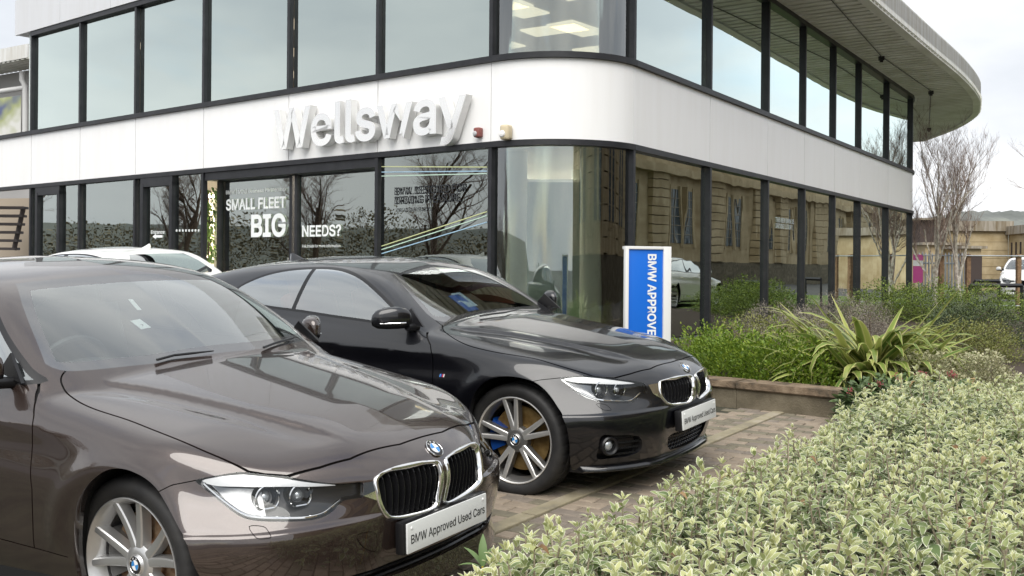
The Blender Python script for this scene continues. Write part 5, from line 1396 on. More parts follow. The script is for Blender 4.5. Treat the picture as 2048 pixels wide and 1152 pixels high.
def roty(a): c,s_=np.cos(a),np.sin(a); z=np.zeros_like(c); o=np.ones_like(c); return np.stack([np.stack([c,z,s_],-1),np.stack([z,o,z],-1),np.stack([-s_,z,c],-1)],-2)
def rotx(a): c,s_=np.cos(a),np.sin(a); z=np.zeros_like(c); o=np.ones_like(c); return np.stack([np.stack([o,z,z],-1),np.stack([z,c,-s_],-1),np.stack([z,s_,c],-1)],-2)
def scatter(tpl,Rm,S,pos,val):
    """place a template (P,T,R) n times -> joined arrays"""
    P,T,R=tpl; n=len(pos); Q=np.einsum('nij,kj->nki',Rm,P)*S[:,None,None]+pos[:,None,:]
    TT=T[None]+(np.arange(n)*len(P))[:,None,None]; C=np.zeros((n,len(P),4)); C[:,:,0]=val[:,None]; C[:,:,1]=R[None]; C[:,:,3]=1
    return Q.reshape(-1,3),TT.reshape(-1,3),C.reshape(-1,4)
def cat3(parts):
    P=[];T=[];C=[];b=0
    for p,t,c in parts: P.append(p);T.append(t+b);C.append(c);b+=len(p)
    return np.concatenate(P),np.concatenate(T),np.concatenate(C)
def leafobj(name,arr,m,parent,kind='stuff',smooth=True):
    me=npmesh(name,arr[0],arr[1],smooth=smooth); a=me.attributes.new('lv','FLOAT_COLOR','POINT'); a.data.foreach_set('color',np.ascontiguousarray(arr[2],np.float32).ravel()); return link(name,me,m,parent,kind=kind)
M_stem=vary(mat('grey_stem',(.25,.21,.15),.8),(.16,.12,.08),(.34,.30,.22),30,4); M_twig=vary(mat('brown_twig',(.09,.06,.04),.85),(.06,.04,.028),(.13,.09,.06),20,4)
def bush(name,label,blobs,n,L,W,m,curl=.25,tilt=(.2,1.1),core=None,fill=.45,up=.35,stems=24,cat='shrub',na=3,nl=3,seed=0,group=None,shape=.75,fine=.12):
    """uneven bush: leaves through the outer shell of several ellipsoids (cx,cy,z0,rx,ry,h)"""
    r=np.random.default_rng(seed+5); root=empty(name,Matrix.Translation((blobs[0][0],blobs[0][1],blobs[0][2])),label=label,cat=cat,group=group); o0=np.array(blobs[0][:3])
    A=np.array([b[3]*b[4]+b[3]*b[5] for b in blobs]); pos=[];nor=[]
    for b,k in zip(blobs,(n*A/A.sum()).astype(int)):
        d=r.normal(size=(k,3)); d[:,2]=np.abs(d[:,2])*.9+.02; d/=np.linalg.norm(d,axis=1)[:,None]
        # lumpy radius
        ph=r.uniform(0,6.28,6); lump=1+fine*(np.sin(d[:,0]*7+ph[0])*np.sin(d[:,1]*6+ph[1])+.7*np.sin(d[:,0]*15+ph[2])*np.sin(d[:,2]*13+ph[3])+.6*np.sin(d[:,1]*23+ph[4]))
        q=np.where(r.random(k)<fill,1-.42*r.random(k),1-.06*r.random(k)+.05*r.normal(size=k)*.6)
        pos.append(np.stack([b[0]+d[:,0]*b[3]*lump*q,b[1]+d[:,1]*b[4]*lump*q,b[2]+d[:,2]*b[5]*lump*q],1)); nor.append(d)
    pos=np.concatenate(pos);nor=np.concatenate(nor);k=len(pos)
    az=np.arctan2(nor[:,1],nor[:,0])+r.normal(0,.9,k); el=r.uniform(tilt[0],tilt[1],k)*(1-up)+up*(nor[:,2]*1.2)
    Rm=rotz(az)@roty(-el)@rotx(r.normal(0,.5,k)); S=r.uniform(.65,1.25,k)
    tpl=leaf_grid(L,W,na,nl,.25,curl,shape); arr=scatter(tpl,Rm,S,pos-o0,np.clip(r.normal(.5,.26,k),0,1)); leafobj('foliage',arr,m,root)
    mb=MB()
    for i in range(stems):
        j=r.integers(0,k); e=pos[j]-o0; b=blobs[r.integers(0,len(blobs))]; s0=np.array([b[0]+r.normal(0,.25)*b[3],b[1]+r.normal(0,.25)*b[4],b[2]])-o0; mid=(s0+e)/2+r.normal(0,.03,3); mb.tube([s0,mid,e],[.008,.005,.0025],5)
    mb.build('stems',M_twig,root,kind='stuff')
    return root
# --- silver shrub with felted pale-rimmed leaves in front
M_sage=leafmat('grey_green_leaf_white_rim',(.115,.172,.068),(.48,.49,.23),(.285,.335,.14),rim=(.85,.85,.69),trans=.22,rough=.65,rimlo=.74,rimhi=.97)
def sage():
    r=np.random.default_rng(3); root=empty('silver_shrub',Matrix.Translation((1.6,4.2,gz((1.6,4.2)))),label='low mounded shrub with grey green leaves edged in white, beside the kerb',cat='shrub'); o0=np.array(root.location)
    poly=np.array([(-.8,2.2),(-.42,3.0),(-.12,3.55),(.42,4.15),(1.22,5.05),(1.75,6.0),(2.25,6.75),(2.9,7.05),(3.8,7.0),(4.6,6.6),(4.3,4.2),(2.9,2.2),(1.2,1.3),(.2,1.5)])
    # jittered hexagonal spread of shoots
    sp=.088; P=[]
    for i in range(100):
        for j in range(90):
            p=(-.8+(i+.5*(j%2))*sp+r.normal(0,.018),1.2+j*sp*.87+r.normal(0,.018)); P.append(p)
    P=np.array(P); sd=poly_sd(poly,P); P=P[sd<0]; sd=-sd[sd<0]
    gzv=ground(P[:,0],P[:,1]); hh=.46*(1-np.exp(-(sd+.05)/.17))+.05
    hh+=.055*np.sin(P[:,0]*5.1+1)*np.sin(P[:,1]*4.3)+.03*np.sin(P[:,0]*11)*np.sin(P[:,1]*9+2)+r.normal(0,.022,len(P))+.09*(r.random(len(P))<.06)
    Z=gzv+np.maximum(hh,.10); pos=np.stack([P[:,0],P[:,1],Z],1); uv=proj(pos)
    gapn=np.sin(P[:,0]*7.3+.6)*np.sin(P[:,1]*6.1+1.9)+.6*np.sin(P[:,0]*13+2)*np.sin(P[:,1]*15)
    ok=((gapn<.98)|(sd<.15))&(uv[:,0]>700)&(uv[:,0]<2600)&(uv[:,1]<1700)&(pos[:,1]>1.5); pos=pos[ok];sd=sd[ok]
    # variants of a shoot: opposite pairs up the stem
    def shoot(na,nl,seed):
        q=np.random.default_rng(seed); parts=[]; tiers=7
        for t in range(tiers):
            for d in range(2):
                az=t*math.pi/2+d*math.pi+q.normal(0,.25)+.5*(t//2); f=t/(tiers-1)
                L=(.072-.040*f)*q.uniform(.85,1.15); el=(-.32+1.10*f**1.5)+q.normal(0,.14); z=-.115+.125*f
                tp=leaf_grid(L,L*.42,na,nl,.30,.18+.25*(1-f)*q.random(),.80)
                Rm=(rotz(np.array([az]))@roty(np.array([-el]))@rotx(np.array([q.normal(0,.25)])))
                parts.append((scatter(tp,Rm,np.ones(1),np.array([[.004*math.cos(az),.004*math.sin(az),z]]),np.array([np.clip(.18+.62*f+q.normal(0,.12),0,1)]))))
        if True:   # short curled tip pair
            for d in range(3):
                az=q.uniform(0,6.28); tp=leaf_grid(.026,.011,3,2,.3,.1,.8); parts.append(scatter(tp,rotz(np.array([az]))@roty(np.array([-1.2+q.normal(0,.15)])),np.ones(1),np.array([[0,0,.012]]),np.array([.95])))
        return cat3(parts)
    near=[shoot(5,5,k) for k in range(5)]; farv=[shoot(3,3,k+10) for k in range(5)]
    out=[]
    dist=np.linalg.norm(pos-OCAM,axis=1); var=r.integers(0,5,len(pos)); az=r.uniform(0,6.28,len(pos)); ln=r.normal(0,.20,len(pos)); la=r.uniform(0,6.28,len(pos)); sc=r.uniform(.70,1.50,len(pos)); dv=r.normal(0,.17,len(pos))
    # lean outwards near the bed's edge
    Rm=rotz(la)@roty(ln)@rotz(-la)@rotz(az)
    for tset,msk in((near,dist<4.6),(farv,dist>=4.6)):
        for k in range(5):
            m=msk&(var==k)
            if not m.any(): continue
            P_,T_,C_=tset[k]; n=m.sum(); Q=np.einsum('nij,kj->nki',Rm[m],P_)*sc[m][:,None,None]+(pos[m]-o0)[:,None,:]; C=np.repeat(C_[None],n,0).copy(); C[:,:,0]=np.clip(C[:,:,0]+dv[m][:,None],0,1)
            out.append((Q.reshape(-1,3),(T_[None]+(np.arange(n)*len(P_))[:,None,None]).reshape(-1,3),C.reshape(-1,4)))
    # a few withered leaves lying on top
    k=70; j=r.integers(0,len(pos),k); tp=leaf_grid(.055,.03,3,3,.5,.6,.8); A=scatter(tp,rotz(r.uniform(0,6.28,k))@roty(r.normal(0,.5,k)),r.uniform(.7,1.2,k),pos[j]-o0+np.array([0,0,.0]),r.random(k)); leafobj('withered_leaves',A,leafmat('withered_leaf',(.16,.08,.03),(.38,.26,.13),trans=.15),root)
    # lower leaves inside, coloured darker to stand for shade between the shoots
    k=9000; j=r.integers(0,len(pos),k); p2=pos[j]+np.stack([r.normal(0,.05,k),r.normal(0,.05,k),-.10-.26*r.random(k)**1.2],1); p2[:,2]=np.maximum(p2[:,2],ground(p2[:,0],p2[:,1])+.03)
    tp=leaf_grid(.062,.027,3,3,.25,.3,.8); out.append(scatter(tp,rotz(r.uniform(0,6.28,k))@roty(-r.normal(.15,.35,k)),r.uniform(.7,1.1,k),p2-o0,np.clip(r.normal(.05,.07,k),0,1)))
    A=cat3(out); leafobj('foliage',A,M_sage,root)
    mb=MB()
    for i in range(len(pos)):
        if dist[i]>5.2 and i%3: continue
        p=pos[i]-o0; g0=gz(pos[i])-o0[2]; b=np.array([p[0]+r.normal(0,.07),p[1]+r.normal(0,.07),max(g0,p[2]-.42)]); mb.tube([b,(b+p)/2+r.normal(0,.012,3),p+[0,0,-.0]],[.0055,.004,.0028],5)
    mb.build('stems',M_stem,root,kind='stuff'); return root
# --- strap-leaved plant: every leaf is a piece of its own
M_flax=leafmat('strap_leaf_yellow_green',(.12,.20,.045),(.38,.41,.11),(.22,.29,.065),rim=(.55,.52,.22),trans=.28,rough=.38,rimlo=.55,rimhi=.9)
def flax():
    r=np.random.default_rng(21); c=at_depth(1735,760,9.0); c[2]=.46; root=empty('strap_leaf_plant',Matrix.Translation(c),label='large clump of arching yellow green strap leaves behind the planter wall',cat='plant')
    n=320
    for i in range(n):
        az=r.uniform(0,2*math.pi); 
        if r.random()<.55: az=r.choice([math.pi*1.0,-.15,-math.pi/2])+r.normal(0,.55)
        L=r.uniform(.65,1.15); W=r.uniform(.07,.115); el=r.uniform(.30,1.05); droop=r.uniform(1.4,3.2) if r.random()<.86 else r.uniform(.1,.8); ns=9; P=[];R=[]; p=np.array([r.normal(0,.10),r.normal(0,.10),0.]); e=el; tw=r.normal(0,.35); 
        fold=r.uniform(.25,.8) if r.random()<.25 else 2
        for k in range(ns+1):
            u=k/ns; d=np.array([math.cos(az)*math.cos(e),math.sin(az)*math.cos(e),math.sin(e)]); sd=np.array([-math.sin(az),math.cos(az),0]); nn=np.cross(d,sd)*-1; a=tw*u; sv=sd*math.cos(a)+nn*math.sin(a)
            w=W*.5*(min(1,.45+u*2.2))*(1-u**5)*(1-.35*u)
            for s_ in(-1,0,1): P.append(p+sv*s_*w-nn*abs(s_)*w*-.30); R.append(abs(s_))
            if u>fold: e-=1.5/ns*2.0
            p=p+d*L/ns; e-=droop*(u**1.3)*2.0/ns
        T=[]
        for k in range(ns):
            for j in range(2): a=k*3+j; T+=[(a,a+3,a+4),(a,a+4,a+1)]
        P=np.array(P); C=np.zeros((len(P),4)); C[:,0]=np.clip(r.normal(.45,.28),0,1); C[:,1]=R; C[:,3]=1
        me=npmesh('leaf',P,np.array(T)); a=me.attributes.new('lv','FLOAT_COLOR','POINT'); a.data.foreach_set('color',C.astype(np.float32).ravel()); link('leaf',me,M_flax,root)
    mb=MB(); mb.lathe([(.0,.10),(.12,.06),(.18,-.1)],None,14); mb.build('crown_base',M_twig,root,smooth=True)
    return root
ML_bright=leafmat('bright_green_leaf',(.07,.13,.015),(.30,.38,.045),(.16,.25,.03),trans=.35)
ML_olive=leafmat('olive_leaf',(.10,.125,.03),(.31,.31,.10),(.20,.215,.06),trans=.25)
ML_heath=leafmat('grey_mauve_leaf',(.15,.135,.115),(.40,.37,.30),(.26,.23,.19),trans=.15,rough=.8)
ML_dark=leafmat('dark_green_leaf',(.035,.055,.025),(.12,.15,.07),(.07,.095,.045),trans=.15,rough=.42)
ML_hedge=leafmat('hedge_leaf',(.075,.12,.03),(.33,.42,.08),(.16,.22,.05),trans=.25)
ML_vari=leafmat('cream_variegated_leaf',(.10,.14,.05),(.50,.47,.30),(.22,.25,.11),rim=(.60,.56,.38),trans=.2,rimlo=.35,rimhi=.8)
ML_vib=leafmat('dark_veined_leaf',(.05,.085,.03),(.15,.21,.08),(.085,.13,.05),trans=.15,rough=.4)
M_bud=mat('red_pink_bud',(.28,.07,.07),.6)
def blob(u,v,D,wpx,h,ry=.6,z0=.42): p=at_depth(u,v,D); return (p[0],p[1],z0,wpx/2*D/FPX,ry,h)
def plants():
    sage(); flax()
    bush('leafy_hedge_shrub','bright green small leaved shrub filling the bed behind planter wall',[blob(1470,700,9.6,200,.46,.7),blob(1560,700,9.2,190,.48,.6),blob(1620,720,8.8,120,.42,.4),blob(1420,690,10.2,160,.46,.6)],17000,.034,.017,ML_bright,seed=1,fine=.2,tilt=(.3,1.4))
    bush('clipped_olive_shrub','olive brown clipped shrub top between bright shrub and glazing',[blob(1520,660,11.3,260,.56,.8),blob(1640,660,11.0,200,.55,.7)],13000,.022,.011,ML_olive,seed=2,fine=.10,tilt=(.3,1.4))
    bush('grey_mounded_shrub','grey mauve mounded shrub growing against the glazed front',[blob(1560,620,13.5,190,.60,.9),blob(1600,640,12.6,150,.55,.7)],15000,.026,.006,ML_heath,seed=3,tilt=(.5,1.5),up=.5,group=None)
    bush('grey_mounded_shrub','taller grey mauve mounded shrub behind the strap leaf plant',[blob(1680,610,15.0,190,.72,.9),blob(1740,630,14.2,120,.62,.7)],14000,.026,.006,ML_heath,seed=4,tilt=(.5,1.5),up=.5)
    bush('back_hedge','long leafy hedge with bright tips below the far end of glazing',[blob(1770,610,20,190,.80,1.0),blob(1860,610,20.5,200,.82,1.0),blob(1960,610,21,190,.78,1.0)],22000,.040,.020,ML_hedge,seed=5,fine=.12,cat='hedge')
    bush('dark_round_shrub','dark green rounded shrub beside the side path',[blob(1955,640,14.3,170,.66,.8),blob(1900,650,14.0,110,.55,.6)],15000,.024,.014,ML_dark,seed=6)
    bush('low_olive_hedge','low olive hedge in front of the dark round shrub',[blob(1935,690,11.5,190,.50,.6),blob(1990,690,11.8,110,.48,.5),blob(1850,690,11.3,120,.46,.5)],13000,.022,.012,ML_olive,seed=7,cat='hedge')
    bush('variegated_shrub','cream and green variegated shrub in front of strap leaves',[blob(1850,760,8.4,170,.40,.40),blob(1960,765,8.4,170,.38,.40)],14000,.024,.016,ML_vari,seed=8,na=5,nl=3)
    v=bush('budded_shrub','dark leaved shrub with clusters of red buds above silver shrub',[blob(1800,790,7.5,170,.32,.35,.36),blob(1900,785,7.4,170,.30,.35,.36),blob(1720,785,7.7,80,.27,.25,.36)],3200,.075,.034,ML_vib,seed=9,na=3,nl=4,tilt=(-.1,.8))
    r=np.random.default_rng(5)
    for u_,v_,D in((1703,781,7.6),(1735,776,7.55),(1795,757,7.5),(1840,748,7.4),(1850,752,7.45),(1905,750,7.3),(1960,787,7.2),(1985,796,7.1),(1760,770,7.5)):
        c=at_depth(u_,v_,D)-np.array(v.location); mb=MB()
        for k in range(26):
            p=c+r.normal(0,.016,3); mb.lathe([(0,.006),(.0045,.003),(.0045,-.003),(0,-.006)],Matrix.Translation(p),5)
        mb.build('bud_cluster',M_bud,v,smooth=True)
    # sprig of a different plant in the lower middle
    c=at_depth(963,1150,3.55); root=empty('long_leaved_sprig',Matrix.Translation(c-[0,0,.25]),label='sprig of long plain green leaves on yellow stem at the bed edge',cat='plant'); mb=MB(); mb.tube([(0,0,-.1),(0,0,.12),(.004,0,.28)],.0045,6); mb.build('stem',mat('yellow_stem',(.45,.33,.04),.5),root,smooth=True)
    m=leafmat('plain_green_leaf',(.10,.17,.06),(.20,.28,.11),trans=.2)
    for az,el,L in((2.6,.75,.105),(1.6,1.35,.12),(.3,.75,.11),(-.5,.35,.10),(3.3,.25,.09),(.9,1.0,.08)):
        tp=leaf_grid(L,L*.26,5,6,.3,.2,.9); A=scatter(tp,rotz(np.array([az]))@roty(np.array([-el])),np.ones(1),np.array([[.004,0,.275]]),np.array([r.random()])); leafobj('leaf',A,m,root,kind=None)
# ------------------------------------------------------------------ signs and lettering
M_letter=mat('polished_letter_face',(.80,.795,.78),.06,.85); M_letside=mat('satin_letter_side',(.74,.74,.73),.4,.3)
def face_basis(p,z,d,n): return basis((p[0],p[1],z),(d[0],d[1],0),(0,0,1),(n[0],n[1],0))
# WELLSWAY on the band: baseline and size recovered on the facade plane
def onL(u,v,off=0.):
    r=pray(u,v); c=cL+nL*off; t=(c@nL)/(r[:2]@nL); return OCAM+r*t
def onR(u,v,off=0.):
    r=pray(u,v); c=cR+nR*off; t=(c@nR)/(r[:2]@nR); return OCAM+r*t
sign=empty('building_sign',None,label='large raised silver lettering mounted on the white band above entrance',cat='sign')
pa,pb=onL(549,0,.16),onL(934,0,.16); sL=lambda p:(p[:2]-LP[0])@dL
# overall text split into letters, advance from a probe of the whole word
word='Wellsway'; me=text_mesh(word,1,.017,0,'LEFT'); x0=min(v.co.x for v in me.vertices); x1=max(v.co.x for v in me.vertices); y0=min(v.co.y for v in me.vertices); y1=max(v.co.y for v in me.vertices)
wid=np.linalg.norm(pb[:2]-pa[:2]); zt=onL(690,195,.16)[2]; zb=onL(690,287,.16)[2]
# heights: ascender top to baseline on 'll'
zll_top=onL(690,197,.16)[2]; zll_bot=onL(690,283,.16)[2]
ml=text_mesh('l',1,.017,0,'LEFT'); lh=max(v.co.y for v in ml.vertices)-min(v.co.y for v in ml.vertices); lb=min(v.co.y for v in ml.vertices); hs=(zll_top-zll_bot)/lh; ws_=wid/(x1-x0)
yoff_l=None
def raw_width(s_): 
    m=text_mesh(s_,1,.017,0,'LEFT'); return max(v.co.x for v in m.vertices)
lefts=[]
for i,chh in enumerate(word):
    m=text_mesh(chh,1,.017,0,'LEFT'); gw=max(v.co.x for v in m.vertices)-min(v.co.x for v in m.vertices); lefts.append(raw_width(word[:i+1])-gw-x0)
# vertical placement shared by all letters: use the un-centred baseline
def letter_mesh(chh,depth): return text_mesh(chh,1,.017,depth,'LEFT',base=True)
zbase=zll_bot; step_=x1-x0
for i,chh in enumerate(word):
    m=letter_mesh(chh,.125); xmin=min(v.co.x for v in m.vertices); m.transform(Matrix.Translation((-xmin,0,0)))
    m.transform(Matrix.Diagonal((ws_,hs,1,1))); mi=[0 if abs(p.normal.z)>.9 else 1 for p in m.polygons]; m.materials.append(M_letter); m.materials.append(M_letside); m.polygons.foreach_set('material_index',mi)
    o=bpy.data.objects.new('letter',m); COL.objects.link(o); o.parent=sign
    q=pa[:2]+dL*lefts[i]*ws_-nL*.155+nL*.03; o.matrix_local=basis((q[0],q[1],zbase),(dL[0],dL[1],0),(0,0,1),(nL[0],nL[1],0))
# words on the glass: flat vinyl, each line at its own place and size
def vinyl(name,label,lines,c,d,n,off,plane,m):
    """lines: (text,u_left,u_right,v_base,v_top,bold)"""
    root=empty(name,None,label=label,cat='window lettering')
    for t,ul,ur,vb,vt,bold in lines:
        a=plane(ul,vb,off); b=plane(ur,vb,off); z1=plane(ul,vt,off)[2]; me=text_mesh(t,1,bold,0,'LEFT'); xs_=[v.co.x for v in me.vertices]; ys_=[v.co.y for v in me.vertices]; me.transform(Matrix.Translation((-min(xs_),-min(ys_),0)))
        sx=np.linalg.norm(b[:2]-a[:2])/(max(xs_)-min(xs_)); sy=(z1-a[2])/(max(ys_)-min(ys_)); me.transform(Matrix.Diagonal((sx,sy,1,1))); o=link('text_line',me,m,root); o.matrix_local=basis(a,(d[0],d[1],0),(0,0,1),(n[0],n[1],0))
    return root
eo=-.218
vinyl('window_lettering','white printed offer words on the left entrance door pane',[('BMW | MINI Business Partnership',452,571,391,379,.006),('SMALL FLEET',452,571,422,399,.022),('BIG',502,571,475,429,.026)],cL,dL,nL,eo,onL,M_decal)
vinyl('window_lettering','white printed question and small line on the right entrance door pane',[('NEEDS?',604,682,474,451,.022),('Ask inside for more information.',604,682,495,489,.0)],cL,dL,nL,eo,onL,M_decal)
vinyl('window_lettering','dark printed slogan on the pane beside the curved corner',[('BMW. DESIGNED FOR',789,931,391,375,.012),('DRIVING PLEASURE.',789,922,409,393,.012),('THE ULTIMATE DRIVE',791,860,424,417,.005)],cL,dL,nL,-.028,onL,M_decalk)
vinyl('window_lettering','white entrance word and arrow on a glazed door',[('Entrance',302,329,468,461,.01)],cL,dL,nL,-.028,onL,M_decal)
vinyl('window_lettering','faded pale slogan on a pane of the long glazed front',[('THE NEW BMW X5',1552,1588,444,434,.01),('DRIVING LUXURY.',1552,1586,456,446,.01)],cR,dR,nR,-.028,onR,mat('faded_vinyl',(.45,.5,.52),.6))
ar=empty('arrow_sticker',None,label='small white left pointing arrow below entrance word',cat='sticker'); a=onL(305,473,-.028); b=onL(325,473,-.028); w_=np.linalg.norm(b[:2]-a[:2]); mb=MB(); mb.add([(0,0,0),(w_*.35,.05,0),(w_*.35,.022,0),(w_,.022,0),(w_,-.022,0),(w_*.35,-.022,0),(w_*.35,-.05,0)],[(0,6,1),(2,5,4,3),(1,6,5,2)]); o=mb.build('arrow',M_decal,ar); o.matrix_local=basis(a,(dL[0],dL[1],0),(0,0,1),(nL[0],nL[1],0))
ds=empty('dot_manifestation',None,label='row of white dots across a narrow pane',cat='sticker')
for k in range(8):
    p=onL(353+k*6.3,461,-.028); mb=MB(); mb.lathe([(0,0),(.022,0)],None,14); o=mb.build('dot',M_decal,ds); o.matrix_local=basis(p,(dL[0],dL[1],0),(0,0,1),(nL[0],nL[1],0))
# coloured stripes stuck on the pane beside the corner
stc=[mat('pale_%s_stripe'%n,c,.5) for n,c in(('yellow',(.55,.58,.30)),('green',(.50,.66,.55)),('blue',(.35,.52,.66)))]
stp=empty('pane_stripes',None,label='thin pale stripes crossing the pane beside the curved corner',cat='sticker')
for (p0,p1,k) in(((763,493),(974,424),0),((763,500),(974,432),1),((763,508),(974,445),2),((763,334),(974,335),0),((763,345),(974,343),2),((763,353),(974,348),1)):
    a,b=onL(*p0,-.029),onL(*p1,-.029); t=np.array([0,0,.012]); mb=MB(); mb.add([a,b,b+t,a+t],[(0,1,2,3)]); mb.build('stripe',stc[k],stp)
# poster behind the glass
po=empty('poster',None,label='white text poster standing behind a left pane',cat='poster'); a=onL(214,500,-.10); b=onL(266,500,-.10); z1=onL(214,398,-.10)[2]; 
mb=MB(); mb.add([(*a[:2],FLOORZ+.3),(*b[:2],FLOORZ+.3),(*b[:2],z1),(*a[:2],z1)],[(0,1,2,3)]); mb.build('sheet',mat('poster_sheet',(.85,.87,.9),.5),po); 
for t,ul,ur,vb,vt in(('WHY CHOOSE',228,257,421,415),('WELLSWAY?',230,255,428,422),('Dedicated',234,251,450,445),('Corporate Manager',226,260,457,452),('Compelling contract',225,261,472,467),('hire rates',235,251,479,474),('Expert knowledge',228,259,492,487)):
    p,q=onL(ul,vb,-.09),onL(ur,vb,-.09); zz=onL(ul,vt,-.09)[2]; me=text_mesh(t,1,.01,0,'LEFT'); xs_=[v.co.x for v in me.vertices]; ys_=[v.co.y for v in me.vertices]; me.transform(Matrix.Translation((-min(xs_),-min(ys_),0))); me.transform(Matrix.Diagonal((np.linalg.norm(q[:2]-p[:2])/(max(xs_)-min(xs_)),(zz-p[2])/(max(ys_)-min(ys_)),1,1))); o=link('text_line',me,M_decalk,po); o.matrix_local=basis(p,(dL[0],dL[1],0),(0,0,1),(nL[0],nL[1],0))
po2=empty('poster',None,label='grey banner with a round emblem behind first pane right of the corner',cat='poster'); a=onR(1270,490,-.3); b=onR(1303,490,-.3)
mb=MB(); mb.add([(*a[:2],FLOORZ+.3),(*b[:2],FLOORZ+.3),(*b[:2],2.95),(*a[:2],2.95)],[(0,1,2,3)]); sh=mb.build('sheet',mat('banner_grey',(.22,.22,.23),.5),po2)
p=onR(1284,372,-.28); roundel(po2,basis(p,(dR[0],dR[1],0),(0,0,1),(nR[0],nR[1],0)),.30,'emblem')
for t,vb,vt in(('New Cars',472,462),('Used Cars',486,476),('Service',500,490)):
    p=onR(1270,vb,-.285); q=onR(1299,vb,-.285); zz=onR(1270,vt,-.285)[2]; me=text_mesh(t,1,.0,0,'LEFT'); xs_=[v.co.x for v in me.vertices]; ys_=[v.co.y for v in me.vertices]; me.transform(Matrix.Translation((-min(xs_),-min(ys_),0))); me.transform(Matrix.Diagonal((np.linalg.norm(q[:2]-p[:2])/(max(xs_)-min(xs_)),(zz-p[2])/(max(ys_)-min(ys_)),1,1))); o=link('text_line',me,M_decal,po2); o.matrix_local=basis(p,(dR[0],dR[1],0),(0,0,1),(nR[0],nR[1],0))
# free-standing blue sign: front plane through its two upright edges
tot=empty('blue_totem_sign',None,label='upright blue sign in white frame standing behind black coupe bonnet',cat='sign')
Dt=9.4; tl=at_depth(1250,492,Dt); tr_=at_depth(1327,492,Dt*1.012); dt=(tr_-tl)[:2]; wt=np.linalg.norm(dt); dt/=wt; ntm=np.array([dt[1],-dt[0]]); ntm=ntm if ntm[1]<0 else -ntm; zt_=tl[2]; zb_=gz(tl)+.05
M_sw=mat('white_sign_frame',(.74,.74,.73),.35); M_sb=mat('blue_sign_face',(.008,.135,.60),.35)
Mt=basis((tl[0],tl[1],0),(dt[0],dt[1],0),(0,0,1),(ntm[0],ntm[1],0))
def tb(name,x0,x1,z0,z1,y0,y1,m):
    mb=MB(); mb.box(((x0+x1)/2,(z0+z1)/2,(y0+y1)/2),(x1-x0,z1-z0,y1-y0)); o=mb.build(name,m,tot,bevel=.004,smooth=True,angle=30); o.matrix_local=Mt; return o
fw=wt*.085
tb('frame_side',0,fw,zb_,zt_,-.03,.02,M_sw); tb('frame_side',wt-fw*.1,wt+fw*2.2,zb_,zt_,-.18,.02,M_sw); tb('frame_top',fw,wt-fw*.1,zt_-.028,zt_,-.14,.015,M_sw); fc=tb('face',fw+.001,wt-fw*.1-.001,zb_,zt_-.029,-.028,.0,M_sb); tb('foot',-.1,wt+.1,zb_-.09,zb_-.001,-.28,.15,M_sw)
z_a=at_depth(1310,508,Dt)[2]; z_b=at_depth(1310,660,Dt)[2]; me=text_mesh('BMW APPROVED USED CARS',1,.024,0,'LEFT'); mv=text_mesh('BMW APPROV',1,.024,0,'LEFT'); xs_=[v.co.x for v in me.vertices]; xv=[v.co.x for v in mv.vertices]; ys_=[v.co.y for v in me.vertices]
me=text_mesh('BMW APPROVED',1,.024,0,'LEFT'); xs_=[v.co.x for v in me.vertices]; me.transform(Matrix.Translation((-min(xs_),-min(ys_),0))); sx=(z_a-z_b)/(max(xv)-min(xv)); tw=(1319-1299)*Dt/FPX; me.transform(Matrix.Diagonal((sx,tw/(max(ys_)-min(ys_)),1,1)))
o=link('lettering',me,M_decal,tot); xa=(1299-1250)*Dt/FPX; o.matrix_local=Mt@basis((xa,z_a,.0025),(0,-1,0),(1,0,0),(0,0,1))
# alarm boxes on the corner of the band
def pod(name,label,u,v,plane,d,n,w,h,dep,m,m2):
    p=plane(u,v,0); root=empty(name,basis(p,(d[0],d[1],0),(0,0,1),(n[0],n[1],0)),label=label,cat='alarm'); mb=MB(); mb.box((0,0,dep/2),(w,h,dep)); mb.build('case',m,root,smooth=True,bevel=w*.25,angle=60); mb=MB(); mb.lathe([(0,w*.42),(w*.25,w*.36),(w*.4,w*.15),(w*.42,0)],Matrix.Translation((-w*.2,-h*.12,dep*.75)),18); mb.build('lens',m2,root,smooth=True)
pod('motion_sensor','small red and grey sensor at the right end of the white band lettering',961,266,onL,dL,nL,.10,.13,.09,mat('dull_red_plastic',(.22,.07,.06),.5),mat('grey_lens',(.45,.45,.46),.3))
ac=arc[2]; an=(nL*.85+nR*.15); an/=np.linalg.norm(an); ad=np.array([-an[1],an[0]]); ad=ad if ad[0]>0 else -ad
pcn=at_depth(1017,266,np.linalg.norm(1)*float(ac[1])+.0)
pod('alarm_box','cream alarm box fixed on the curved white corner panel',1017,266,lambda u,v,o:at_depth(u,v,float(arc[2][1])-.02),ad,an,.13,.19,.12,mat('cream_plastic',(.55,.47,.32),.5),M_white)
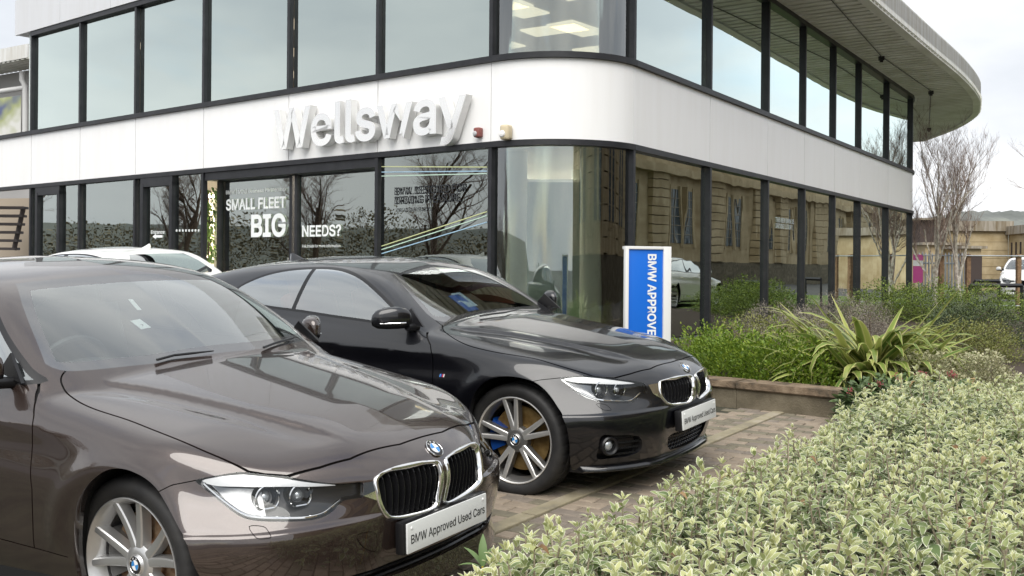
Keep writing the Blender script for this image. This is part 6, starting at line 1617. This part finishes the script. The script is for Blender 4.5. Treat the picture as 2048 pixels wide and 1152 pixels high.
# ------------------------------------------------------------------ indoor plants
ML_fic=leafmat('indoor_leaf',(.03,.07,.02),(.16,.26,.05),trans=.2)
for k,(u_,vt,vb,D,lab) in enumerate(((1222,400,580,13.55,'tall leafy indoor plant behind the curved corner glass'),(415,375,520,17.6,'tall leafy indoor plant behind the entrance glass'))):
    t_=at_depth(u_,vt,D); b_=at_depth(u_,vb,D); r=np.random.default_rng(70+k); n=520; root=empty('indoor_plant',Matrix.Translation((b_[0],b_[1],FLOORZ)),label=lab,cat='plant'); zz=r.uniform(b_[2],t_[2],n)-FLOORZ; rad=.16+.08*np.sin(zz*6+k)
    az=r.uniform(0,6.28,n); pos=np.stack([np.cos(az)*rad*r.random(n)**.5,np.sin(az)*rad*r.random(n)**.5,zz],1); arr=scatter(leaf_grid(.11,.045,3,4,.25,.4),rotz(az)@roty(r.uniform(.1,1.2,n)),r.uniform(.7,1.2,n),pos,r.random(n)); leafobj('foliage',arr,ML_fic,root); mb=MB(); mb.tube([(0,0,.3),(.02,.01,1.2),(0,0,t_[2]-FLOORZ-.1)],.014,6); mb.lathe([(0,.0),(.15,.0),(.19,.34),(.17,.34),(.16,.3),(0,.3)],None,20); mb.build('stem_and_pot',M_twig,root,smooth=True,angle=40)
# ------------------------------------------------------------------ distance: trees, fence, stone building, hills
M_birch=vary(mat('white_bark',(.55,.50,.43),.85),(.30,.25,.20),(.66,.62,.55),12,5); M_btw=vary(mat('purple_brown_twig',(.22,.16,.13),.9),(.16,.11,.09),(.30,.23,.19),8,3)
def bare_tree(name,label,base,H_,spread,seed,nmain=5,lev=4,bark=M_birch,twig=M_btw,trunk=.075,lean=0,group=None,fork=.22,kids=5):
    r=np.random.default_rng(seed); root=empty(name,Matrix.Translation(base),label=label,cat='tree',group=group); A=MB(); Bm=MB()
    def branch(p,d,L,rad,l):
        n=4 if l<2 else 3; pts=[p];q=p.copy();dd=d.copy()
        for k in range(n): dd=dd+r.normal(0,.10 if l<2 else .17,3)+np.array([0,0,.05]); dd/=np.linalg.norm(dd); q=q+dd*L/n; pts.append(q.copy())
        rr=[rad*(1-.55*k/n) for k in range(n+1)]; (A if l<2 else Bm).tube(pts,rr,7 if l==0 else (5 if l<2 else 3),caps=False)
        if l<lev:
            kk=kids if l>0 else nmain
            for j in range(kk):
                t=r.uniform(.25,1.0) if l>0 else fork+(1-fork)*((j+.5)/kk)**.8; i=min(int(t*n),n-1); s0=pts[i]+(pts[i+1]-pts[i])*(t*n-i); az=r.uniform(0,6.28); up=r.uniform(.55,1.15) if l<2 else r.uniform(.2,1.0)
                nd_=dd*.55+np.array([math.cos(az)*spread,math.sin(az)*spread,up*.55]); nd_/=np.linalg.norm(nd_); branch(s0,nd_,L*r.uniform(.42,.66),rad*(1-.5*t)*r.uniform(.40,.55)+.0012,l+1)
    branch(np.zeros(3),np.array([lean,0,1.]),H_*.62,trunk,0); A.build('trunk',bark,root,smooth=True,kind=None); Bm.build('crown',twig,root,smooth=True); return root
def fardepth(u,v,D): p=at_depth(u,v,D); return p
for k,(u_,D,H_,sd) in enumerate(((1872,27.5,4.6,4),(1921,28.5,4.7,9))):
    p=at_depth(u_,560,D); bare_tree('birch_tree',['white stemmed birch standing beside the end of showroom','slender white birch next to the brown fence post'][k],(p[0],p[1],FLOORZ),H_,.34,sd,nmain=12,lev=5,trunk=.075,group='birch trees by the fence',fork=.14,kids=4)
p=at_depth(2120,560,62); bare_tree('bare_tree','dark bare tree behind the stone building',(p[0],p[1],FLOORZ),9.5,.8,15,nmain=7,lev=4,bark=M_twig,trunk=.18)
# palisade fence
M_pal=vary(mat('galvanised_steel',(.30,.32,.35),.5,.6),(.24,.26,.29),(.38,.40,.43),3,4); M_timber=vary(mat('weathered_timber',(.22,.13,.07),.8),(.14,.08,.045),(.30,.19,.11),10,5)
pf=empty('palisade_fence',None,label='grey steel palisade fence behind the birch trees',cat='fence'); Dp=34.
for k in range(16):
    u_=1838+k*6.6; p=at_depth(u_,540,Dp+.10*k); x,y=p[0],p[1]; h=2.05 if k%2 else 2.02; mb=MB(); mb.add([(x-.032,y,FLOORZ),(x+.032,y,FLOORZ),(x+.032,y,h),(x,y-.012,h+.10),(x-.032,y,h),(x-.015,y-.03,FLOORZ),(x+.015,y-.03,FLOORZ),(x+.015,y-.03,h),(x-.015,y-.03,h)],[(0,5,8,4),(5,6,7,8),(6,1,2,7),(4,8,3),(8,7,3),(7,2,3)]); mb.build('pale',M_pal,pf)
for z in(.8,1.75):
    a=at_depth(1830,540,Dp+.05); b=at_depth(1940,540,Dp+1.65); mb=MB(); mb.tube([(a[0],a[1]+.06,z),(b[0],b[1]+.06,z)],.03,4); mb.build('rail',M_pal,pf)
tf=empty('timber_post_rail',None,label='thin grey rail on square brown timber posts in front of palisade',cat='fence')
for u_ in(1882,1936,2037,2080):
    p=at_depth(u_,540,29.); mb=MB(); mb.box((p[0],p[1],(FLOORZ+1.98)/2),(.12,.12,1.98-FLOORZ)); mb.build('post',M_timber,tf,bevel=.01)
a=at_depth(1845,540,28.9); b=at_depth(2085,540,28.9)
for z in(1.93,.52): mb=MB(); mb.tube([(a[0],a[1],z),(b[0],b[1],z)],.02,6); mb.build('rail',M_pal,tf,smooth=True)
kr=empty('knee_rail',None,label='low black metal rail beside the lawn',cat='rail'); M_bk=mat('black_rail_paint',(.015,.015,.017),.45)
for u0,u1,v0,v1,D in((1950,1998,562,585,25.),(1940,2044,571,600,22.)):
    a,b=at_depth(u0,v0,D),at_depth(u1,v0,D); mb=MB(); mb.tube([a,b],.045,4); mb.build('rail',M_bk,kr)
    for q in(a,b): mb=MB(); mb.tube([q,(q[0],q[1],FLOORZ)],.045,4); mb.build('post',M_bk,kr)
# far stone buildings
M_stone=vary(mat('pale_bath_stone',(.42,.33,.19),.9),(.34,.26,.14),(.50,.41,.26),1.5,6,bump=.4,bscale=12); M_roofe=streaks(mat('stained_roof_edge',(.33,.30,.25),.9),(.33,.30,.25),.5); M_dkb=mat('dark_brown_brick',(.06,.045,.04),.9)
def block(name,label,u0,u1,vtop,D,depth,m,edge=None,cat='building',turn=0.):
    a=at_depth(u0,545,D); b=at_depth(u1,545,D+turn); zt2=at_depth((u0+u1)/2,vtop,D)[2]; root=empty(name,Matrix.Translation((a[0],a[1],FLOORZ)),label=label,cat=cat); d=(b-a)[:2]; L_=np.linalg.norm(d); ang=math.atan2(d[1],d[0]); R_=Matrix.Rotation(ang,4,'Z')
    mb=MB(); mb.box((L_/2,depth/2,(zt2-FLOORZ)/2),(L_,depth,zt2-FLOORZ),R_); mb.build('wall',m,root)
    if edge: mb=MB(); mb.box((L_/2,depth/2,zt2-FLOORZ+edge*.5-.004),(L_+.4,depth+.4,edge),R_); mb.build('roof_edge',M_roofe,root)
    return root,R_,L_,zt2-FLOORZ
rt,R_,L_,hh=block('stone_hall','flat roofed pale stone building beyond the palisade fence',1890,2016,462,56,10,M_stone,.55)
mb=MB(); 
for z in np.arange(.45,hh,.45):
    mb.box((L_/2,-.006,z),(L_-.02,.012,.018),R_)
mb.build('stone_courses',mat('stone_joint',(.27,.21,.12),.95),rt)
rt2,R2,L2,h2=block('stone_wing','pale stone wing with narrow slit windows at the right of flat roofed building',2016.5,2110,470,56,10,M_stone,.45,turn=-6.)
for k in range(9):
    mb=MB(); mb.box((.5+k*.62,-.01,h2*.55),(.16,.05,h2*.62),R2); mb.build('slit_window',M_dkb,rt2)
rt3,R3,L3_,h3=block('stone_annexe','low stone annexe with flat roof in front of the larger stone building',1850,1928,490,48,5,M_stone,.12)
rt4,R4,L4,h4=block('stone_annexe','small lean-to stone outbuilding beside the annexe',1929,1962,497,46,4,M_stone,.12)
mb=MB(); mb.box((L4*.7,-.02,.9),(.5,.04,1.8),R4); mb.build('door',M_dkb,rt4)
rt5,_,_,_=block('dark_brick_block','dark brown brick block partly hidden by birch branches',1840,1893,440,52,4,M_dkb,.1)
# wooded hills
M_hill=vary(mat('winter_woodland',(.14,.15,.13),1.),(.09,.10,.09),(.21,.22,.19),.035,8,c3=(.14,.15,.14)); r=np.random.default_rng(8)
hv=[];nh=260
for i in range(nh):
    u_=1500+i*6; D=430.; base=at_depth(u_,545,D); yv=432+8*math.sin(i*.05)+5*math.sin(i*.13+1)+2.2*math.sin(i*.41)+r.normal(0,1.4); top=at_depth(u_,yv,D); hv+=[(base[0],base[1]-160,FLOORZ),(base[0],base[1]-60,FLOORZ+(top[2])*.42),(base[0],base[1],top[2]),(base[0],base[1]+90,top[2]*.9)]
mb=MB(); mb.add(hv,[(i*4+j,(i+1)*4+j,(i+1)*4+j+1,i*4+j+1) for i in range(nh-1) for j in range(3)]); link('hills',mb.mesh('hills',smooth=True,angle=180),M_hill,kind='structure')
# ------------------------------------------------------------------ left edge: neighbouring workshop, stairs
nb=empty('workshop_building',None,label='neighbouring grey workshop with ribbed eaves seen past the band end',cat='building'); Dn=29.
def npt(u,v,D=Dn): return at_depth(u,v,D)
a,b=npt(-120,160,Dn+1.5),npt(54,160,Dn-1.); d=(b-a)[:2]; d/=np.linalg.norm(d); nn=np.array([d[1],-d[0]])
zt2=npt(54,112,Dn-1)[2]; ze=npt(54,138,Dn-1)[2]
wallbox('eaves_board',a[:2],b[:2]+d*1.5,ze,zt2,.9,.0,M_conc,nb); mbs=MB()
for k in range(30): q=a[:2]+d*(k*.22); mbs.obox((*(q),ze-.03),(*(d*.12),0),(*(nn*.88),0),(0,0,.028))
mbs.build('ribbed_eaves',M_soff,nb); wallbox('wall',a[:2],b[:2]+d*1.5,0,ze-.04,.0,.2,mat('workshop_wall',(.40,.39,.38),.8),nb)
g0=npt(52,140,Dn-1.6); mb=MB(); mb.tube([npt(44,143,Dn-1.7),npt(44,160,Dn-1.7),npt(50,172,Dn-1.7),npt(50,290,Dn-1.7)],.07,10); mb.tube([npt(-60,192,Dn-1.3),npt(48,176,Dn-1.7)],.07,10); mb.build('downpipe',mat('grey_pipe',(.55,.55,.54),.4),nb,smooth=True)
bn=empty('banner',None,label='colourful printed banner on the workshop wall',cat='banner'); M_ban=vary(mat('banner_print',(.5,.5,.5),.5),(.10,.12,.22),(.6,.6,.57),.9,3,c3=(.33,.36,.18)); p0_,p1_=npt(-60,205,Dn-1.3),npt(42,190,Dn-1.75); h_=np.array([0,0,-1.25]); mb=MB(); mb.add([p0_+h_,p1_+h_,p1_,p0_],[(0,1,2,3)]); mb.build('sheet',M_ban,bn)
st=empty('outside_stair',None,label='dark open tread outside stair beyond the band end',cat='stairs'); M_tr=mat('dark_tread',(.06,.05,.048),.6)
for k in range(6):
    a=at_depth(-30,412+k*16.5,24.-k*.0); b=at_depth(46-k*3.4,416+k*15.5,24.); mb=MB(); mb.obox((a[0],a[1],a[2]-.06),(b[0]-a[0],0,0),(0,.28,0),(0,0,.06)); mb.build('tread',M_tr,st)
a,b=at_depth(47,415,24.1),at_depth(28,500,24.1); mb=MB(); mb.tube([a,b],.06,4); mb.build('stringer',M_tr,st)
wallbox('beige_return_wall',at_depth(-60,400,25.5)[:2],at_depth(58,400,25.0)[:2],0,ZB0,.0,.2,mat('beige_render',(.38,.32,.25),.8),nb)
mb=MB(); q=LP[2]-dL*.12-nL*.2; mb.box((q[0],q[1],(ZB0+FLOORZ)/2),(.16,.16,ZB0-FLOORZ)); mb.build('end_column',mat('cream_column',(.42,.36,.24),.7),showroom)
# ------------------------------------------------------------------ what the glass mirrors: stone hall across the road, tree bank on the left
sa=RP[0]+nR*17-dR*14; stn=empty('opposite_stone_hall',None,label='long ashlar hall with tall windows facing the glazed front across the road',cat='building'); M_ash=vary(mat('honey_ashlar',(.40,.31,.18),.9),(.30,.23,.13),(.48,.39,.25),.9,6,bump=.5,bscale=9); M_win=mat('leaded_window',(.06,.08,.10),.15)
sd_=dR; sn=-nR; Ls=120.; Hs=7.4
def sbox(name,s0,s1,z0,z1,o0,o1,m): 
    a=sa+sd_*s0+sn*o0; mb=MB(); mb.obox((*a,z0),(*(sd_*(s1-s0)),0),(*(sn*(o1-o0)),0),(0,0,z1-z0)); return mb.build(name,m,stn)
sbox('wall',0,Ls,FLOORZ-1,Hs,-1,0,M_ash); sbox('cornice',-.3,Ls,Hs-.8,Hs-.35,.02,.55,M_ash); sbox('parapet',-.3,Ls,Hs-.352,Hs+.3,.02,.25,M_ash); sbox('plinth',0,Ls,FLOORZ-1,1.9,.004,.18,M_wall)
k=0; s0=1.0
while s0<Ls-8:
    # rusticated pier
    for z in np.arange(1.95,Hs-.85,.48): sbox('pier_course',s0,s0+1.7,z,z+.43,.01,.32,M_ash)
    for wdx in(2.6,4.7):
        sbox('window',s0+wdx,s0+wdx+1.25,2.9,Hs-1.5,.006,.04,M_win)
        for j in range(1,3): sbox('glazing_bar',s0+wdx+1.25*j/3-.02,s0+wdx+1.25*j/3+.02,2.9,Hs-1.5,.041,.07,M_roofe)
        for j in range(1,6): sbox('glazing_bar',s0+wdx,s0+wdx+1.25,2.9+(Hs-4.4)*j/6-.02,2.9+(Hs-4.4)*j/6+.02,.072,.09,M_roofe)
        sbox('architrave',s0+wdx-.25,s0+wdx,2.7,Hs-1.3,.01,.14,M_ash); sbox('architrave',s0+wdx+1.25,s0+wdx+1.5,2.7,Hs-1.3,.01,.14,M_ash)
    s0+=7.2
mb=MB(); mb.add([(-43,-60,-.6),(-43,120,-.6),(-60,120,4.2),(-60,-60,4.2),(-110,120,5.5),(-110,-60,5.5)],[(1,0,3,2),(2,3,5,4)]); link('added_backing_slope',mb.mesh('added_backing_slope'),M_hill,kind='structure')  # unseen slope added to close bright sky gaps in the mirrored shrub bank
bank=[]
for k in range(9):
    q=np.array([-38.-2*math.sin(k*1.7),-6+k*6.0]); bank.append((q[0],q[1],0,3.2,4.6,3.9+.6*math.sin(k*2.3)))
ML_bank=leafmat('bank_leaf',(.09,.08,.05),(.30,.25,.15),(.18,.155,.09),trans=.1)
bush('tree_bank','dark overgrown bank of shrubs facing the entrance',bank,80000,.15,.08,ML_bank,cat='shrubs',seed=31,fill=.8,fine=.07,stems=60,na=2,nl=2)
for k,(x,y,H_) in enumerate(((-24,11,6.6),(-29,20,6.8),(-27,1,6.2),(-31,15,6.4),(-33,26,6.6))):
    bare_tree('bare_street_tree',['bare spreading tree across the yard mirrored in the entrance doors','tall bare tree across the yard mirrored in the left door panes','smaller bare tree at the near end of the yard bank','bare tree close to the dark shrub bank','bare tree at the far end of the dark shrub bank'][k],(x,y,0),H_,.85,40+k,nmain=9,lev=4,bark=M_twig,trunk=.20,group='bare trees across the yard',fork=.25,kids=6)
for k in range(4):
    p=sa+sd_*(8+k*9)+sn*3.2; bare_tree('bare_kerb_tree',['thin bare tree before the first bay of opposite stone hall','','','thin bare tree before the fourth bay of opposite stone hall'][k],(p[0],p[1],FLOORZ),5.5,.7,60+k,nmain=6,lev=3,bark=M_twig,trunk=.10,group='bare trees along the opposite kerb') if k in(0,3) else None

pk=empty('poster',None,label='small magenta and white poster inside the last long pane',cat='poster'); a=onR(1826,545,-.12); b=onR(1846,545,-.12); M_pk=mat('magenta_print',(.55,.03,.28),.5)
for z0_,z1_,m_ in((1.15,1.62,M_pk),(1.625,1.78,M_decal),(1.785,1.95,M_pk)): mb=MB(); mb.add([(*a[:2],z0_),(*b[:2],z0_),(*b[:2],z1_),(*a[:2],z1_)],[(0,1,2,3)]); mb.build('print_band',m_,pk)
plants()
brown=BrownCar(brown_fr,False,'parked_car','metallic brown saloon parked nearest the silver shrub kerb with silver V spoke wheels','car',P_brown,PX_B,'v','std')
black=BlackCar(black_fr,True,'parked_car','black two door coupe with blue brake caliper parked by the planter wall','car',P_black,PX_K,'m','m')
def copy_tree(o,parent=None):
    c=o.copy(); COL.objects.link(c)
    if parent is not None: c.parent=parent; c.matrix_parent_inverse=o.matrix_parent_inverse.copy()
    for ch in o.children: copy_tree(ch,c)
    return c

def recolour(root,old,new,drop=()):
    for o in [root]+list(root.children_recursive):
        for sl_ in o.material_slots:
            if sl_.material==old: sl_.link='OBJECT'; sl_.material=new
def car_copy(pos,yaw,paint,name,label,scale=(1,1,1),slope=True):
    c=copy_tree(brown.root); bpy.context.view_layer.update(); recolour(c,P_brown,paint); c.name=name; c['label']=label
    M=frame_matrix(car_frame(pos[0],pos[1],yaw)) if slope else Matrix.Translation((pos[0],pos[1],FLOORZ))@Matrix.Rotation(yaw,4,'Z')
    c.matrix_world=M@Matrix.Diagonal((*scale,1)); return c
fin_=at_depth(300,492,12.5)[:2]; yw=-.5601+math.pi; fwd=np.array([math.cos(yw),math.sin(yw)]); ax=fin_+fwd*2.35
car_copy(ax,yw,P_whitep,'parked_car','white car seen over the brown saloon roof with its tail towards the coupe')
p=at_depth(2052,560,40); car_copy((p[0],p[1]),math.radians(-118),P_whitep,'parked_car','tall white car parked in front of the slit windowed stone wing',(1.06,1.06,1.18),False)
hp=onR(1385,555); dd_=pray(1385,555)[:2]; dd_/=np.linalg.norm(dd_); rd_=dd_-2*(dd_@nR)*nR; cp=hp[:2]+rd_*16; car_copy((cp[0],cp[1]),math.atan2(dR[1],dR[0]),P_whitep,'parked_car','white car at the far kerb mirrored in the glazed front',(1,1,1),False)
